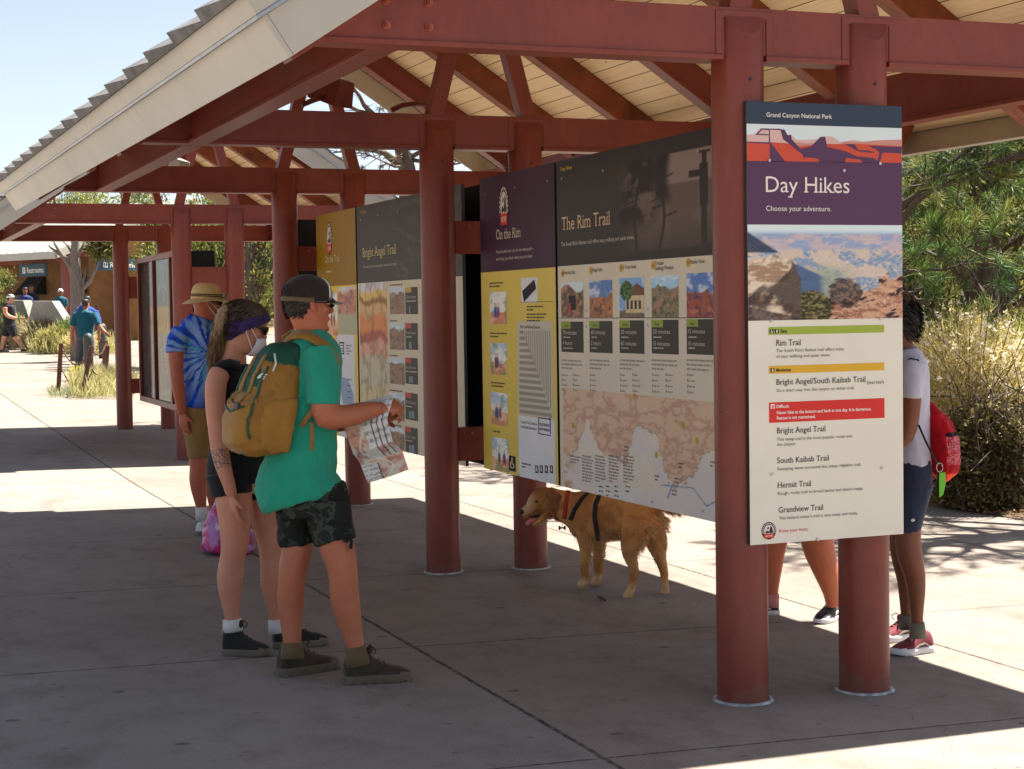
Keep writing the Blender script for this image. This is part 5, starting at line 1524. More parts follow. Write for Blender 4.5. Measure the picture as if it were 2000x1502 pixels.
for k in range(12):
    m = MB(); bbox(m, 0.5+k*0.85, 0.62+k*0.85, -0.25, 1.7, 3.22, 3.36); m.build('rafter_tail', M_red, rest)
sl = 0.33
m = MB(); m.hexa([bl(-0.5, -0.7, 3.22), bl(11.5, -0.7, 3.22), bl(11.5, 5.3, 3.22+6*sl), bl(-0.5, 5.3, 3.22+6*sl), bl(-0.5, -0.7, 3.36), bl(11.5, -0.7, 3.36), bl(11.5, 5.3, 3.36+6*sl), bl(-0.5, 5.3, 3.36+6*sl)])
for k in range(30):
    a = -0.45+k*0.41
    m.hexa([bl(a, -0.68, 3.365), bl(a+0.05, -0.68, 3.365), bl(a+0.05, 5.28, 3.365+5.96*sl), bl(a, 5.28, 3.365+5.96*sl), bl(a, -0.68, 3.43), bl(a+0.05, -0.68, 3.43), bl(a+0.05, 5.28, 3.43+5.96*sl), bl(a, 5.28, 3.43+5.96*sl)])
m.hexa([bl(-0.5, 5.31, 3.24+6*sl), bl(11.5, 5.31, 3.24+6*sl), bl(11.5, 11.3, 3.22), bl(-0.5, 11.3, 3.22), bl(-0.5, 5.31, 3.38+6*sl), bl(11.5, 5.31, 3.38+6*sl), bl(11.5, 11.3, 3.36), bl(-0.5, 11.3, 3.36)])
m.build('roof', M_roofmetal, rest)
m = MB(); bbox(m, -0.5, 11.5, -0.78, -0.71, 3.10, 3.34); m.build('eave_fascia', M_fascia, rest)
m = MB(); m.hexa([bl(-0.57, -0.7, 3.12), bl(-0.51, -0.7, 3.12), bl(-0.51, 5.3, 3.12+6*sl), bl(-0.57, 5.3, 3.12+6*sl), bl(-0.57, -0.7, 3.40), bl(-0.51, -0.7, 3.40), bl(-0.51, 5.3, 3.40+6*sl), bl(-0.57, 5.3, 3.40+6*sl)]); m.build('rake_fascia', M_fascia, rest)
for (a0, a1) in ((3.4, 4.7), (0.95, 1.5)):
    m = MB(); m.hexa([bl(a0, 0.95, 1.95), bl(a1, 0.95, 1.95), bl(a1-0.1, 1.6, 1.95), bl(a0+0.1, 1.6, 1.95), bl(a0+0.15, 1.5, 2.6), bl(a1-0.15, 1.5, 2.6), bl(a1-0.15, 1.6, 2.6), bl(a0+0.15, 1.6, 2.6)]); m.build('awning', M_awn, rest)
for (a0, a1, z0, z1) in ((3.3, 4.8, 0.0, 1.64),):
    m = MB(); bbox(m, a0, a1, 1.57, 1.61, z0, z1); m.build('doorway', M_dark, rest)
# bay at the gable end; sunlight on the wall is put into its colour
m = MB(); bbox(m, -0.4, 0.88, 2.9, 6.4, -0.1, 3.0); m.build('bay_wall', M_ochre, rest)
m = MB(); bbox(m, -0.43, -0.405, 4.0, 4.7, 0.9, 2.1); m.build('window', M_dark, rest)
def restroom_sign(a0, a1, b, z0, z1, plane, label, icon2):
    c = bl((a0+a1)/2 if plane == 'a' else b, b if plane == 'a' else (a0+a1)/2, z0)
    rt = empty('restroom_sign', tuple(c), label, 'sign', 'restroom signs')
    m = MB()
    if plane == 'a': bbox(m, a0, a1, b-0.04, b+0.04, z0, z1)
    else: bbox(m, b-0.04, b+0.04, a0, a1, z0, z1)
    bd = m.build('board', M_teal, rt)
    W_ = a1-a0; H_ = z1-z0
    def pt(u, v, l):       # u from the reader's left
        if plane == 'a': return bl(a1-u, b-0.04-l, z0+v)
        return bl(b-0.04-l, a0+u, z0+v)
    m = MB(); V_, F_, E_ = text_geo('Restrooms', bold=.015)
    k = H_*0.48/CAPH; x0, x1 = V_[:, 0].min(), V_[:, 0].max(); kx = W_*0.62/(x1-x0)
    m.add([pt(W_*0.31+(q[0]-x0)*kx, H_*0.28+q[1]*k, 0.01) for q in V_], F_)
    m.build('lettering', M_white, bd, fix=False)
    m = MB(); q = [(W_*0.14, H_*0.25), (W_*0.25, H_*0.25), (W_*0.25, H_*0.75), (W_*0.14, H_*0.75)]
    m.add([pt(u, v, 0.01) for u, v in q], [(0, 1, 2, 3)]); m.build('pictogram', M_white, bd, fix=False)
    m = MB()
    for uu in ((0.195,) if not icon2 else (0.17, 0.22)):
        for (du, v0, v1) in ((0.012, 0.58, 0.68), (0.016, 0.42, 0.57), (0.008, 0.30, 0.42)):
            q = [(W_*(uu-du), H_*v0), (W_*(uu+du), H_*v0), (W_*(uu+du), H_*v1), (W_*(uu-du), H_*v1)]
            m.add([pt(u, v, 0.014) for u, v in q], [(0, 1, 2, 3)])
    m.build('pictogram_figure', M_teal, bd, fix=False)
    m = MB()
    if plane == 'a':
        for a in (a0+0.2, a1-0.2): bbox(m, a-0.02, a+0.02, b-0.01, b+0.01, z1, 3.2)
        m.build('hanger', M_dark, rt)
restroom_sign(0.75, 2.35, -0.25, 2.55, 2.98, 'a', 'teal sign reading Restrooms with one figure, hanging from the eave at far left', False)
restroom_sign(1.05, 2.75, -0.35, 2.72, 3.12, 'b', 'teal Restrooms sign with two figures, half hidden behind the dead tree', True)

# low pale screen walls before the building
def screen_wall(px0, px1, d0, d1, ztop, label, clip=0.35):
    a = at_depth(px0, 650, d0); b_ = at_depth(px1, 650, d1)
    a = np.array([a[0], a[1], gz(a[0], a[1])-0.1]); b_ = np.array([b_[0], b_[1], gz(b_[0], b_[1])-0.1])
    e = unit(b_-a); L_ = float(np.linalg.norm(b_-a)); nrm = np.array([-e[1], e[0], 0])
    poly = [(0, 0), (L_, 0), (L_, ztop-0.55), (L_-clip*1.2, ztop), (clip*0.5, ztop), (0, ztop-0.5)]
    m = MB(); m.prism(poly, lambda u, v, t: tuple(a+e*u+nrm*t+np.array([0, 0, v])), 0, 0.3)
    tag(m.build('screen_wall', M_pale, None, bevel=0.02), label, 'wall', 'pale screen walls')
screen_wall(57, 125, 51.0, 50.0, 1.62, 'pale plaster screen wall with clipped corners, left of the red post of the restrooms', 0.45)
screen_wall(8, 57, 55.0, 53.5, 1.62, 'shaded plaster screen wall behind the walking man in black', 0.35)

# posts with slung chains
M_rust = basic('rusted_steel', srgb(98, 62, 46), 0.8, 0.3, 14, 0.002, 60)
def chain_post(px, py, h, label, w=0.075, lean=(0, 0), mat=None):
    g = on_ground(px, py)
    m = MB(); x, y, z = g
    m.hexa([(x-w/2, y-w/2, z-0.05), (x+w/2, y-w/2, z-0.05), (x+w/2, y+w/2, z-0.05), (x-w/2, y+w/2, z-0.05)]+[(x+lean[0]+sx*w/2, y+lean[1]+sy*w/2, z+h) for sx, sy in ((-1, -1), (1, -1), (1, 1), (-1, 1))])
    o = m.build('chain_post', mat or M_rust, None, bevel=0.006)
    tag(o, label, 'post', 'posts carrying slung chains')
    return np.array([x+lean[0], y+lean[1], z+h])
def chain(a, b_, sag, label, n=30, r0=0.014):
    m = MB(); pts = []
    for i in range(n+1):
        t = i/n; p = a*(1-t)+b_*t; p = p-np.array([0, 0, sag*4*t*(1-t)]); pts.append(p)
    L_ = 0.045
    tot = sum(np.linalg.norm(q-p) for p, q in zip(pts[:-1], pts[1:])); k = max(8, int(tot/L_))
    for i in range(k):
        t = (i+0.5)/k; p = a*(1-t)+b_*t-np.array([0, 0, sag*4*t*(1-t)]); t2 = min(1, t+0.01)
        q = a*(1-t2)+b_*t2-np.array([0, 0, sag*4*t2*(1-t2)]); d = unit(q-p)
        m.tube([p-d*0.03, p+d*0.03], r0 if i % 2 else r0*0.7, 5)
    tag(m.build('chain', M_rust, None), label, 'chain', 'chains slung between posts')
up = np.array([0, 0, 1.0])
A1 = chain_post(113, 770, 0.92, 'rusty chain post at the corner of the grass bed, leftmost of the near posts', lean=(0.08, 0.0))
A2 = chain_post(159, 776, 0.90, 'leaning rusty chain post in the grass, in front of the grey bollard', lean=(0.2, 0.05))
A3 = chain_post(200, 728, 0.72, 'rusty chain post just left of the farther red column', lean=(0.1, 0))
A4 = chain_post(207, 735, 0.66, 'dark chain post right beside the farther red column', lean=(0.05, 0))
for (a, b_, z, s, lb) in ((A1, A2, 0.06, 0.30, 'upper chain slung between the two near posts'), (A1, A2, 0.45, 0.34, 'lower chain slung between the two near posts'), (A2, A3, 0.05, 0.18, 'upper chain running back from the leaning post'), (A2, A3, 0.42, 0.2, 'lower chain running back from the leaning post')):
    chain(a-up*z, b_-up*z, s, lb)
B1_ = chain_post(103, 690, 0.98, 'thin brown chain post in front of the pale shrubs, right of the walking man'); B0 = chain_post(8, 688, 0.85, 'brown chain post behind the legs of the walking man')
B2_ = chain_post(54, 672, 1.35, 'dark chain post before the pale screen wall'); B3_ = chain_post(124, 668, 1.5, 'dark chain post at the right end of the pale screen wall'); B4_ = chain_post(190, 668, 1.3, 'dark chain post behind the men in blue')
chain(B0-up*.1, B1_-up*.1, 0.35, 'chain sagging before the pale shrubs')
for z, lb in ((0.1, 'upper chain across the pale screen wall'), (0.55, 'lower chain across the pale screen wall')): chain(B2_-up*z, B3_-up*z, 0.35, lb, r0=0.02)
chain(B3_-up*.1, B4_-up*.1, 0.3, 'chain from the screen wall towards the men in blue', r0=0.02)
# bollards
M_bol = basic('grey_green_bollard', srgb(66, 72, 70), 0.5, 0.12, 8)
def bollard(px, py, d_h, r, label):
    g = on_ground(px, py); m = MB(); n = 20; rings = []
    prof = [(r*1.0, -0.05), (r, d_h-0.30), (r*0.93, d_h-0.27), (r*1.03, d_h-0.25), (r*1.03, d_h-0.12)]+[(r*1.03*math.cos(a), d_h-0.12+0.12*math.sin(a)) for a in (0.3, 0.6, 0.9, 1.2, 1.45)]
    for rr, z in prof: rings.append([(g[0]+rr*math.cos(2*math.pi*k/n), g[1]+rr*math.sin(2*math.pi*k/n), g[2]+z) for k in range(n)])
    m.loft(rings); tag(m.build('bollard', M_bol, None, True), label, 'bollard', 'domed bollards')
bollard(174, 742, 0.98, 0.10, 'grey domed bollard in the grass, in front of the man in the teal shirt')
bollard(201, 700, 0.95, 0.11, 'darker domed bollard farther back, beside the red column')
# grasses and shrubs at the plaza edge
def grass_patch(name, px0, px1, py0, py1, n, h, label, cols, seed, W=0.012):
    rng = np.random.default_rng(seed); P_ = []
    while len(P_) < n:
        px = rng.uniform(px0, px1); py = rng.uniform(py0, py1); g = on_ground(px, py); P_.append(g)
    P_ = np.array(P_); d = unit(rng.normal(size=(n, 3))*0.35+np.array([0, 0, 1]))
    o = blades(name, P_, d, rng.uniform(0.4, 1.1, n)*h, rng.uniform(0.7, 1.4, n)*W, tints(n, cols, rng, 0.15), M_straw, None, 0.1, rng)
    tag(o, label, 'grass', kind='stuff')
GR = [srgb(192, 178, 122), srgb(170, 164, 104), srgb(150, 150, 92), srgb(204, 192, 146)]
grass_patch('dry_grass', 140, 262, 740, 780, 2300, 0.50, 'dry golden grass round the chain posts, left of the red column', GR, 91, 0.016)
grass_patch('dry_grass', 96, 200, 766, 778, 700, 0.22, 'short grey-green grass at the corner of the bed', [srgb(140, 150, 110), srgb(170, 170, 130)], 92)
grass_patch('dry_grass', 58, 240, 684, 693, 2200, 0.75, 'tawny grass along the far edge of the plaza', GR+[srgb(140, 142, 84)], 93, 0.02)
for i, (px, d, h, r, lb) in enumerate(((52, 52.5, 1.1, 1.1, 'pale feathery shrub beside the walking man in black'), (80, 50.5, 1.15, 1.2, 'grey-green shrub before the pale screen wall'), (112, 49.0, 0.9, 1.0, 'yellowish shrub by the thin chain post'), (140, 49.5, 1.25, 0.9, 'bright green shrub before the red restroom post'), (16, 53.0, 1.5, 1.0, 'green shrub at the left edge behind the walking man'), (165, 47.0, 0.8, 0.9, 'straw shrub behind the legs of the men in blue'))):
    p_ = at_depth(px, 690, d)
    shrub('plaza_shrub', gpos(p_[0], p_[1]), lb, 'shrubs along the plaza edge', 200+i, h, r, 1500, 0.26, 0.03, [[srgb(178, 160, 124), srgb(160, 150, 104)], [srgb(140, 138, 96), srgb(170, 156, 120)], [srgb(176, 166, 100), srgb(150, 146, 90)], [srgb(128, 144, 70), srgb(106, 124, 60)], [srgb(104, 118, 62), srgb(128, 134, 76)], STRAW][i], stems=12)
g = on_ground(152, 745)
shrub('flowering_plant', tuple(g), 'small plant with bright yellow flowers at the foot of the leaning chain post', None, 230, 0.42, 0.28, 260, 0.10, 0.03, [srgb(200, 184, 40), srgb(214, 200, 60), srgb(120, 130, 50)], stems=8, cat='plant')
# dead tree before the restrooms
def dead_tree():
    d = 44.0; b0 = at_depth(150, 660, d); bq = gpos(b0[0], b0[1])
    root = empty('dead_tree', bq, 'bare grey dead tree with forked limbs in front of the restroom building', 'tree')
    m = MB()
    m.tube([(bq[0], bq[1], bq[2]-0.1)]+D3([(150, 600, d), (149, 545, d), (146, 500, d), (148, 470, d), (150, 440, d)]), [0.19, 0.165, 0.15, 0.13, 0.10, 0.06], 9)
    for l, r0 in (([(147, 555, d), (138, 520, d), (122, 500, d), (108, 478, d), (104, 470, d)], 0.10), ([(146, 520, d), (130, 505, d), (110, 492, d), (98, 483, d), (95, 478, d)], 0.07), ([(149, 590, d), (144, 560, d), (140, 530, d)], 0.12), ([(155, 570, d), (175, 550, d), (190, 520, d), (197, 495, d)], 0.08), ([(150, 500, d), (160, 485, d), (167, 468, d)], 0.07), ([(148, 490, d), (140, 470, d), (128, 455, d)], 0.06), ([(146, 505, d), (132, 480, d), (122, 470, d)], 0.04), ([(158, 600, d), (163, 550, d), (168, 520, d)], 0.07)):
        m.tube(D3(l), list(np.linspace(r0, 0.015, len(l))), 6)
    m.build('trunk', M_deadbark, root, True)
    rng = np.random.default_rng(3); cp = np.array(D3([(198, 476, d), (205, 484, d), (188, 480, d), (212, 474, d), (196, 488, d), (215, 486, d)]))
    idx = rng.integers(0, 6, 1500); q = cp[idx]+rng.normal(size=(1500, 3))*0.13
    blades('leaf_tuft', q, unit(rng.normal(size=(1500, 3))), rng.uniform(0.1, 0.2, 1500), rng.uniform(0.04, 0.08, 1500), tints(1500, [srgb(120, 118, 70), srgb(96, 98, 56)], rng), M_leaf, root, 0, rng)
dead_tree()
# bench glimpsed under the panels
bq = at_depth(935, 895, 20.5); bq = np.array([bq[0], bq[1], gz(bq[0], bq[1])])
root = empty('bench', tuple(bq), 'low dark bench on the sunlit paving, glimpsed under the boards beside the second column', 'bench')
m = MB()
for k in range(4): m.hexa([tuple(bq+r_*u+f_*(v+k*0.1)+up*z) for z in (0.40, 0.44) for (u, v) in ((-0.9, 0), (0.9, 0), (0.9, 0.08), (-0.9, 0.08))])
m.build('seat', M_timber, root)
for u in (-0.7, 0.7):
    m = MB(); m.hexa([tuple(bq+r_*(u+a)+f_*v+up*z) for z in (0, 0.40) for (a, v) in ((-0.04, 0.02), (0.04, 0.02), (0.04, 0.36), (-0.04, 0.36))]); m.build('leg', M_dark, root)
# ------------------------------------------------------------------ people: helpers
def fuse(name, mb, mat, parent, voxel=0.006, it=4, disp=None, attr=None):
    """join overlapping shapes into one continuous skin"""
    me = mb.mesh('tmp')
    b = bmesh.new(); b.from_mesh(me); bmesh.ops.recalc_face_normals(b, faces=b.faces); b.to_mesh(me); b.free()
    ob = bpy.data.objects.new('tmp', me); COL.objects.link(ob)
    r = ob.modifiers.new('r', 'REMESH'); r.mode = 'VOXEL'; r.voxel_size = voxel; r.use_smooth_shade = True
    if it:
        s = ob.modifiers.new('s', 'SMOOTH'); s.factor = 0.5; s.iterations = it
    dg = bpy.context.evaluated_depsgraph_get()
    out = bpy.data.meshes.new_from_object(ob.evaluated_get(dg))
    bpy.data.objects.remove(ob); bpy.data.meshes.remove(me)
    out.name = name
    n = len(out.vertices)
    co = np.empty(n*3, np.float32); out.vertices.foreach_get('co', co); co = co.reshape(-1, 3)
    if disp is not None:
        no = np.empty(n*3, np.float32); out.vertices.foreach_get('normal', no); no = no.reshape(-1, 3)
        co = co+no*disp(co, no)[:, None]
        out.vertices.foreach_set('co', co.astype(np.float32).ravel())
    if attr is not None:
        nm, fn = attr
        a = out.attributes.new(nm, 'FLOAT_COLOR', 'POINT')
        cc = np.c_[np.clip(fn(co), 0, 1), np.ones(n)].astype(np.float32); a.data.foreach_set('color', cc.ravel())
    out.update()
    return link(name, out, mat, parent, True)
def ring(p, t, rx, rd, n=18, e=1.0, side=None):
    t = unit(np.array(t, float))
    a = np.cross(AWAY, t) if side is None else np.array(side, float)-t*(np.array(side) @ t)
    a = unit(a); b = np.cross(t, a)
    out = []
    for k in range(n):
        c, s = math.cos(2*math.pi*k/n), math.sin(2*math.pi*k/n)
        out.append(p + a*rx*math.copysign(abs(c)**e, c) + b*rd*math.copysign(abs(s)**e, s))
    return out
def limb(mb, D, spec, rdf=1.0, n=18, e=1.0, sub=2):
    """spec rows: photo x, photo y, depth offset (m), half width (photo px) [, half depth (m)]"""
    k = D/FPX
    rows = []
    for q in spec:
        p = at_depth(q[0], q[1], D+q[2]); rx = q[3]*k; rd = q[4] if len(q) > 4 else rx*rdf
        rows.append(np.array([*p, rx, rd]))
    rows = np.array(rows)
    # Catmull-Rom through the rows
    out = []
    m = len(rows)
    for i in range(m-1):
        p0, p1, p2, p3 = rows[max(i-1, 0)], rows[i], rows[i+1], rows[min(i+2, m-1)]
        for j in range(sub):
            t = j/sub
            out.append(0.5*(2*p1+(p2-p0)*t+(2*p0-5*p1+4*p2-p3)*t*t+(3*p1-p0-3*p2+p3)*t**3))
    out.append(rows[-1]); out = np.array(out)
    rings = []
    for i, q in enumerate(out):
        t = out[min(i+1, len(out)-1)][:3]-out[max(i-1, 0)][:3]
        rings.append(ring(q[:3], t, max(q[3], 0.002), max(q[4], 0.002), n, e))
    mb.loft(rings)
    return out
def frame(F, up=(0, 0, 1.0)):
    F = unit(np.array(F, float)); up = np.array(up, float); up = unit(up-F*(up @ F)); L = np.cross(up, F)
    return F, L, up
R3 = np.array([math.cos(YAW), -math.sin(YAW), 0.0]); A3 = AWAY; U3 = np.array([0, 0, 1.0])
HEADP = [(-0.012, .055, -.020, .032), (0.0, .078, -.045, .045), (.018, .092, -.060, .053), (.045, .091, -.073, .060), (.065, .096, -.083, .064), (.085, .093, -.091, .068), (.11, .091, -.097, .071), (.13, .088, -.101, .073), (.15, .097, -.103, .075), (.175, .094, -.103, .075), (.20, .080, -.093, .068), (.22, .055, -.070, .052), (.234, .018, -.032, .022)]
def head_ring(c, F, L, U, row, off=0.0, n=24):
    z, fr, bk, hw = row
    mid = (fr+bk)/2; hl = (fr-bk)/2+off; hw = hw+off
    pts = []
    for k in range(n):
        a = 2*math.pi*k/n; ca, sa = math.cos(a), math.sin(a)
        x = mid+hl*math.copysign(abs(ca)**0.92, ca)
        w = hw*math.copysign(abs(sa)**0.9, sa)*(1.0 if ca < 0 else 1-0.16*ca*ca)
        pts.append(c+F*x+L*w+U*z)
    return pts
def head(mb, c, F, L, U, s=1.0):
    """c: point below the ears at chin height"""
    F_, L_, U_ = F*s, L*s, U*s
    mb.loft([head_ring(c, F_, L_, U_, r) for r in HEADP])
    # nose
    rr = []
    for (z, x, w, d) in ((.142, .090, .007, .008), (.12, .100, .009, .010), (.10, .112, .013, .013), (.088, .112, .016, .010), (.082, .100, .012, .006)):
        p = c+F_*x+U_*z
        rr.append([p+L_*w*math.cos(a)+F_*d*math.sin(a) for a in np.linspace(0, 2*math.pi, 11)[:-1]])
    mb.loft(rr)
    # lips, brow and ears
    for z, x in ((.052, .092), (.061, .095)): mb.ellipsoid(c+F_*x+U_*z, [L_*.022, F_*.008, U_*.0055], 10, 6)
    mb.ellipsoid(c+F_*.092+U_*.016, [L_*.022, F_*.010, U_*.014], 10, 6)
    for s_ in (-1, 1):
        mb.ellipsoid(c+F_*.088+L_*.030*s_+U_*.148, [L_*.020, F_*.008, U_*.006], 10, 6)
        mb.ellipsoid(c-F_*.008+L_*.079*s_+U_*.112, [F_*.019-L_*-.006*s_*-1, L_*.009*s_-F_*.004, U_*.032-F_*.007], 12, 8)
        mb.ellipsoid(c+F_*.062+L_*.042*s_+U_*.10, [L_*.022, F_*.018, U_*.020], 10, 6)
def face_bits(c, F, L, U, parent, s=1.0):
    """eyes: white, iris and lid line"""
    for s_ in (-1, 1):
        p = c+F*s*.083+L*s*.031*s_+U*s*.128
        m = MB(); m.ellipsoid(p, [L*.012*s, F*.009*s, U*.007*s], 12, 8); o = m.build('eye', M_eye, parent, True)
        m = MB(); m.ellipsoid(p+F*.0072*s, [L*.0045*s, F*.003*s, U*.0045*s], 10, 6); m.build('iris', M_dark, o, True)
def hand(mb, w, d, nrm, thumb, size=1.0, curl=(0.5, 0.55, 0.6, 0.7), tcurl=0.4, spread=0.10, rw=0.026):
    """w: wrist; d: towards the fingers; nrm: palm side; thumb: +1/-1 side of the thumb"""
    d = unit(np.array(d, float)); nrm = unit(np.array(nrm, float)-d*(np.array(nrm) @ d)); s = np.cross(d, nrm)*thumb
    S = size
    rr = []
    for (t, wd, th) in ((-0.02, rw, rw*0.75), (0.0, rw, rw*0.72), (0.03, 0.034, 0.017), (0.06, 0.041, 0.0155), (0.085, 0.041, 0.013), (0.097, 0.036, 0.010)):
        p = w+d*t*S
        rr.append([p+s*wd*S*math.cos(a)+nrm*th*S*math.sin(a) for a in np.linspace(0, 2*math.pi, 15)[:-1]])
    mb.loft(rr)
    for i, (off, ln, cu) in enumerate(zip((0.030, 0.010, -0.011, -0.031), (0.95, 1.06, 1.0, 0.78), curl)):
        p = w+d*(0.088-0.006*abs(i-1.2))*S+s*off*S
        dd = unit(d+s*spread*(1.4-i)*0.9); pts = [p-dd*0.012*S, p]
        ang = 0
        for j, seg in enumerate((0.043, 0.027, 0.022)):
            ang += cu*(0.75, 1.0, 0.8)[j]
            v = dd*math.cos(ang)+nrm*math.sin(ang)
            p = p+v*seg*ln*S; pts.append(p)
        mb.tube(pts, [0.0092*S, 0.0092*S, 0.0086*S, 0.0078*S, 0.0058*S], 9)
    p = w+d*0.022*S+s*0.026*S
    v1 = unit(d*0.72+s*0.62+nrm*0.25); v2 = unit(v1+nrm*tcurl-s*tcurl*0.6+d*0.2)
    mb.tube([p-v1*0.01, p+v1*0.025*S, p+v1*0.045*S, p+v1*0.045*S+v2*0.017*S, p+v1*0.045*S+v2*0.032*S], [0.013*S, 0.0125*S, 0.0105*S, 0.0098*S, 0.0065*S], 9)
def shoe(parent, heel, toe, up_mat, sole_mat, h=0.10, w=0.046, collar=0.0, lace_mat=None, name='shoe', sole_h=0.028, accent=None, knob=False):
    heel = np.array(heel, float); toe = np.array(toe, float)
    d = toe-heel; Ln = float(np.linalg.norm(d)); d = unit(d); s = unit(np.cross(np.array([0, 0, 1.0]), d)); u = unit(np.cross(d, s))
    T_ = [0.0, .04, .10, .20, .32, .45, .58, .70, .82, .92, .975, 1.0]
    W_ = [.55, .72, .80, .80, .78, .82, .94, 1.0, .95, .76, .50, .25]
    H_ = [.62, .90, 1.0, 1.02, 1.0, .86, .70, .60, .54, .46, .38, .26]
    m = MB(); rings = []
    for t, wf, hf in zip(T_, W_, H_):
        p = heel+d*Ln*t; hh = h*hf+(collar if .03 < t < .36 else collar*.6 if t <= .03 else 0)
        rg = []
        for k in range(18):
            a = math.pi*k/17
            c_ = math.cos(a); sn = math.sin(a)
            narrow = 1-0.28*(sn**2)*(1 if t < .4 else 0.4)
            rg.append(p+s*w*wf*math.copysign(abs(c_)**0.7, c_)*narrow*0.96+u*(sole_h*0.7+max(0.01, hh-sole_h*0.7)*sn**0.75))
        rings.append(rg)
    m.loft(rings)
    sh = fuse(name, m, up_mat, parent, 0.0055 if h < 0.3 else 0.006, 3)
    m = MB(); bot = []; top = []
    out = []
    for t, wf in zip(T_, W_): out.append((t, wf))
    ol = [(t, wf) for t, wf in out]+[(t, -wf) for t, wf in reversed(out)]
    for lvl, grow in ((0.0, 0.95), (0.008, 1.04), (sole_h*0.85, 1.06), (sole_h, 1.0)):
        top.append([heel+d*Ln*(t*1.02-0.01)+s*w*wf*grow+u*(lvl+(0.012*max(0, t-.8)/.2 if lvl < .009 else 0.006*max(0, t-.8)/.2)) for t, wf in ol])
    m.loft(top); m.build('sole', sole_mat, sh, True)
    # tongue and rubber toe guard
    m = MB(); q = heel+d*Ln*.36+u*(h*.98+collar*.55)
    m.ellipsoid(q, [s*w*.42, d*.016, u*.028+d*.008], 10, 7); m.build('tongue', up_mat, sh, True)
    m = MB(); rg_ = []
    for t in (.80, .88, .95, 1.0):
        wf = np.interp(t, T_, W_)*1.03; hf = np.interp(t, T_, H_)
        rg_.append([heel+d*Ln*(t+.006)+s*w*wf*math.copysign(abs(math.cos(a))**.7, math.cos(a))+u*(sole_h*.7+(h*hf*.80-sole_h*.6)*math.sin(a)**.75) for a in np.linspace(0, math.pi, 14)])
    n_ = 14
    m.add([p for r in rg_ for p in r], [(i*n_+k, i*n_+k+1, (i+1)*n_+k+1, (i+1)*n_+k) for i in range(3) for k in range(n_-1)])
    m.build('toe_guard', sole_mat, sh, True)
    if knob:
        for i in range(7):
            t = 0.04+i*0.15; m = MB()
            q = heel+d*Ln*t
            m.hexa([q+d*(a)*0.011+s*w*0.9*b_+u*z for z in (-0.001, 0.012) for (a, b_) in ((-1, -1), (1, -1), (1, 1), (-1, 1))]); m.build('tread', sole_mat, sh)
    if lace_mat is not None:
        m = MB()
        for i in range(4):
            t = 0.34+i*0.085; hf = np.interp(t, T_, H_); q = heel+d*Ln*t+u*(h*hf+0.004)
            m2 = MB(); m2.tube([q-s*w*.42-u*.012, q, q+s*w*.42-u*.012], 0.0032, 6); m2.build('lace', lace_mat, sh)
        q = heel+d*Ln*0.33+u*(h*1.0+collar*.3+0.01)
        for sg in (-1, 1):
            m2 = MB(); m2.tube([q, q+s*sg*.02+u*.02+d*.02, q+s*sg*.035+u*.004+d*.035, q+s*sg*.02-u*.015+d*.03], 0.0028, 6); m2.build('lace_loop', lace_mat, sh)
    if accent is not None:
        m = MB()
        for sg in (-1, 1):
            pts = []
            for t, z in ((.18, .035), (.30, .05), (.45, .045), (.60, .03)):
                wf = np.interp(t, T_, W_); pts.append(heel+d*Ln*t+s*sg*w*wf*0.97+u*z)
            m2 = MB(); m2.tube(pts, [0.003, 0.006, 0.006, 0.003], 6); m2.build('side_stripe', accent, sh)
    return sh
def folds(amp, fx=9.0, fz=3.0, seed=0, fine=0.35, base=0.0):
    def fn(co, no):
        x = co @ R3; y = co @ A3; z = co[:, 2]
        a = 1-np.abs(2*fbm(x*fx+y*fx*0.7+z*1.5, z*fz+y*2, seed, 3)-1)
        b = 1-np.abs(2*fbm(x*fx*2.1+z*6, z*fz*2.5+y*4-x*3, seed+9, 3)-1)
        return amp*((a**2-0.45)+fine*(b**2-0.45))+base
    return fn
def skin(name, col, var=0.06):
    m, nt, b = new_mat(name)
    vec = coords(nt)
    f = noise_node(nt, vec, 9, 5, 0.6)
    c = ramp(nt, f, [(0.3, tuple(x*(1-var*1.5) for x in col)), (0.7, tuple(min(1, x*(1+var)) for x in col))])
    c = mixc(nt, math_node(nt, 'MULTIPLY', ramp(nt, noise_node(nt, vec, 3.5, 3), [(0.45, (0,)*3), (0.7, (1,)*3)]), 0.25), c, (min(1, col[0]*1.02), col[1]*.74, col[2]*.70))
    nt.links.new(c, b.inputs['Base Color'])
    b.inputs['Roughness'].default_value = 0.48; b.inputs['Specular IOR Level'].default_value = 0.35
    b.inputs['Subsurface Weight'].default_value = 0.08; b.inputs['Subsurface Radius'].default_value = (0.012, 0.004, 0.002); b.inputs['Subsurface Scale'].default_value = 0.6
    bump(nt, b, noise_node(nt, vec, 180, 4), 0.0012, 0.5)
    return m
def cloth(name, col, var=0.08, rough=0.85, weave=300, scale=7):
    m, nt, b = new_mat(name)
    vec = coords(nt)
    f = noise_node(nt, vec, scale, 5, 0.6)
    c = ramp(nt, f, [(0.3, tuple(x*(1-var) for x in col)), (0.7, tuple(min(1, x*(1+var)) for x in col))])
    nt.links.new(c, b.inputs['Base Color']); b.inputs['Roughness'].default_value = rough; b.inputs['Specular IOR Level'].default_value = 0.2
    b.inputs['Sheen Weight'].default_value = 0.15
    h = math_node(nt, 'ADD', noise_node(nt, vec, weave, 2), math_node(nt, 'MULTIPLY', noise_node(nt, vec, 22, 4), 1.5))
    bump(nt, b, h, 0.003, 0.5)
    return m
M_eye = flat('eye_white', (0.75, 0.72, 0.70), 0.2)
M_lens = basic('sunglass_plastic', (0.01, 0.01, 0.011), 0.12, 0.05, 5, spec=0.7)
M_maskw = cloth('mask_white', srgb(222, 222, 226), 0.03)
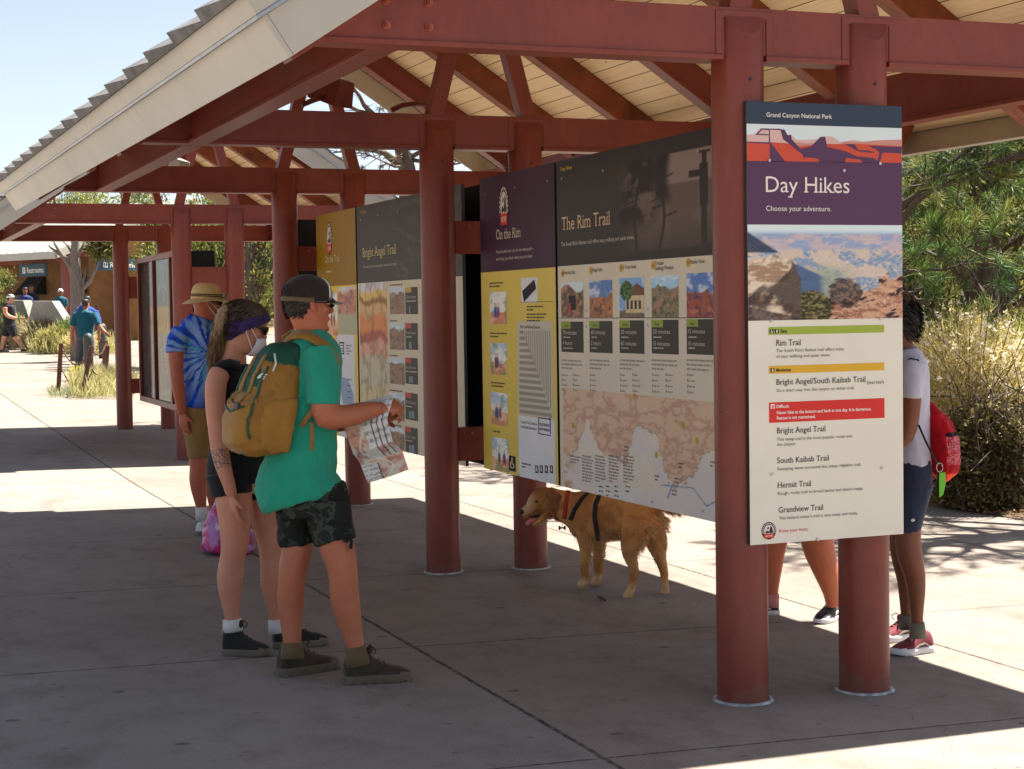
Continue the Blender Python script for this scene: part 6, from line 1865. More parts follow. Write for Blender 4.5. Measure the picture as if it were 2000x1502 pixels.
M_sockw = cloth('white_sock', srgb(206, 204, 202), 0.06)
M_blackcloth = cloth('black_cloth', (0.010, 0.010, 0.011), 0.15)
M_bootblk = cloth('boot_black', (0.022, 0.021, 0.020), 0.25, 0.7, 150, 20)
M_solegrey = cloth('sole_grey', srgb(112, 106, 92), 0.15, 0.8, 120)
M_soledark = cloth('sole_dark', srgb(104, 92, 76), 0.15, 0.8, 120)
M_bootbrn = cloth('shoe_brown', srgb(66, 54, 44), 0.35, 0.75, 150, 26)
M_lace = cloth('lace_dark', srgb(48, 42, 36), 0.2)
M_whitesh = cloth('shoe_white', srgb(214, 214, 214), 0.06, 0.6)
def hair_mat(name, a, b_):
    m, nt, bs = new_mat(name)
    f = noise_node(nt, coords(nt, (160, 160, 14)), 1, 5, 0.7)
    nt.links.new(ramp(nt, f, [(0.3, a), (0.7, b_)]), bs.inputs['Base Color']); bs.inputs['Roughness'].default_value = 0.5
    bump(nt, bs, f, 0.006, 0.8)
    return m
def sunglasses(c, F, L, U, parent, s=1.0, off=0.0):
    g = MB()
    fr = MB()
    for s_ in (-1, 1):
        p = c+F*(.104*s)+L*.033*s*s_+U*.128*s
        g.ellipsoid(p-F*.006*s, [L*.033*s, F*.009*s-L*.010*s_*s, U*.023*s], 16, 8)
        fr.tube([c+F*.096*s+L*.062*s*s_+U*.135*s, c+F*.05*s+L*.078*s*s_+U*.133*s, c+F*.0*s+L*.081*s*s_+U*.130*s, c-F*.02*s+L*.078*s*s_+U*.118*s], [.009*s, .008*s, .0055*s, .004*s], 8)
    fr.tube([c+F*.109*s-L*.012*s+U*.134*s, c+F*.109*s+L*.012*s+U*.134*s], .004*s, 6)
    o = fr.build('sunglasses', M_lens, parent, True); g.build('lens', M_lens, o, True)
    return o
def hair_cap(name, c, F, L, U, mat, parent, s=1.0, zmin=0.05, front=0.03, off=0.012, amp=0.004, seed=1, voxel=0.006, strand=1.0):
    """short hair: a shell over the skull, cut back from the face"""
    m = MB(); rr = []
    for r in HEADP:
        if r[0] < zmin-.03: continue
        z, fr, bk, hw = r
        rr.append(head_ring(c, F*s, L*s, U*s, (z+(off*0.8 if z > .19 else 0), fr, bk, hw), off))
    m.loft(rr)
    o = fuse(name, m, mat, parent, voxel, 2, folds(amp, 60, 14, seed, 0.6))
    # trim along the hairline
    b = bmesh.new(); b.from_mesh(o.data); dead = []
    for v in b.verts:
        q = (np.array(v.co)-c)/s; x, y, z = q @ F, abs(q @ L), q @ U
        lim = front-.045+.0*z if z < .06 else front-.045+(z-.06)*.62 if z < .15 else front+.011+(z-.15)*2.3
        lim += .006*math.sin(z*260+y*90)
        if x > lim or z < zmin+.004*math.sin(y*300) or (abs(x+.005) < .018 and .082 < z < .138 and y > .06): dead.append(v)
    bmesh.ops.delete(b, geom=dead, context='VERTS'); b.to_mesh(o.data); b.free()
    # loose strands
    n = len(o.data.vertices)
    if n > 50 and voxel < .01:
        co = np.empty(n*3, np.float32); o.data.vertices.foreach_get('co', co); co = co.reshape(-1, 3)
        no = np.empty(n*3, np.float32); o.data.vertices.foreach_get('normal', no); no = no.reshape(-1, 3)
        rg = np.random.default_rng(seed); k = rg.integers(0, n, 2600)
        d = unit(-F*.7-U*.55+no[k]*.05+rg.normal(size=(2600, 3))*.08)
        el = [e for e in mat.node_tree.nodes if e.type == 'VALTORGB'][0].color_ramp.elements
        blades('strands', co[k]+no[k]*.001, d, rg.uniform(.018, .04, 2600)*strand, np.full(2600, .0022), tints(2600, [tuple(e.color)[:3] for e in el], rg, .2), M_straw, o, .04, rg)
    return o
def person(name_label, cat, p, group=None):
    return empty('person', tuple(p), name_label, cat, group)
# ------------------------------------------------------------------ man in the teal shirt
D = 7.32
G = on_ground(668, 1335)
man = person('man in a teal T-shirt and dark camo shorts holding an open trail map', 'person', G)
MS = skin('tanned_skin', srgb(176, 106, 78), .1)
F, L, U = frame(0.86*R3+0.50*A3-0.05*U3)
hc = at_depth(600, 648, D-0.01)
b = MB()
head(b, hc, F, L, U)
limb(b, D, [(601, 636, 0, 27, .055), (599, 655, 0, 27, .06), (598, 680, 0.0, 36, .07)])
limb(b, D, [(604, 668, 0, 34, .09), (606, 695, 0, 50, .13), (607, 740, 0, 54, .15), (603, 800, 0, 48, .14), (600, 870, 0, 44, .12), (604, 930, 0, 46, .11), (610, 985, 0, 48, .11)])
limb(b, D, [(625, 697, -.13, 27), (634, 745, -.17, 26), (634, 788, -.19, 26), (638, 814, -.19, 25), (660, 814, -.17, 23), (690, 811, -.13, 21), (720, 802, -.09, 17.5), (740, 798, -.06, 13.5)])
limb(b, D, [(585, 695, .14, 27), (610, 750, .2, 25), (640, 815, .2, 24), (690, 820, .14, 20), (738, 812, .06, 13)])
limb(b, D, [(588, 985, .07, 33), (583, 1040, .06, 30), (582, 1066, .06, 31), (573, 1105, .05, 29), (571, 1126, .05, 27.5), (568, 1160, .06, 27), (568, 1195, .06, 25), (570, 1241, .05, 19), (571, 1285, .04, 17)])
limb(b, D, [(640, 985, -.07, 34), (652, 1040, -.085, 32), (658, 1068, -.09, 34), (668, 1107, -.10, 30), (671, 1132, -.10, 28), (673, 1165, -.09, 29), (678, 1195, -.09, 27), (687, 1232, -.09, 21), (697, 1275, -.09, 16.5), (699, 1295, -.09, 16)])
wr = at_depth(741, 798, D-.06)
hand(b, wr, at_depth(770, 792, D-.02)-wr, -U3*.7+A3*.7, 1, 0.98, (0.75, 0.85, 0.9, 1.0), 0.9, 0.06, 0.027)
wr2 = at_depth(739, 812, D+.05)
hand(b, wr2, at_depth(765, 806, D+.02)-wr2, -A3-U3*.3, 1, 0.95, (0.7, .8, .9, 1.0), 0.6, 0.05, 0.026)
for q in ((683, 1103, -.10, .027), (587, 1104, .05, .026)): b.ellipsoid(at_depth(q[0]-4, q[1], D+q[2]), [R3*.03, A3*.036, U3*.04], 10, 7)
body_m = fuse('body', b, MS, man, 0.005, 5)
face_bits(hc, F, L, U, body_m)
M_teal_t = cloth('teal_cotton', srgb(36, 148, 122), 0.06)
b = MB()
limb(b, D, [(600, 650, 0, 29, .075), (603, 664, 0, 44, .10), (606, 688, 0, 56, .145), (607, 730, 0, 58, .165), (604, 800, 0, 56, .16), (596, 870, 0, 61, .15), (584, 915, 0, 70, .155), (584, 950, 0, 82, .165), (590, 974, 0, 78, .165)], n=30)
limb(b, D, [(620, 690, -.11, 33), (630, 735, -.16, 34), (632, 770, -.185, 32), (632, 787, -.19, 30)])
limb(b, D, [(592, 690, .12, 33), (608, 735, .18, 34), (625, 780, .2, 31)])
def teal_disp(co, no):
    z = co[:, 2]; x = co @ R3
    lo = np.clip((1.15-z)/0.5, 0, 1)
    return (folds(0.021, 6, 2.6, 3, 0.30)(co, no)+folds(0.009, 13, 5.0, 33, 0.5)(co, no))*(0.55+0.8*lo)
fuse('t_shirt', b, M_teal_t, man, 0.006, 4, teal_disp)
m = MB(); rr = []
for t in range(21):
    a = 2*math.pi*t/20
    rr.append(at_depth(600+28*math.cos(a), 655+5*math.sin(a)*0+(-6 if math.cos(a) < -.3 else 4*math.cos(a)), D+.07*math.sin(a)))
m.tube(rr, 0.008, 7); m.build('collar', M_teal_t, man, True)
def camo():
    m, nt, b = new_mat('dark_camo')
    vec = coords(nt)
    n0 = noise_node(nt, vec, 14, 3, 0.5); n1 = noise_node(nt, coords(nt, (1.0, 1.0, 1.3)), 19, 2, 0.4)
    c = ramp(nt, n0, [(0.0, srgb(26, 29, 27)), (0.52, srgb(26, 29, 27)), (0.53, srgb(56, 61, 52)), (0.60, srgb(56, 61, 52)), (0.61, srgb(32, 36, 34))], 'CONSTANT')
    c = mixc(nt, ramp(nt, n1, [(0.0, (0,)*3), (0.60, (1,)*3)], 'CONSTANT'), c, srgb(20, 21, 22))
    nt.links.new(c, b.inputs['Base Color']); b.inputs['Roughness'].default_value = 0.75; b.inputs['Specular IOR Level'].default_value = 0.25
    bump(nt, b, noise_node(nt, vec, 30, 4), 0.004, 0.5)
    return m
b = MB()
limb(b, D, [(606, 945, 0, 66, .135), (608, 975, 0, 72, .145), (610, 1005, 0, 70, .14)], n=26)
limb(b, D, [(582, 985, .06, 44), (579, 1030, .06, 38), (581, 1062, .06, 36.5)])
limb(b, D, [(640, 985, -.06, 45), (648, 1025, -.08, 41), (655, 1057, -.09, 40)])
fuse('shorts', b, camo(), man, 0.006, 3, folds(0.012, 9, 3, 8, 0.5))
# torn hem flap
m = MB()
for (x0, y0, x1, y1, dd) in ((655, 1050, 690, 1046, -.18), (676, 1050, 690, 1064, -.16)):
    pts = [(x0, y0-6), (x1, y1-8), (x1-2, y1+10), (x1-7, y1+6), (x1-10, y1+15), ((x0+x1)/2, y0+9)]
    m.prism(pts, lambda u, v, t: tuple(at_depth(u, v, D+dd+t)), 0, 0.004)
m.build('torn_hem', bpy.data.materials['dark_camo'], man)
gA = on_ground(600, 1322); gB = on_ground(735, 1336)
def gpt(px, py): return on_ground(px, py)
shoe(man, gpt(545, 1322), gpt(657, 1304), M_bootbrn, M_soledark, 0.122, 0.049, 0.028, M_lace, sole_h=.038, knob=True)
shoe(man, gpt(672, 1336), gpt(802, 1328), M_bootbrn, M_soledark, 0.124, 0.050, 0.028, M_lace, sole_h=.038, knob=True)
M_sock_o = cloth('olive_sock', srgb(104, 86, 58), 0.08)
for sp in ([(571, 1254, .05, 21), (571, 1285, .045, 24)], [(693, 1262, -.09, 20), (699, 1298, -.09, 24)]):
    m = MB(); limb(m, D, sp); m.build('sock', M_sock_o, man, True)
# cap, hair, glasses
M_hairdk = hair_mat('dark_brown_hair', srgb(26, 19, 15), srgb(48, 35, 27))
hair_cap('hair', hc, F, L, U, M_hairdk, body_m, 1.0, 0.058, 0.0, 0.006, 0.002, 2, .005, .45)
M_capdk = cloth('cap_dark_mesh', srgb(44, 36, 34), 0.15, 0.9, 420)
M_capgr = cloth('cap_grey_front', srgb(150, 144, 138), 0.06)
m = MB(); rr = []
for r in ((.128, .100, -.106, .079), (.15, .103, -.108, .080), (.175, .104, -.108, .080), (.20, .094, -.100, .074), (.225, .070, -.078, .058), (.243, .034, -.044, .030), (.249, .008, -.015, .010)):
    rr.append(head_ring(hc+F*0.0, F, L, U, r, 0.006))
m.loft(rr); cap_o = fuse('cap', m, M_capdk, body_m, 0.006, 2, folds(0.002, 12, 8, 4))
cap_o.data.materials.append(M_capgr)
for pl in cap_o.data.polygons:
    q = (np.array(pl.center)-hc)
    if q @ F > .072-.5*max(0, q @ U-.2): pl.material_index = 1
m = MB(); m.tube([hc+F*(.074-.5*max(0, z-.2))+L*y+U*(z+.012) for y, z in [(.066*math.cos(a), .140+.082*math.sin(a)) for a in np.linspace(0, math.pi, 21)]], .0035, 6); m.build('cap_piping', M_whitesh, cap_o, True)
m = MB(); rr = []
for t in np.linspace(0, 1, 7):
    x = .085+.085*t; hw = .078*math.sqrt(max(0.02, 1-(t*0.93)**2.2))
    rr.append([hc+F*(x-0.02*(q/hw)**2*t)+L*q+U*(.142-.012*t-.020*(q/.078)**2+dz) for q, dz in [(hw*math.cos(a), .0035*math.sin(a)) for a in np.linspace(0, 2*math.pi, 17)[:-1]]])
m.loft(rr); m.build('brim', M_capgr, cap_o, True)
m = MB()
m.tube([hc+F*(-.112*math.cos(a))+L*.085*math.sin(a)+U*(.136+0.004*math.cos(a)) for a in np.linspace(-1.5, 1.5, 13)], 0.011, 8); m.build('cap_strap', M_sock_o, cap_o, True)
sunglasses(hc, F, L, U, body_m)

# ---- his backpack (rests on him: its own thing)
M_ochre_c = cloth('ochre_nylon', srgb(150, 108, 42), 0.10, 0.6, 260)
M_green_c = cloth('dark_green_nylon', srgb(28, 78, 62), 0.08, 0.55, 260)
M_tanstr = cloth('tan_webbing', srgb(140, 104, 56), 0.1, 0.8, 400)
bp_c = at_depth(521, 776, D-0.09)
pack = empty('backpack', tuple(bp_c), 'ochre and green day pack on the back of the man in the teal shirt', 'backpack')
E3 = unit(-0.86*R3-0.50*A3)                # outwards from his back
E1 = unit(np.cross(U3, E3))                # across the pack
E2 = unit(U3+0.20*R3)
def pk(a, b_, c): return bp_c+E1*a+E2*b_+E3*c
def pack_ring(z, hw, d0, d1, n=26, e=0.55):
    out = []
    for k in range(n):
        an = 2*math.pi*k/n; c, s = math.cos(an), math.sin(an)
        out.append(pk(hw*math.copysign(abs(c)**e, c), z, (d0+d1)/2+(d1-d0)/2*math.copysign(abs(s)**e, s)))
    return out
m = MB()
m.loft([pack_ring(z, hw, d0, d1) for z, hw, d0, d1 in ((-.252, .06, -.06, .03), (-.245, .105, -.095, .07), (-.215, .142, -.11, .105), (-.12, .162, -.11, .122), (0.0, .155, -.11, .110), (.10, .140, -.11, .090), (.17, .118, -.11, .065), (.215, .090, -.10, .035), (.235, .05, -.08, .005))])
def pack_cols(co):
    q = co-bp_c; s = q @ R3; t = q @ E2; s = s-.20*t*.5
    A = np.zeros((len(co), 3))+np.array(srgb(146, 104, 42))
    A = mixa(A, srgb(124, 86, 34), sstep(.45, .62, fbm(s*7, t*7, 3))*.6)
    g = (t > .045) & (s < -.015) | (t > .16) | ((s > -.10) & (s < -.062) & (t < .05))
    A[g] = srgb(26, 74, 58); return A
main = fuse('pack_body', m, attr_mat('pack_nylon', 'dye', .62, .08, 60, .003, 260, .25), pack, 0.006, 3, folds(0.009, 8, 6, 12, 0.5), ('dye', pack_cols))
m = MB()
m.loft([pack_ring(z, hw, d0, d1) for z, hw, d0, d1 in ((-.246, .05, -.02, .06), (-.235, .09, -.03, .10), (-.19, .115, -.03, .145), (-.10, .125, -.03, .160), (-.02, .118, -.02, .146), (.015, .108, -.02, .122), (.03, .09, -.01, .09))])
pocket = fuse('front_pocket', m, M_ochre_c, pack, 0.007, 3, folds(0.007, 8, 7, 15, 0.6))
m = MB()
for s_ in (-1, 1):
    m = MB(); m.loft([pack_ring(z, hw_, -.085, d1, 16, .8) for z, d1, hw_ in ((-.235, .0, .01), (-.2, .05, .024), (-.1, .075, .030), (-.02, .064, .024), (0.0, .04, .012))])
    m.v = [tuple(np.array(v)+E1*s_*.148) for v in m.v]
    fuse('side_pocket', m, M_ochre_c, pack, 0.007, 4, folds(0.008, 9, 6, 17))
def pstrip(name, pts, w, mat, par, th=0.004, nrm=None):
    """webbing that lies along a polyline"""
    m = MB(); pts = [np.array(p) for p in pts]; rr = []
    for i, p in enumerate(pts):
        t = unit(pts[min(i+1, len(pts)-1)]-pts[max(i-1, 0)])
        n_ = np.array(nrm(p)) if nrm else E3
        n_ = unit(n_-t*(n_ @ t)); s = np.cross(t, n_)
        rr.append([p+s*w/2*cx+n_*th*cy for cx, cy in ((-1, 0), (-.8, 1), (.8, 1), (1, 0), (.8, -1), (-.8, -1))])
    m.loft(rr); return m.build(name, mat, par, True)
from mathutils.bvhtree import BVHTree
def bvh_of(*objs):
    vs = []; fs = []
    for o in objs:
        n0 = len(vs); vs += [v.co.copy() for v in o.data.vertices]; fs += [tuple(i+n0 for i in p.vertices) for p in o.data.polygons]
    return BVHTree.FromPolygons(vs, fs)
def surf(bv, p, d, off=0.003):
    """point on the skin reached from p along d"""
    h = bv.ray_cast(Vector(p), Vector(d).normalized())
    if h[0] is None: return None
    return np.array(h[0])-unit(np.array(d, float))*off
bv = bvh_of(main, pocket)
def on_pack(a, b_):
    q = surf(bv, pk(a, b_, .5), -E3, 0.003)
    return q if q is not None else pk(a, b_, .09)
def line_on(f, pts, n=10):
    out = []
    for (p, q) in zip(pts[:-1], pts[1:]):
        for t in np.linspace(0, 1, n, endpoint=False): out.append(f(p[0]+(q[0]-p[0])*t, p[1]+(q[1]-p[1])*t))
    out.append(f(*pts[-1])); return out
for nm, pts, w, mt in (('daisy_strip', [(.055, .19), (.05, .05), (.06, -.02)], .028, M_tanstr), ('daisy_strip', [(-.045, .19), (-.04, .05), (-.05, -.02)], .028, M_tanstr), ('seam', [(.11, .14), (.118, 0), (.125, -.17)], .014, M_green_c), ('seam', [(-.11, .14), (-.118, 0), (-.125, -.17)], .014, M_green_c), ('compression_strap', [(.13, -.005), (.06, -.03), (0, -.025), (-.06, .0), (-.13, .03)], .022, M_tanstr), ('zip_line', [(-.10, -.03), (0, -.055), (.10, -.03)], .010, M_green_c)):
    pstrip(nm, line_on(on_pack, pts), w, mt, pack)
m = MB(); q = on_pack(.065, -.028); m.hexa([q+E1*a+E2*b_+E3*c for c in (0, .012) for a, b_ in ((-.022, -.014), (.022, -.014), (.022, .014), (-.022, .014))]); m.build('buckle', M_dark, pack, bevel=0.003)
# white quarter-dome mark with its lettering bars
logo_c = (.098, .095)
for k in range(3):
    m = MB(); pts = []
    for t in np.linspace(0, 1, 8):
        a = math.pi/2*t; r = .021-.006*k
        pts.append(on_pack(logo_c[0]-.004-r*math.sin(a)+.018, logo_c[1]+r*math.cos(a)-.006))
    m.tube(pts, .0024, 5); m.build('dome_mark', M_white, pack)
for k in range(3):
    m = MB(); m.tube([on_pack(logo_c[0]+.026, logo_c[1]+.010-k*.009), on_pack(logo_c[0]+.008+.004*k, logo_c[1]+.010-k*.009)], .0028, 5); m.build('dome_mark', M_white, pack)
m = MB(); m.tube([pk(-.03, .225, -.07), pk(-.025, .265, -.075), pk(0, .278, -.075), pk(.025, .265, -.075), pk(.03, .225, -.07)], .007, 7); m.build('grab_loop', M_ochre_c, pack, True)
P3 = lambda l: [np.array(at_depth(x, y, D+d)) for x, y, d in l]
nr = lambda p: np.array(p)-np.array(at_depth(603, 720, D))
pstrip('shoulder_strap', P3([(556, 668, -.06), (572, 655, -.075), (592, 653, -.09), (612, 660, -.11), (630, 672, -.13), (648, 690, -.12), (658, 715, -.08)]), .055, M_ochre_c, pack, .007, nr)
pstrip('shoulder_strap', P3([(553, 664, .10), (570, 652, .11), (592, 649, .11), (612, 655, .10)]), .055, M_ochre_c, pack, .007, nr)
pstrip('lower_strap', P3([(577, 848, -.10), (592, 828, -.17), (606, 808, -.195), (618, 790, -.22)]), .024, M_tanstr, pack, .003, lambda p: -A3)
pstrip('hanging_strap', P3([(608, 825, -.20), (610, 850, -.19), (609, 880, -.185)]), .018, M_tanstr, pack, .003, lambda p: -A3)
pstrip('zip_cord', P3([(536, 690, -.24), (539, 710, -.245), (533, 725, -.25)]), .008, M_sockw, pack, .003, lambda p: -A3)

# ---- folded trail map in his hands
def map_print(U_, V_):
    n = fbm(U_*6, V_*14, 5); r = np.abs(fbm(U_*7, V_*16, 15)-.5)*2
    A = mixa(np.zeros(U_.shape+(3,))+C(196, 190, 178), C(196, 150, 134), sstep(.42, .58, n))
    A = mixa(A, C(150, 108, 98), sstep(.2, .05, r)*sstep(.42, .58, n)*.8)
    A = mixa(A, C(226, 222, 214), sstep(.03, .01, np.abs(U_-.45-.25*np.sin(V_*9)))*.8)
    t = ((U_ > .42) & (V_ > .52)) | ((U_ < .40) & (V_ < .30))
    A[t] = C(206, 208, 210)
    row = t & (np.abs((V_*46) % 1-.5) < .22) & (fbm(U_*40, np.floor(V_*46), 3) > .42); A[row] = C(150, 150, 150)
    for u in (.50, .62, .74, .86): A[(np.abs(U_-u) < .012) & (V_ > .34) & (V_ < .80)] = C(40, 38, 44)
    A[(np.abs(U_-.385) < .012) & (V_ < .28)] = C(50, 48, 70)
    return A
rows = [[(666, 792, -.02), (770, 771, -.03)], [(674, 842, -.06), (756, 818, -.07)], [(690, 887, -.02), (767, 861, -.03)], [(703, 904, -.07), (786, 881, -.08)], [(718, 943, -.04), (798, 917, -.05)]]
nu, nv = 40, 60
Vv = []; Cc = []
vs = [1.0, .72, .52, .34, 0.0]
for j in range(nv):
    v = 1-j/(nv-1)
    i = 0
    while i < 3 and v < vs[i+1]: i += 1
    t = (vs[i]-v)/(vs[i]-vs[i+1])
    for k in range(nu):
        u = k/(nu-1)
        a = np.array(rows[i][0])*(1-u)+np.array(rows[i][1])*u; b2 = np.array(rows[i+1][0])*(1-u)+np.array(rows[i+1][1])*u
        q = a*(1-t)+b2*t
        Vv.append(at_depth(q[0], q[1]+1.5*math.sin(u*3.1), D+q[2]+.012*math.sin(u*4+j*.1)))
UU, VVv = np.meshgrid(np.linspace(0, 1, nu), np.linspace(1, 0, nv))
idx = np.arange(nu*(nv-1)).reshape(nv-1, nu)[:, :-1].ravel()
Fm = np.c_[idx, idx+1, idx+nu+1, idx+nu]
mp_ = tri_soup('trail_map', Vv, Fm, attr_mat('map_paper', 'print', .7, .05, 30, 0.002, 30), None, {'print': np.clip(map_print(UU, VVv), 0, 1).reshape(-1, 3)})
sol = mp_.modifiers.new('paper', 'SOLIDIFY'); sol.thickness = 0.0012
tag(mp_, 'unfolded paper trail map held by the man in the teal shirt', 'map')

# ------------------------------------------------------------------ woman with the ponytail
D = 7.93
G = on_ground(500, 1280)
wom = person('woman with a blond ponytail, purple headband and black shorts looking down at the map', 'person', G)
WS = skin('fair_skin', srgb(192, 134, 110), .08)
F, L, U = frame(0.83*R3+0.38*A3-0.36*U3, U3+0.10*R3)
hcw = at_depth(464, 680, D)
b = MB(); head(b, hcw, F, L, U, 0.95)
limb(b, D, [(460, 652, 0, 20, .05), (453, 688, 0, 22, .05), (450, 715, 0, 30, .06)])
limb(b, D, [(452, 705, 0, 22, .07), (450, 728, 0, 42, .11), (455, 770, 0, 42, .13), (462, 830, 0, 40, .12), (465, 870, 0, 46, .11), (466, 920, 0, 50, .11), (466, 960, 0, 50, .11)])
limb(b, D, [(430, 728, -.14, 20), (422, 750, -.17, 21), (421, 800, -.18, 19), (425, 840, -.18, 18), (429, 875, -.20, 17.5), (436, 910, -.21, 15.5), (447, 945, -.21, 12.5), (452, 966, -.205, 11)])
limb(b, D, [(475, 728, .14, 20), (492, 790, .18, 18), (505, 850, .15, 17), (545, 850, .02, 14), (575, 840, -.04, 10)])
limb(b, D, [(448, 930, -.07, 34), (456, 964, -.08, 35), (458, 992, -.08, 35), (459, 1030, -.08, 30.5), (458, 1068, -.08, 26.5), (454, 1091, -.08, 24.5), (450, 1126, -.07, 26.5), (450, 1164, -.07, 21.5), (454, 1203, -.07, 15.5), (456, 1235, -.07, 14)])
limb(b, D, [(500, 930, .07, 34), (514, 964, .08, 34), (517, 1000, .08, 33), (522, 1030, .08, 28), (529, 1068, .08, 25), (531, 1107, .08, 23), (531, 1140, .09, 23), (536, 1183, .09, 17), (541, 1215, .09, 13.5), (543, 1235, .09, 13)])
wr = at_depth(452.5, 966, D-.205)
hand(b, wr, at_depth(462, 1030, D-.19)-wr, R3*.8+A3*.5, 1, 0.86, (0.25, 0.3, 0.36, 0.45), 0.3, 0.08, 0.025)
for q in ((475, 1078, -.08), (543, 1078, .08)): b.ellipsoid(at_depth(q[0]-5, q[1], D+q[2]), [R3*.028, A3*.034, U3*.038], 10, 7)
body_w = fuse('body', b, WS, wom, 0.005, 5)
b = MB()
limb(b, D, [(452, 712, .0, 34, .09), (453, 730, 0, 40, .118), (457, 770, 0, 46, .14), (463, 830, 0, 44, .13), (466, 870, 0, 52, .13), (467, 905, 0, 61, .14)], n=24)
fuse('tank_top', b, M_blackcloth, wom, 0.006, 3, folds(0.004, 9, 3, 21))
pstrip('shoulder_strap', [np.array(at_depth(x, y, D+d)) for x, y, d in ((408, 738, -.10), (417, 722, -.15), (432, 712, -.15), (450, 708, -.13), (468, 713, -.10))], .05, M_blackcloth, wom, .006, lambda p: np.array(p)-np.array(at_depth(452, 760, D)))
b = MB()
limb(b, D, [(466, 868, 0, 55, .13), (466, 905, 0, 63, .145), (466, 940, 0, 62, .145)], n=24)
limb(b, D, [(447, 925, -.07, 45), (453, 967, -.08, 40.5)]); limb(b, D, [(502, 925, .07, 45), (514, 967, .08, 40)])
fuse('shorts', b, M_blackcloth, wom, 0.006, 3, folds(0.003, 9, 4, 22))
for sp in ([(453, 1209, -.07, 18.5), (456, 1232, -.07, 21)], [(540, 1209, .09, 17), (543, 1235, .09, 19)]):
    m = MB(); limb(m, D, sp); m.build('sock', M_sockw, wom, True)
shoe(wom, gpt(436, 1279), gpt(527, 1281), M_bootblk, M_solegrey, 0.115, 0.047, 0.050, M_lace, 'boot', .034)
shoe(wom, gpt(533, 1266), gpt(640, 1259), M_bootblk, M_solegrey, 0.115, 0.047, 0.050, M_lace, 'boot', .034)
# tattoo band round the forearm
def tattoo():
    m, nt, b = new_mat('tattooed_skin')
    vec = coords(nt); v = nd(nt, 'ShaderNodeTexVoronoi', feature='DISTANCE_TO_EDGE'); v.inputs['Scale'].default_value = 55; nt.links.new(vec, v.inputs['Vector'])
    f = math_node(nt, 'LESS_THAN', v.outputs['Distance'], 0.11)
    c = mixc(nt, math_node(nt, 'MULTIPLY', f, 0.75), srgb(186, 130, 106), srgb(64, 58, 66)); nt.links.new(c, b.inputs['Base Color']); b.inputs['Roughness'].default_value = .5
    return m
bvw = bvh_of(body_w)
m = MB(); rr = []
ca, cb_ = np.array(at_depth(429.5, 877, D-.20)), np.array(at_depth(438, 914, D-.21))
t_ = unit(cb_-ca); s1 = unit(np.cross(AWAY, t_)); s2 = np.cross(t_, s1)
for q in np.linspace(0, 1, 5):
    p = ca+(cb_-ca)*q; row = []
    for k in range(20):
        d = s1*math.cos(2*math.pi*k/20)+s2*math.sin(2*math.pi*k/20)
        h = bvw.ray_cast(Vector(p), Vector(d)); hp = np.array(h[0]) if h[0] is not None and h[3] < .07 else p+d*.04
        row.append(hp+d*.0012)
    rr.append(row)
m.loft(rr, caps=False); m.build('tattoo_band', tattoo(), body_w, True)
# hair, ponytail, headband, glasses, mask
M_hairw = hair_mat('ash_brown_hair', srgb(46, 36, 30), srgb(92, 74, 60))
M_blond = hair_mat('blond_hair', srgb(112, 86, 60), srgb(178, 150, 112))
hair_cap('hair', hcw, F, L, U, M_hairw, body_w, 0.95, 0.05, 0.012, 0.012, 0.003, 5, .005)
m = MB()
limb(m, D, [(468, 606, 0, 10), (452, 603, -.01, 12), (439, 613, -.02, 13, .04), (431, 636, -.03, 13.5, .045), (425, 662, -.03, 12.5, .042), (420, 688, -.03, 10, .035), (419, 706, -.03, 6.5, .025), (421, 720, -.03, 3, .015)], n=22)
pt_ = fuse('ponytail', m, M_blond, body_w, 0.005, 2, folds(0.007, 70, 5, 6, 0.7))
n_ = len(pt_.data.vertices); ce = np.empty(n_*3, np.float32); pt_.data.vertices.foreach_get('co', ce); ce = ce.reshape(-1, 3)
rg = np.random.default_rng(14); k = rg.integers(0, n_, 3200)
blades('strands', ce[k], unit(-U3*1.0-R3*.12+rg.normal(size=(3200, 3))*.13), rg.uniform(.03, .09, 3200), np.full(3200, .0024), tints(3200, [srgb(126, 100, 72), srgb(176, 150, 114), srgb(150, 122, 88), srgb(96, 76, 56)], rg, .12), M_straw, pt_, .05, rg)
m = MB(); m.tube([at_depth(462+9*math.cos(a), 600+7*math.sin(a), D+.03*math.sin(a*2)) for a in np.linspace(0, 6.28, 15)], 0.011, 7); m.build('hair_tie', M_blackcloth, body_w, True)
M_purple = cloth('purple_bandana', srgb(58, 44, 92), 0.35, 0.85, 300, 30)
m = MB(); rr = []
HZ = [r[0] for r in HEADP]
for q, off in ((-.036, .008), (-.030, .018), (-.012, .022), (.012, .022), (.028, .018), (.034, .008)):
    row = []
    for a in np.linspace(0, 2*math.pi, 41)[:-1]:
        z = .133+.078*math.cos(a)+q*(1-.35*math.cos(a)); fr = np.interp(z, HZ, [r[1] for r in HEADP]); bk = np.interp(z, HZ, [r[2] for r in HEADP]); hw = np.interp(z, HZ, [r[3] for r in HEADP])
        row.append(hcw+(F*((fr+bk)/2+((fr-bk)/2+off)*math.cos(a))+L*(hw+off)*math.sin(a)+U*z)*.95)
    rr.append(row)
m.loft(rr, caps=False); m.build('headband', M_purple, body_w, True)
sunglasses(hcw, F, L, U, body_w, 0.95)
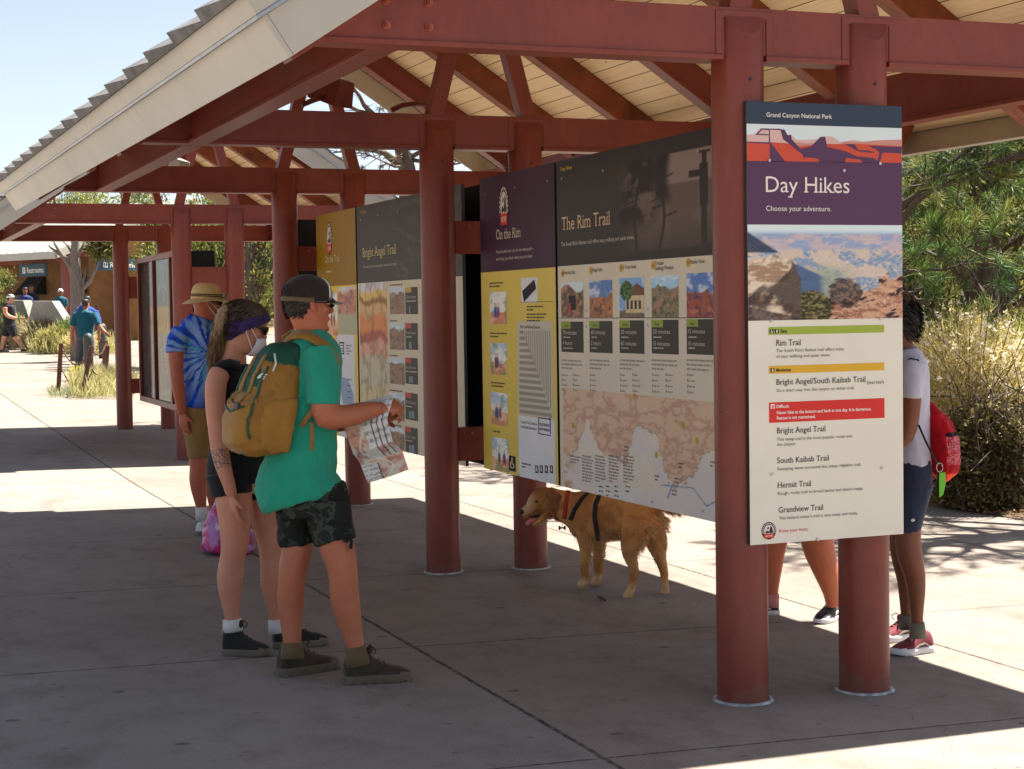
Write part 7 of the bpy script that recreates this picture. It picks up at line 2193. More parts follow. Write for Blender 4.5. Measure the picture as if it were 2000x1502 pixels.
def face_mask(c, F, L, U, s, parent, mat, ztop=.098):
    m = MB(); rr = []
    for z, x, hw in ((ztop, .112, .030), (.085, .121, .046), (.06, .117, .055), (.035, .108, .056), (.008, .100, .046), (-.008, .085, .035)):
        rr.append([c+F*s*(x*math.cos(a)*(1.0)+.004)+L*s*(hw*1.25*math.sin(a))+U*s*(z-.012*abs(math.sin(a))) for a in np.linspace(-1.05, 1.05, 13)])
    n_ = 13
    m.add([p for r in rr for p in r], [(i*n_+k, i*n_+k+1, (i+1)*n_+k+1, (i+1)*n_+k) for i in range(len(rr)-1) for k in range(n_-1)])
    o = m.build('face_mask', mat, parent, True)
    so = o.modifiers.new('t', 'SOLIDIFY'); so.thickness = 0.002
    for s_ in (-1, 1):
        for z0, z1 in ((.075, .128), (.012, .09)):
            m2 = MB(); m2.tube([c+F*s*.058+L*s*s_*.066+U*s*z0, c+F*s*.03+L*s*s_*.076+U*s*(z0*.6+z1*.4), c-F*s*.012+L*s*s_*.083+U*s*z1], .0022, 5); m2.build('ear_loop', mat, o)
    return o
face_mask(hcw, F, L, U, 0.95, body_w, M_maskw)

# ------------------------------------------------------------------ man in the straw hat
D = 12.37
G = on_ground(392, 1044)
hat_m = person('tall man in a straw hat and blue tie-dye T-shirt facing the farther boards', 'person', G)
HS = skin('ruddy_skin', srgb(176, 98, 72), .1)
F, L, U = frame(0.84*R3+0.54*A3-.05*U3)
hch = at_depth(402, 624, D)
b = MB(); head(b, hch, F, L, U, 1.02)
limb(b, D, [(398, 605, 0, 16.5, .058), (393, 622, 0, 18, .062), (390, 640, 0, 24, .07)])
limb(b, D, [(388, 622, 0, 22, .08), (386, 645, 0, 34, .14), (389, 700, 0, 30, .15), (390, 750, 0, 28, .14), (388, 800, 0, 27, .14), (387, 830, 0, 27, .14)])
limb(b, D, [(350, 645, -.16, 15), (344, 680, -.2, 15.5), (345, 725, -.21, 13.5), (349, 760, -.2, 12.5), (354, 795, -.17, 9.5), (356, 806, -.16, 8.5)])
limb(b, D, [(418, 648, .16, 15), (430, 690, .2, 14), (428, 750, .2, 12), (424, 790, .2, 9)])
limb(b, D, [(382, 830, -.06, 23), (387, 893, -.07, 18.5), (388, 915, -.07, 17.5), (387, 935, -.07, 17.5), (389, 960, -.06, 15), (393, 990, -.05, 10.5), (394, 1015, -.05, 9.5)])
limb(b, D, [(398, 830, .12, 23), (412, 893, .16, 18), (414, 935, .16, 17), (418, 990, .18, 10), (420, 1010, .18, 9.5)])
wr = at_depth(356.5, 807, D-.16)
hand(b, wr, at_depth(360, 842, D-.16)-wr, R3*.5+A3*.8, 1, 1.0, (0.3, .35, .4, .5), .3, .07, .027)
body_h = fuse('body', b, HS, hat_m, 0.0065, 4)
# tie-dye: radiating blue streaks about a pale centre
dc = np.array(at_depth(408, 690, D-.15))
def tie_dye(co):
    x = (co-dc) @ R3; z = co[:, 2]-dc[2]; y = (co-dc) @ A3
    r = np.hypot(x, z)+1e-6; an = np.arctan2(z, x)
    st = fbm(an*9+fbm(x*9, z*9, 3)*2.5, r*5, 31, 4)
    A = mixa(np.zeros((len(co), 3))+C(36, 84, 206), C(26, 54, 164), sstep(.4, .6, fbm(x*6, z*6+y*4, 8)))
    pale = sstep(.44, .58, st)*sstep(.50, .12, r)
    A = mixa(A, C(150, 184, 226), pale*.95)
    A = mixa(A, C(80, 180, 212), sstep(.5, .6, fbm(an*5, r*9, 12))*sstep(.28, .12, r)*.7)
    return A
b = MB()
limb(b, D, [(390, 618, 0, 19, .07), (388, 628, 0, 29, .11), (386, 650, 0, 38, .16), (389, 700, 0, 35, .165), (389, 750, 0, 32, .16), (389, 794, 0, 29.5, .16)], n=26)
limb(b, D, [(354, 645, -.15, 18), (344, 668, -.19, 18.5), (343, 688, -.205, 18)]); limb(b, D, [(416, 645, .15, 18), (430, 688, .2, 18)])
fuse('t_shirt', b, attr_mat('tie_dye_cotton', 'dye', .85, .06, 60, .003, 200, .15), hat_m, 0.008, 3, folds(0.008, 8, 3, 41), ('dye', tie_dye))
b = MB()
limb(b, D, [(388, 785, 0, 28, .15), (387, 820, 0, 29, .155), (387, 845, 0, 28, .15)], n=22)
limb(b, D, [(383, 830, -.06, 24.5), (386, 870, -.07, 22), (388, 894, -.07, 21)]); limb(b, D, [(398, 830, .12, 24), (411, 892, .16, 21)])
fuse('shorts', b, cloth('khaki_twill', srgb(140, 108, 64), 0.08), hat_m, 0.008, 3, folds(0.006, 9, 4, 43))
for sp in ([(393, 990, -.05, 11.5), (394, 1016, -.05, 12)],):
    m = MB(); limb(m, D, sp); m.build('sock', M_sockw, hat_m, True)
h_ = np.array(gpt(385, 1045)); fd = unit(0.8*R3+0.62*A3)
shoe(hat_m, h_, h_+fd*.31, M_whitesh, M_solegrey, 0.105, 0.05, 0.0, M_sockw, accent=M_blackcloth)
h2 = h_+R3*.10+A3*.28; h2[2] = gz(h2[0], h2[1])
shoe(hat_m, h2, h2+fd*.31, M_whitesh, M_solegrey, 0.105, 0.05, 0.0, M_sockw, accent=M_blackcloth)
M_straw_h = cloth('straw_weave', srgb(206, 178, 122), 0.10, 0.7, 120, 40)
m = MB(); rr = []
for z, fr, bk, hw in ((.145, .105, -.112, .086), (.165, .105, -.112, .087), (.20, .102, -.108, .085), (.235, .094, -.098, .078), (.258, .078, -.078, .062), (.268, .05, -.045, .040), (.270, .01, -.01, .01)):
    rr.append(head_ring(hch, F, L, U, (z, fr, bk, hw), .004))
m.loft(rr); ho = m.build('straw_hat', M_straw_h, body_h, True)
m = MB(); rr = []
for (k_, dz) in ((1.02, 0), (1.30, -.004), (1.62, -.016), (1.66, -.016), (1.60, -.022), (1.28, -.011), (1.0, -.006)):
    rr.append([hch+F*(.108*k_*math.cos(a)-.002)+L*.088*(k_*1.02)*math.sin(a)+U*(.150+dz+(.022*(k_-1)*(-math.cos(a)*-.3+.5*abs(math.sin(a))**2))-.030*max(0, -math.cos(a))*(k_-1)) for a in np.linspace(0, 2*math.pi, 37)[:-1]])
m.loft(rr, caps=False); m.build('brim', M_straw_h, ho, True)
for z in (.166, .178):
    m = MB(); m.loft([head_ring(hch, F, L, U, (zz_, .105, -.112, .087), .0075) for zz_ in (z, z+.007)], caps=False); m.build('hat_band', M_blackcloth, ho, True)
sunglasses(hch, F, L, U, body_h, 1.02); face_mask(hch, F, L, U, 1.02, body_h, M_maskw)
# pink carrier bag standing by his feet
G2 = on_ground(440, 1080)
b = MB(); Db = depth_of(G2)
limb(b, Db, [(445, 1079, 0, 40, .14), (446, 1072, 0, 52, .19), (444, 1045, 0, 47, .18), (442, 1010, 0, 36, .13), (437, 985, 0, 22, .08), (432, 966, 0, 10, .04), (430, 955, 0, 12, .02)], n=24)
def pink(co):
    x = co @ R3; z = co[:, 2]
    n = fbm(x*9, z*7, 51); n2 = fbm(x*22+z*9, z*16, 52)
    A = mixa(np.zeros((len(co), 3))+C(206, 40, 118), C(150, 20, 84), sstep(.4, .6, n))
    A = mixa(A, C(176, 110, 168), sstep(.48, .62, n2)); return mixa(A, C(222, 196, 214), sstep(.60, .70, n2*.6+n*.4))
def bagd(co, no): return folds(0.022, 7, 6, 55, 0.6)(co, no)*np.clip((co[:, 2]-G2[2])/.12, 0, 1)
bg_ = fuse('carrier_bag', b, attr_mat('pink_plastic', 'dye', .35, .05, 40, .004, 60, .5), None, 0.010, 2, bagd, ('dye', pink))
tag(bg_, 'bright pink tie-dye carrier bag on the ground behind the legs of the woman', 'bag')
# ------------------------------------------------------------------ man with the red drawstring bag
D = 7.98
G = on_ground(1780, 1278)
rm = person('man in a pale tee and navy shorts, half hidden by the big sign', 'person', G)
RS = skin('brown_skin', srgb(122, 74, 52))
F, L, U = frame(-0.93*R3+0.30*A3-.06*U3)
hcr = at_depth(1752, 682, D)
b = MB(); head(b, hcr, F, L, U, 0.98)
limb(b, D, [(1757, 660, 0, 23, .055), (1762, 680, 0, 23, .058), (1766, 705, 0, 30, .07)])
limb(b, D, [(1768, 690, 0, 24, .09), (1772, 720, 0, 36, .15), (1772, 780, 0, 36, .165), (1773, 850, 0, 33, .14), (1776, 905, 0, 32, .12), (1776, 940, 0, 30, .11)])
limb(b, D, [(1784, 715, -.17, 20), (1781, 750, -.2, 20), (1780, 790, -.2, 18), (1774, 835, -.19, 17), (1758, 862, -.17, 16), (1722, 850, -.12, 14), (1690, 838, -.08, 10.5)])
limb(b, D, [(1770, 715, .18, 20), (1760, 790, .2, 18), (1748, 850, .2, 16), (1700, 850, .14, 12)])
limb(b, D, [(1786, 935, -.06, 28), (1775, 1020, -.07, 25), (1774, 1060, -.07, 25), (1778, 1090, -.07, 24), (1787, 1125, -.06, 20.5), (1790, 1160, -.06, 17), (1791, 1205, -.06, 12), (1793, 1240, -.06, 12)])
limb(b, D, [(1768, 935, .08, 28), (1762, 1020, .09, 25), (1760, 1062, .09, 23), (1764, 1095, .09, 22), (1770, 1130, .10, 19), (1771, 1160, .10, 16), (1771, 1200, .10, 12), (1773, 1225, .10, 12)])
wr = at_depth(1690, 838, D-.08); hand(b, wr, -R3*.9+U3*.1, A3, 1, .95, (.6, .7, .8, .9), .5)
wr = at_depth(1700, 850, D+.14); hand(b, wr, -R3*.9+U3*.1, A3, -1, .95, (.6, .7, .8, .9), .5)
body_r = fuse('body', b, RS, rm, 0.0055, 5); face_bits(hcr, F, L, U, body_r, .98)
hair_cap('hair', hcr, F, L, U, hair_mat('black_hair', (.008, .007, .006), (.02, .017, .015)), body_r, .98, .035, -.005, .014, .003, 7)
b = MB()
limb(b, D, [(1766, 682, 0, 25, .085), (1769, 697, 0, 33, .12), (1772, 720, 0, 40, .16), (1773, 770, 0, 39.5, .175), (1774, 840, 0, 38, .165), (1777, 880, 0, 40, .16), (1778, 906, 0, 41, .158)], n=26)
limb(b, D, [(1784, 712, -.16, 23), (1782, 745, -.195, 23.5), (1780, 776, -.2, 22)]); limb(b, D, [(1770, 712, .17, 23), (1760, 775, .2, 22)])
fuse('t_shirt', b, cloth('heather_grey', srgb(190, 190, 206), 0.05), rm, 0.007, 3, folds(0.009, 9, 4, 61))
b = MB()
limb(b, D, [(1777, 895, 0, 40, .155), (1777, 925, 0, 41, .16), (1776, 955, 0, 40, .15)], n=22)
limb(b, D, [(1787, 940, -.06, 36), (1776, 1000, -.07, 31), (1767, 1039, -.07, 26)]); limb(b, D, [(1768, 940, .08, 36), (1760, 1036, .09, 27)])
fuse('shorts', b, cloth('navy_knit', srgb(44, 50, 72), 0.08), rm, 0.007, 3, folds(0.006, 8, 3, 63))
m = MB()
for (a, b_) in (((1780, 1016), (1784, 1013)), ((1784, 1013), (1783, 1018)), ((1783, 1018), (1787, 1015)), ((1780, 1016), (1782, 1019))): m.tube([np.array(at_depth(*a, D-.155)), np.array(at_depth(*b_, D-.155))], .003, 5)
m.build('shorts_mark', M_white, rm)
M_marsh = cloth('maroon_mesh', srgb(112, 34, 46), 0.2, .7, 200, 30)
shoe(rm, gpt(1817, 1272), gpt(1744, 1282), M_marsh, M_whitesh, .105, .047, 0.0, cloth('maroon_lace', srgb(120, 50, 44), .1), sole_h=.034, accent=M_solegrey)
shoe(rm, gpt(1783, 1246), gpt(1714, 1256), M_marsh, M_whitesh, .105, .047, 0.0, bpy.data.materials['maroon_lace'], sole_h=.034, accent=M_solegrey)
for sp in ([(1791, 1216, -.06, 14.5), (1793, 1245, -.06, 17)], [(1771, 1200, .10, 14.5), (1772, 1228, .10, 17)]):
    m = MB(); limb(m, D, sp); m.build('sock', M_solegrey, rm, True)
# red drawstring bag
Dg = D-.02
gb = at_depth(1838, 925, Dg)
rb_ = empty('drawstring_bag', tuple(gb), 'red drawstring bag with a mesh pocket on the back of the man by the sign', 'bag')
b = MB()
limb(b, Dg, [(1812, 783, 0, 5, .03), (1814, 790, 0, 8, .05), (1819, 806, 0, 17, .09), (1829, 835, 0, 27, .13), (1836, 870, 0, 31, .15), (1840, 900, 0, 29, .14), (1838, 920, 0, 22, .11), (1832, 931, 0, 12, .07)], n=26)
c0 = np.array(at_depth(1838, 870, Dg)); kpx = Dg/FPX
def redbag(co):
    x = ((co-c0) @ R3)/kpx; z = -(co[:, 2]-c0[2])/kpx
    A = np.zeros((len(co), 3))+C(176, 22, 32)
    A = mixa(A, C(160, 18, 28), sstep(.45, .6, fbm(x*.05, z*.05, 3)))
    pocket = (x+z*-.05 > -4) & (z > -22) & (z < 34)
    A[pocket] = C(168, 40, 52)
    g = pocket & (((np.abs((x/5.2) % 1-.5) < .16)) | (np.abs((z/5.2) % 1-.5) < .16)) & (fbm(x*.35, z*.35, 9) > .42)
    A[g] = C(190, 120, 130)
    A[(x > -6) & (z > -29) & (z <= -21)] = C(26, 22, 24)
    A[(z > 52)] = C(226, 82, 62)
    return A
bo = fuse('bag_body', b, attr_mat('red_nylon', 'dye', .75, .08, 40, .004, 60, .15), rb_, .0055, 2, folds(.016, 11, 4, 71, .6), ('dye', redbag))
m = MB(); m.ellipsoid(at_depth(1852, 898, Dg-.02), [R3*.042, A3*.10, U3*.045+R3*.02], 16, 10); m.build('white_bulge', M_whitesh, rb_, True)
m = MB(); m.tube([np.array(at_depth(x, y, D+d)) for x, y, d in ((1814, 786, 0), (1812, 760, -.05), (1806, 728, -.14), (1793, 703, -.19), (1778, 700, -.17), (1760, 712, -.18))], .004, 6); m.build('cord', M_blackcloth, rb_, True)
m = MB(); m.tube([np.array(at_depth(x, y, D+d)) for x, y, d in ((1794, 830, -.21), (1808, 862, -.20), (1822, 890, -.18), (1834, 908, -.15))], .0048, 6); m.build('cord', M_blackcloth, rb_, True)
m = MB(); m.tube([np.array(at_depth(1835+6*math.cos(a), 913+9*math.sin(a), D-.17)) for a in np.linspace(0, 6.28, 15)], .0028, 6); m.build('carabiner', M_screw, rb_, True)
m = MB(); pts = [(1834, 924), (1846, 922), (1847, 945), (1842, 966), (1834, 972)]
m.prism(pts, lambda u, v, t: tuple(at_depth(u, v, D-.16+t)), 0, .02); m.build('green_pouch', basic('lime_plastic', srgb(110, 206, 40), .4, .08), rb_, bevel=.003)
m = MB(); m.prism([(1830, 922), (1834, 924), (1834, 970), (1831, 962)], lambda u, v, t: tuple(at_depth(u, v, D-.158+t)), 0, .02); m.build('pouch_edge', M_blackcloth, rb_)

# ------------------------------------------------------------------ person behind the big sign (legs show below it)
D = 8.92
G = on_ground(1560, 1208)
hp = person('person behind the big sign, bare legs and black and white trainers showing below it', 'person', G)
HS2 = skin('sunburnt_skin', srgb(186, 104, 72))
F, L, U = frame(-0.75*R3-.2*A3)
hcp = at_depth(1572, 690, D)
b = MB(); head(b, hcp, F, L, U, .95)
limb(b, D, [(1575, 670, 0, 19, .05), (1577, 715, 0, 24, .06)])
limb(b, D, [(1577, 700, 0, 22, .08), (1577, 725, 0, 50, .11), (1577, 790, 0, 48, .13), (1575, 860, 0, 42, .12), (1568, 930, 0, 52, .13), (1566, 960, 0, 50, .13)])
limb(b, D, [(1532, 730, -.05, 18), (1522, 800, -.06, 16), (1535, 860, -.12, 15), (1560, 830, -.18, 11)]); limb(b, D, [(1622, 730, .05, 18), (1632, 800, .06, 16), (1625, 860, -.04, 14), (1600, 840, -.12, 11)])
limb(b, D, [(1548, 950, .05, 32), (1530, 1010, .05, 29), (1516, 1055, .04, 23), (1511, 1100, .04, 19), (1508, 1150, .04, 13), (1507, 1185, .04, 12)])
limb(b, D, [(1588, 950, -.03, 38), (1592, 1010, -.04, 34), (1597, 1061, -.05, 32), (1605, 1090, -.05, 29), (1615, 1122, -.05, 24), (1624, 1160, -.05, 16), (1627, 1185, -.05, 14)])
wr = at_depth(1560, 830, D-.18); hand(b, wr, U3*.6+R3*.6, A3, 1, .9); wr = at_depth(1600, 840, D-.12); hand(b, wr, U3*.6-R3*.6, A3, -1, .9)
body_p = fuse('body', b, HS2, hp, .007, 4); face_bits(hcp, F, L, U, body_p, .95)
hair_cap('hair', hcp, F, L, U, M_hairdk, body_p, .95, .03, -.005, .012)
b = MB(); limb(b, D, [(1577, 708, 0, 24, .09), (1577, 728, 0, 54, .12), (1577, 790, 0, 52, .14), (1575, 860, 0, 47, .135), (1570, 905, 0, 52, .14)], n=24)
limb(b, D, [(1532, 732, -.05, 21), (1524, 785, -.06, 20)]); limb(b, D, [(1622, 732, .05, 21), (1631, 785, .06, 20)])
fuse('t_shirt', b, cloth('plain_grey_tee', srgb(120, 122, 128), .06), hp, .009, 3, folds(.007, 8, 3, 81))
b = MB(); limb(b, D, [(1569, 895, 0, 53, .14), (1567, 960, 0, 52, .14)], n=22); limb(b, D, [(1549, 945, .05, 39), (1533, 1010, .05, 35)]); limb(b, D, [(1588, 945, -.03, 40), (1591, 1012, -.04, 38)])
fuse('shorts', b, cloth('black_shorts', (.02, .02, .023), .1), hp, .009, 3, folds(.006, 8, 3, 83))
a0 = gpt(1520, 1200); shoe(hp, a0, a0+unit(-.95*R3-.1*A3)*.27, M_bootblk, M_whitesh, .10, .045, 0, M_lace, accent=M_whitesh)
a0 = gpt(1640, 1204); shoe(hp, a0, a0+unit(-.55*R3-.83*A3)*.29, M_bootblk, M_whitesh, .115, .047, .012, M_sockw, accent=M_whitesh)
m = MB(); limb(m, D, [(1508, 1160, .04, 14), (1507, 1185, .04, 15)]); m.build('sock', cloth('pink_sock', srgb(196, 130, 124), .08), hp, True)

# ------------------------------------------------------------------ far people
def far_person(label, D, hx, top, foot, F, spec, cols, extra=None, group='people far across the plaza', cap=None, vox=.016):
    """spec: rows as for limb(), keyed torso / arms / legs"""
    G = at_depth(hx, foot, D); G = np.array([G[0], G[1], gz(G[0], G[1])])
    rt = person(label, 'person', G, group)
    Ff, Ll, Uu = frame(F); k = D/FPX
    c = at_depth(hx, top, D)-Uu*.240
    b = MB(); head(b, c, Ff, Ll, Uu, 1.0)
    nk = spec['torso'][0]
    b.tube([c+Uu*.03-Ff*.02, np.array(at_depth(nk[0], nk[1], D))-U3*.05], [.06, .065], 10)
    for l in ('torso',): limb(b, D, spec[l])
    for l in spec['arms']: limb(b, D, l)
    for l in spec['legs']: limb(b, D, l)
    for l in spec['arms']:
        a, q = l[-1], l[-2]; w = np.array(at_depth(a[0], a[1], D+a[2])); v = w-np.array(at_depth(q[0], q[1], D+q[2]))
        hand(b, w, v, A3, 1, 1.0, (.4, .5, .5, .6), .3, .08)
    bd = fuse('body', b, cols['skin'], rt, vox*.75, 3)
    hair_cap('hair', c, Ff, Ll, Uu, cols['hair'], bd, 1.0, .045, 0.0, .012, .003, 3, .012)
    g = lambda row, f: (row[0], row[1], row[2], row[3]*f+1.0)+((row[4]*f+.012,) if len(row) > 4 else ())
    b = MB(); limb(b, D, [g(r, 1.06) for r in spec['torso']], n=20)
    if cols.get('sleeve', 1):
        for l in spec['arms']:
            n_ = 2; limb(b, D, [g(r, 1.12) for r in l[:n_]]+[tuple((np.array(l[n_-1][:4])*.6+np.array(l[n_][:4])*.4)*np.array([1, 1, 1, 1.25]))])
    fuse('shirt', b, cols['shirt'], rt, vox, 2, folds(.012, 7, 3, int(hx)))
    b = MB()
    lt = spec['torso'][-1]; limb(b, D, [(lt[0], lt[1]-lt[3]*.6, 0, lt[3]*1.0, lt[4]), (lt[0], lt[1]+4, 0, lt[3]*1.05, lt[4])])
    nleg = cols.get('leg', 2)
    for l in spec['legs']: limb(b, D, [g(r, 1.16) for r in l[:nleg]])
    fuse('shorts' if nleg < 4 else 'trousers', b, cols['legs'], rt, vox, 2, folds(.010, 7, 3, int(hx)+3))
    for l, fd in zip(spec['legs'], spec['feet']):
        a = l[-1]; h_ = np.array(at_depth(a[0], a[1], D+a[2])); h_[2] = max(gz(h_[0], h_[1]), h_[2]-.09)
        d = unit(fd[0]*R3+fd[1]*A3+fd[2]*U3); shoe(rt, h_-d*.07, h_+d*.21, cols['shoe'], M_solegrey, .10, .05)
    if cap is not None:
        m = MB(); m.loft([head_ring(c, Ff, Ll, Uu, r, .012) for r in ((.14, .1, -.105, .078), (.175, .1, -.105, .078), (.205, .088, -.094, .068), (.235, .05, -.06, .045), (.246, .01, -.02, .012))]); co = m.build('cap', cap, bd, True)
        m = MB(); m.prism([(.09, -.07), (.15, -.06), (.18, 0), (.15, .06), (.09, .07)], lambda u, v, t: tuple(c+Ff*u+Ll*v+Uu*(.145+t)), 0, .008); m.build('brim', M_blackcloth, co)
    return rt
LS = skin('light_skin', srgb(208, 150, 122))
blk = hair_mat('black_hair_far', (.01, .009, .008), (.025, .02, .018))
M_charcoal = cloth('charcoal_knit', srgb(44, 42, 46), .1)
far_person('man in black sleeveless top and white-fronted cap walking at far left', 50.2, 20.5, 575, 688, R3*.95+A3*.2,
    dict(torso=[(18, 593, 0, 4, .09), (17, 598, 0, 11, .17), (18, 612, 0, 11.5, .16), (18, 626, 0, 10.5, .15), (18, 636, 0, 11, .16)],
         arms=[[(10, 600, -.2, 4.5), (11, 612, -.22, 4.2), (20, 619, -.22, 3.6), (33, 622, -.2, 2.8), (38, 622, -.2, 2.4)], [(24, 600, .2, 4.2), (28, 612, .2, 3.8), (33, 620, .2, 3)]],
         legs=[[(22, 636, -.05, 7.5), (30, 657, -.05, 6.2), (37, 667, -.05, 4.4), (44, 679, -.05, 3.2), (46, 682, -.05, 3)], [(15, 636, .06, 7.5), (10, 656, .06, 6), (6, 668, .06, 4.2), (4, 680, .06, 3), (4, 684, .06, 3)]], feet=[(.85, .2, .3), (1, .1, 0)]),
    dict(skin=LS, hair=M_hairdk, shirt=M_charcoal, legs=M_charcoal, shoe=M_charcoal, sleeve=0), cap=M_whitesh)
tealp = cloth('teal_polo', srgb(20, 82, 100), .06); bluep = cloth('royal_blue_polo', srgb(40, 66, 150), .06); gpant = cloth('grey_trousers', srgb(82, 80, 86), .08)
far_person('man in a dark teal polo with one arm held out, by the domed bollards', 40.9, 167, 584, 716, R3*.3+A3*.9,
    dict(torso=[(167, 604, 0, 5, .09), (166, 610, 0, 16, .16), (167, 630, 0, 16, .16), (167, 648, 0, 14.5, .15), (167, 660, 0, 14, .15)],
         arms=[[(150, 613, -.03, 5.6), (144, 630, -.03, 5.2), (141, 645, -.03, 4.2), (140, 658, -.03, 3.2), (140, 664, -.03, 3)], [(183, 613, 0, 5.6), (190, 630, -.1, 5), (199, 643, -.15, 4.2), (206, 650, -.18, 3.2)]],
         legs=[[(173, 660, 0, 9), (175, 680, 0, 8), (174, 700, 0, 6), (172, 713, 0, 4.5)], [(161, 660, .1, 9), (158, 682, .1, 7.5), (155, 700, .1, 5.8), (152, 711, .1, 4.4)]], feet=[(.3, .9, 0), (.3, .9, 0)]),
    dict(skin=skin('olive_skin', srgb(170, 112, 84)), hair=blk, shirt=tealp, legs=gpant, shoe=M_charcoal, leg=4))
far_person('man in a royal blue top mostly hidden behind the man in the teal polo', 42.3, 170, 578, 712, -R3*.1+A3*.99,
    dict(torso=[(169, 597, 0, 5, .09), (168, 604, 0, 17, .16), (168, 626, 0, 15, .16), (167, 644, 0, 14, .15), (167, 656, 0, 14, .15)],
         arms=[[(151, 608, 0, 5.2), (147, 626, 0, 5), (146, 640, 0, 4), (148, 655, 0, 3), (149, 660, 0, 2.8)], [(185, 608, 0, 5.2), (191, 626, 0, 5), (194, 642, 0, 4), (193, 656, 0, 3)]],
         legs=[[(172, 656, 0, 9), (173, 680, 0, 8), (172, 700, 0, 6), (171, 709, 0, 4.5)], [(161, 656, .1, 9), (159, 680, .1, 7.5), (158, 700, .1, 5.8), (157, 708, .1, 4.4)]], feet=[(0, 1, 0), (0, 1, 0)]),
    dict(skin=bpy.data.materials['olive_skin'], hair=blk, shirt=bluep, legs=gpant, shoe=M_charcoal, leg=4))
navy = cloth('navy_top', srgb(26, 28, 44), .1)
def stand(hx, top, foot, w=11):
    h = foot-top; y = lambda f: top+h*f
    return dict(torso=[(hx, y(.16), 0, w*.3, .09), (hx, y(.20), 0, w, .15), (hx, y(.32), 0, w*.95, .15), (hx, y(.44), 0, w*.85, .14), (hx, y(.52), 0, w*.9, .15)],
        arms=[[(hx-w*.9, y(.21), 0, w*.33), (hx-w*1.05, y(.33), 0, w*.3), (hx-w*1.05, y(.42), -.05, w*.25), (hx-w*.9, y(.49), -.1, w*.18)], [(hx+w*.9, y(.21), 0, w*.33), (hx+w*1.05, y(.33), 0, w*.3), (hx+w*1.05, y(.42), -.05, w*.25), (hx+w*.9, y(.49), -.1, w*.18)]],
        legs=[[(hx+w*.4, y(.52), 0, w*.5), (hx+w*.45, y(.73), 0, w*.4), (hx+w*.45, y(.88), 0, w*.3), (hx+w*.45, y(.97), 0, w*.2)], [(hx-w*.4, y(.52), 0, w*.5), (hx-w*.45, y(.73), 0, w*.4), (hx-w*.45, y(.88), 0, w*.3), (hx-w*.45, y(.97), 0, w*.2)]], feet=[(.2, -.9, 0), (-.2, -.9, 0)])
far_person('person in dark clothes under the Restrooms sign, the right one of the shaded pair', 57.5, 61, 556, 656, -A3, stand(61, 556, 656), dict(skin=RS, hair=blk, shirt=navy, legs=navy, shoe=M_charcoal, leg=4))
far_person('person with a blue top under the Restrooms sign, the left one of the shaded pair', 56.5, 49, 561, 657, -A3+R3*.4, stand(49, 561, 657), dict(skin=RS, hair=blk, shirt=cloth('dark_blue_top', srgb(40, 54, 104), .1), legs=navy, shoe=M_charcoal, leg=4))
far_person('person in a teal top and white cap behind the end of the screen wall', 55.0, 118, 564, 658, R3*.2-A3, stand(118, 564, 658, 10), dict(skin=RS, hair=blk, shirt=tealp, legs=navy, shoe=M_charcoal, leg=4), cap=M_whitesh)
# green bottle in the walker's hand
m = MB(); q = np.array(at_depth(36.5, 622, 49.95)); m.loft([[q+R3*r*math.cos(a)+A3*r*math.sin(a)+U3*z for a in np.linspace(0, 6.28, 13)[:-1]] for r, z in ((.03, -.06), (.034, -.05), (.034, .08), (.014, .14), (.014, .17))])
tag(m.build('drink_bottle', basic('green_plastic', srgb(90, 150, 80), .3, .1), None, True), 'small green drink bottle in the hand of the walking man in black', 'bottle')

# ------------------------------------------------------------------ golden retriever
D = 9.85
G = on_ground(1205, 1160)
dog = empty('dog', tuple(G), 'golden retriever in a dark harness, panting under The Rim Trail board', 'dog')
b = MB()
limb(b, D, [(1108, 985, .15, 24, .085), (1128, 992, .12, 36, .11), (1146, 1000, .08, 46, .125), (1168, 1004, .04, 54, .135), (1195, 1004, .0, 52, .135), (1222, 1008, -.05, 48, .125), (1248, 1014, -.10, 44, .12), (1268, 1022, -.14, 35, .105), (1281, 1028, -.17, 20, .07)], n=22)
limb(b, D, [(1066, 974, .17, 26, .08), (1085, 982, .17, 28, .085), (1105, 988, .15, 31, .09), (1128, 996, .11, 34, .10)], n=18)          # neck
limb(b, D, [(1082, 972, .18, 15, .05), (1070, 972, .18, 22, .072), (1056, 976, .18, 23, .075), (1046, 984, .18, 19, .060), (1038, 993, .185, 14.5, .044), (1029, 998, .19, 11.5, .037), (1021, 1001, .19, 8, .028), (1018, 1002, .19, 4.5, .018)], n=18)  # skull and muzzle
limb(b, D, [(1068, 1001, .18, 13, .048), (1058, 1013, .18, 8, .036), (1049, 1020, .185, 5.0, .028), (1041, 1025, .19, 3.2, .02)], n=14)  # lower jaw
limb(b, D, [(1088, 1000, .16, 17, .07), (1106, 1004, .13, 18, .085), (1124, 1012, .09, 24, .10), (1140, 1024, .06, 30, .11)])          # throat and chest
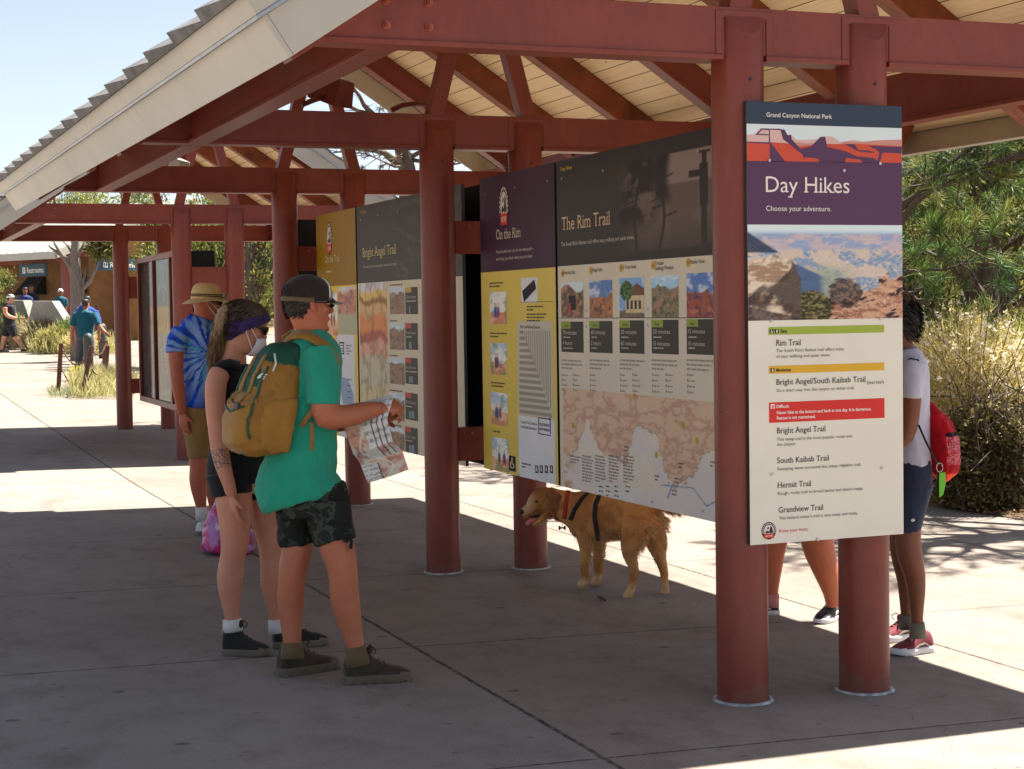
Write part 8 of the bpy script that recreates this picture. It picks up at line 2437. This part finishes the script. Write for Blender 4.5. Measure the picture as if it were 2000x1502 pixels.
for sp in ([(1140, 1020, .0, 22, .06), (1142, 1050, .0, 16, .05), (1143, 1072, .0, 11.5, .036), (1141, 1098, .0, 9.5, .03), (1143, 1120, .0, 8, .027), (1142, 1134, .0, 8.5, .03), (1136, 1141, .0, 9, .033), (1129, 1144, .0, 6, .026)],
           [(1158, 1020, .17, 22, .06), (1166, 1050, .17, 16, .05), (1168, 1072, .17, 11.5, .036), (1168, 1098, .17, 9.5, .03), (1168, 1118, .17, 8, .027), (1167, 1130, .17, 8.5, .03), (1161, 1137, .17, 9, .033), (1155, 1140, .17, 6, .026)],
           [(1246, 1015, -.22, 30, .065), (1238, 1046, -.24, 26, .06), (1230, 1070, -.25, 18, .046), (1232, 1090, -.25, 12.5, .035), (1238, 1108, -.25, 9.5, .028), (1236, 1130, -.25, 7.8, .026), (1232, 1152, -.25, 8, .028), (1226, 1163, -.25, 9.5, .034), (1218, 1168, -.25, 6.5, .028)],
           [(1270, 1015, -.08, 28, .06), (1278, 1046, -.08, 23, .055), (1285, 1075, -.08, 15.5, .042), (1292, 1098, -.08, 10.5, .032), (1297, 1118, -.08, 8.2, .027), (1298, 1140, -.08, 7.5, .026), (1300, 1155, -.08, 8, .028), (1295, 1163, -.08, 9, .033), (1288, 1166, -.08, 6, .028)],
           [(1272, 990, -.15, 9, .035), (1284, 990, -.17, 8), (1302, 992, -.2, 7.5), (1318, 996, -.23, 5.5), (1327, 999, -.24, 2.5)]):
    limb(b, D, sp)
M_coat = attr_mat('golden_coat', 'dye', .75, .14, 9, .004, 90, .2)
def coat(co):
    h = co[:, 2]-G[2]; A = np.zeros((len(co), 3))+C(198, 140, 82)
    n = fbm((co @ R3)*9, h*9, 5); A = mixa(A, C(150, 94, 48), sstep(.45, .62, n)*.7)
    A = mixa(A, C(206, 168, 120), sstep(.10, .04, h))
    A = mixa(A, C(200, 156, 104), sstep(.36, .28, h)*sstep(.12, .2, h)*.6)
    x = (co-np.array(at_depth(1046, 990, D))) @ R3
    return mixa(A, C(206, 172, 130), sstep(.02, -.05, x)*sstep(.60, .54, h)*.7)
dbody = fuse('body', b, M_coat, dog, .006, 3, None, ('dye', coat))
for dd, sg in ((.098, -1), (.262, 1)):
    m = MB(); limb(m, D, [(1072, 962, dd-sg*.01, 8, .012), (1082, 970, dd, 13, .014), (1089, 984, dd+sg*.008, 14, .014), (1091, 998, dd+sg*.010, 11, .012), (1088, 1010, dd+sg*.006, 6, .009)]); eo = fuse('ear', m, basic('ear_coat', srgb(146, 92, 48), .8, .15, 20) if sg < 0 else bpy.data.materials['ear_coat'], dbody, .005, 2, folds(.004, 20, 9, 5))
    n_ = len(eo.data.vertices); ce = np.empty(n_*3, np.float32); eo.data.vertices.foreach_get('co', ce); ce = ce.reshape(-1, 3)
    rg = np.random.default_rng(4); k = rg.integers(0, n_, 1500)
    blades('ear_hair', ce[k], unit(-U3*.9+R3*.25+rg.normal(size=(1500, 3))*.25), rg.uniform(.012, .03, 1500), np.full(1500, .0026), tints(1500, [srgb(160, 102, 54), srgb(184, 126, 74)], rg, .12), M_straw, eo, .05, rg)
dn = len(dbody.data.vertices); co = np.empty(dn*3, np.float32); dbody.data.vertices.foreach_get('co', co); co = co.reshape(-1, 3); no = np.empty(dn*3, np.float32); dbody.data.vertices.foreach_get('normal', no); no = no.reshape(-1, 3)
rg = np.random.default_rng(9)
idx = rg.integers(0, dn, 26000); p = co[idx]; nn = no[idx]
h = p[:, 2]-G[2]
flow = np.tile(R3*.75-A3*.3-U3*.45, (len(p), 1)); leg = h < .36; flow[leg] = -U3+R3*.15
hx = ((p-np.array(at_depth(1075, 980, D))) @ R3); hd = (hx < .05) & (h > .38); flow[hd] = R3*.8-U3*.4
d = unit(unit(flow)*1.0+nn*.16+rg.normal(size=(len(p), 3))*.13)
Lf = np.full(len(p), .014); Lf[hd] = .009
face = hx < -.05; Lf[face] = .006
rear = (nn @ R3 > .45)
hind = ((p-np.array(at_depth(1215, 1000, D))) @ R3) > 0
feather = (rear & (h > .10) & (h < .34) & ~hind) | (rear & (h > .26) & (h < .52) & hind)
Lf[feather] = rg.uniform(.02, .055, feather.sum())
Lf[(h < .07)] = .010; Lf[hd & (nn[:, 2] < -.3)] = .02
tail = (p-np.array(at_depth(1280, 990, D))) @ R3 > .02; Lf[tail & (h > .42)] = .05
cl = tints(len(p), [srgb(208, 152, 90), srgb(188, 130, 72), srgb(220, 174, 116), srgb(172, 114, 60)], rg, .12)
pale = feather | (h < .09) | ((nn[:, 2] < -.3) & (h > .2) & (h < .42)); cl[pale] = tints(pale.sum(), [srgb(214, 172, 122), srgb(200, 154, 102), srgb(222, 190, 150)], rg, .1)
M_fur = leaf_mat('dog_fur', .6, .25)
blades('coat_hair', p-nn*.002, d, Lf*rg.uniform(.7, 1.3, len(p)), np.full(len(p), .0028), cl, M_fur, dbody, .05, rg)
m = MB(); m.ellipsoid(at_depth(1019.5, 999.5, D+.175), [R3*.016, A3*.022, U3*.014], 12, 8); m.build('nose', M_dark, dbody, True)
bvd = bvh_of(dbody)
def on_dog(px, py, off=.004):
    q = surf(bvd, CAM, ray(px, py), off)
    return q if q is not None else np.array(at_depth(px, py, D+.10))
m = MB(); q = on_dog(1048, 979.5, -.002); m.ellipsoid(q, [R3*.0115, A3*.007, U3*.009], 10, 7); m.build('eye', M_dark, dbody, True)
m = MB(); m.tube([np.array(at_depth(x, y, D+.185)) for x, y in ((1052, 1010), (1044, 1014), (1036, 1018), (1030, 1023), (1028, 1025))], [.012, .016, .016, .012, .006], 8); m.build('tongue', skin('tongue_pink', srgb(206, 120, 120)), dbody, True)
m = MB(); m.tube([np.array(at_depth(x, y, D+.165)) for x, y in ((1064, 1002), (1056, 1005), (1046, 1009), (1036, 1010))], [.006, .010, .009, .004], 7); m.build('mouth_lining', M_dark, dbody, True)
M_web = cloth('harness_web', srgb(52, 40, 40), .2); M_redweb = cloth('red_collar', srgb(176, 60, 36), .1)
def dog_strap(nm, pts, w, mat, wide=.012):
    P_ = []
    for (a, c) in zip(pts[:-1], pts[1:]):
        for t in np.linspace(0, 1, 6, endpoint=False): P_.append(on_dog(a[0]+(c[0]-a[0])*t, a[1]+(c[1]-a[1])*t, .010))
    P_.append(on_dog(*pts[-1], .010))
    return pstrip(nm, P_, w, mat, dog, .004, lambda p: -A3)
dog_strap('collar', [(1110, 958), (1106, 980), (1103, 1000), (1101, 1013)], .026, M_redweb)
dog_strap('chest_strap', [(1150, 962), (1135, 976), (1122, 996), (1114, 1016)], .026, M_web)
dog_strap('girth_strap', [(1172, 962), (1163, 985), (1161, 1010), (1166, 1040), (1170, 1058)], .028, M_web)
q = np.array(at_depth(1098, 1031, D+.05)); m = MB()
m.tube([q-R3*.014, q+R3*.014], .005, 6)
for sx in (-1, 1):
    for sz in (-1, 1): m.ellipsoid(q+R3*.016*sx+U3*.006*sz, [R3*.007, A3*.004, U3*.007], 8, 6)
m.build('bone_tag', M_dark, dog, True)
m = MB(); m.tube([q+U3*.035, q+U3*.008], .0025, 5); m.build('tag_ring', M_screw, dog)
# flood lamps on the beams and their conduit
def flood(px, py, dpt, wpx, label, col):
    c = np.array(at_depth(px, py, dpt)); s = wpx*dpt/FPX
    rt = empty('flood_lamp', tuple(c), label, 'lamp', 'flood lamps under the shelter roof')
    f = unit(R3*.75-U3*.35-A3*.55); sd = unit(np.cross(U3, f)); u = np.cross(f, sd)
    m = MB(); m.hexa([c+f*a+sd*b_+u*z for z, k in ((-.4*s, 1.0), (.4*s, .8)) for a, b_ in ((-.5*s*k, -.42*s*k), (.5*s*k, -.42*s*k), (.5*s*k, .42*s*k), (-.5*s*k, .42*s*k))]); m.build('housing', col, rt, bevel=.008)
    m = MB(); m.tube([c-f*s*.5, c-f*s*.8-u*.05*s, c-f*s*1.0-u*.45*s], .022, 8); m.build('arm', M_red, rt, True)
flood(655, 178, 10.6, 62, 'red-brown flood lamp above the second cross beam, near the eave', M_red)
flood(350, 326, 14.6, 36, 'tan flood lamp above the third cross beam, near the eave', M_fascia)
for pts, lb in (([(590, 205, 10.45), (612, 196, 10.5), (632, 190, 10.55)], 'short conduit running to the nearer flood lamp'), ([(765, 215, 10.65), (785, 206, 10.7), (805, 203, 10.75), (830, 203, 10.8)], 'bent conduit arching off the second cross beam to the strut')):
    m = MB(); m.tube(D3(pts), .016, 8); tag(m.build('conduit', M_red, None, True), lb, 'conduit')

# small twig lying on the shaded paving
g0 = on_ground(1168, 1169); g1 = on_ground(1183, 1176); gm = (g0+g1)/2
m = MB(); m.tube([g0+U3*.012, gm+U3*.014, g1+U3*.010], [.007, .010, .006], 7)
tag(m.build('twig', M_bark, None, True), 'short brown twig lying on the shaded paving below the dog', 'twig')
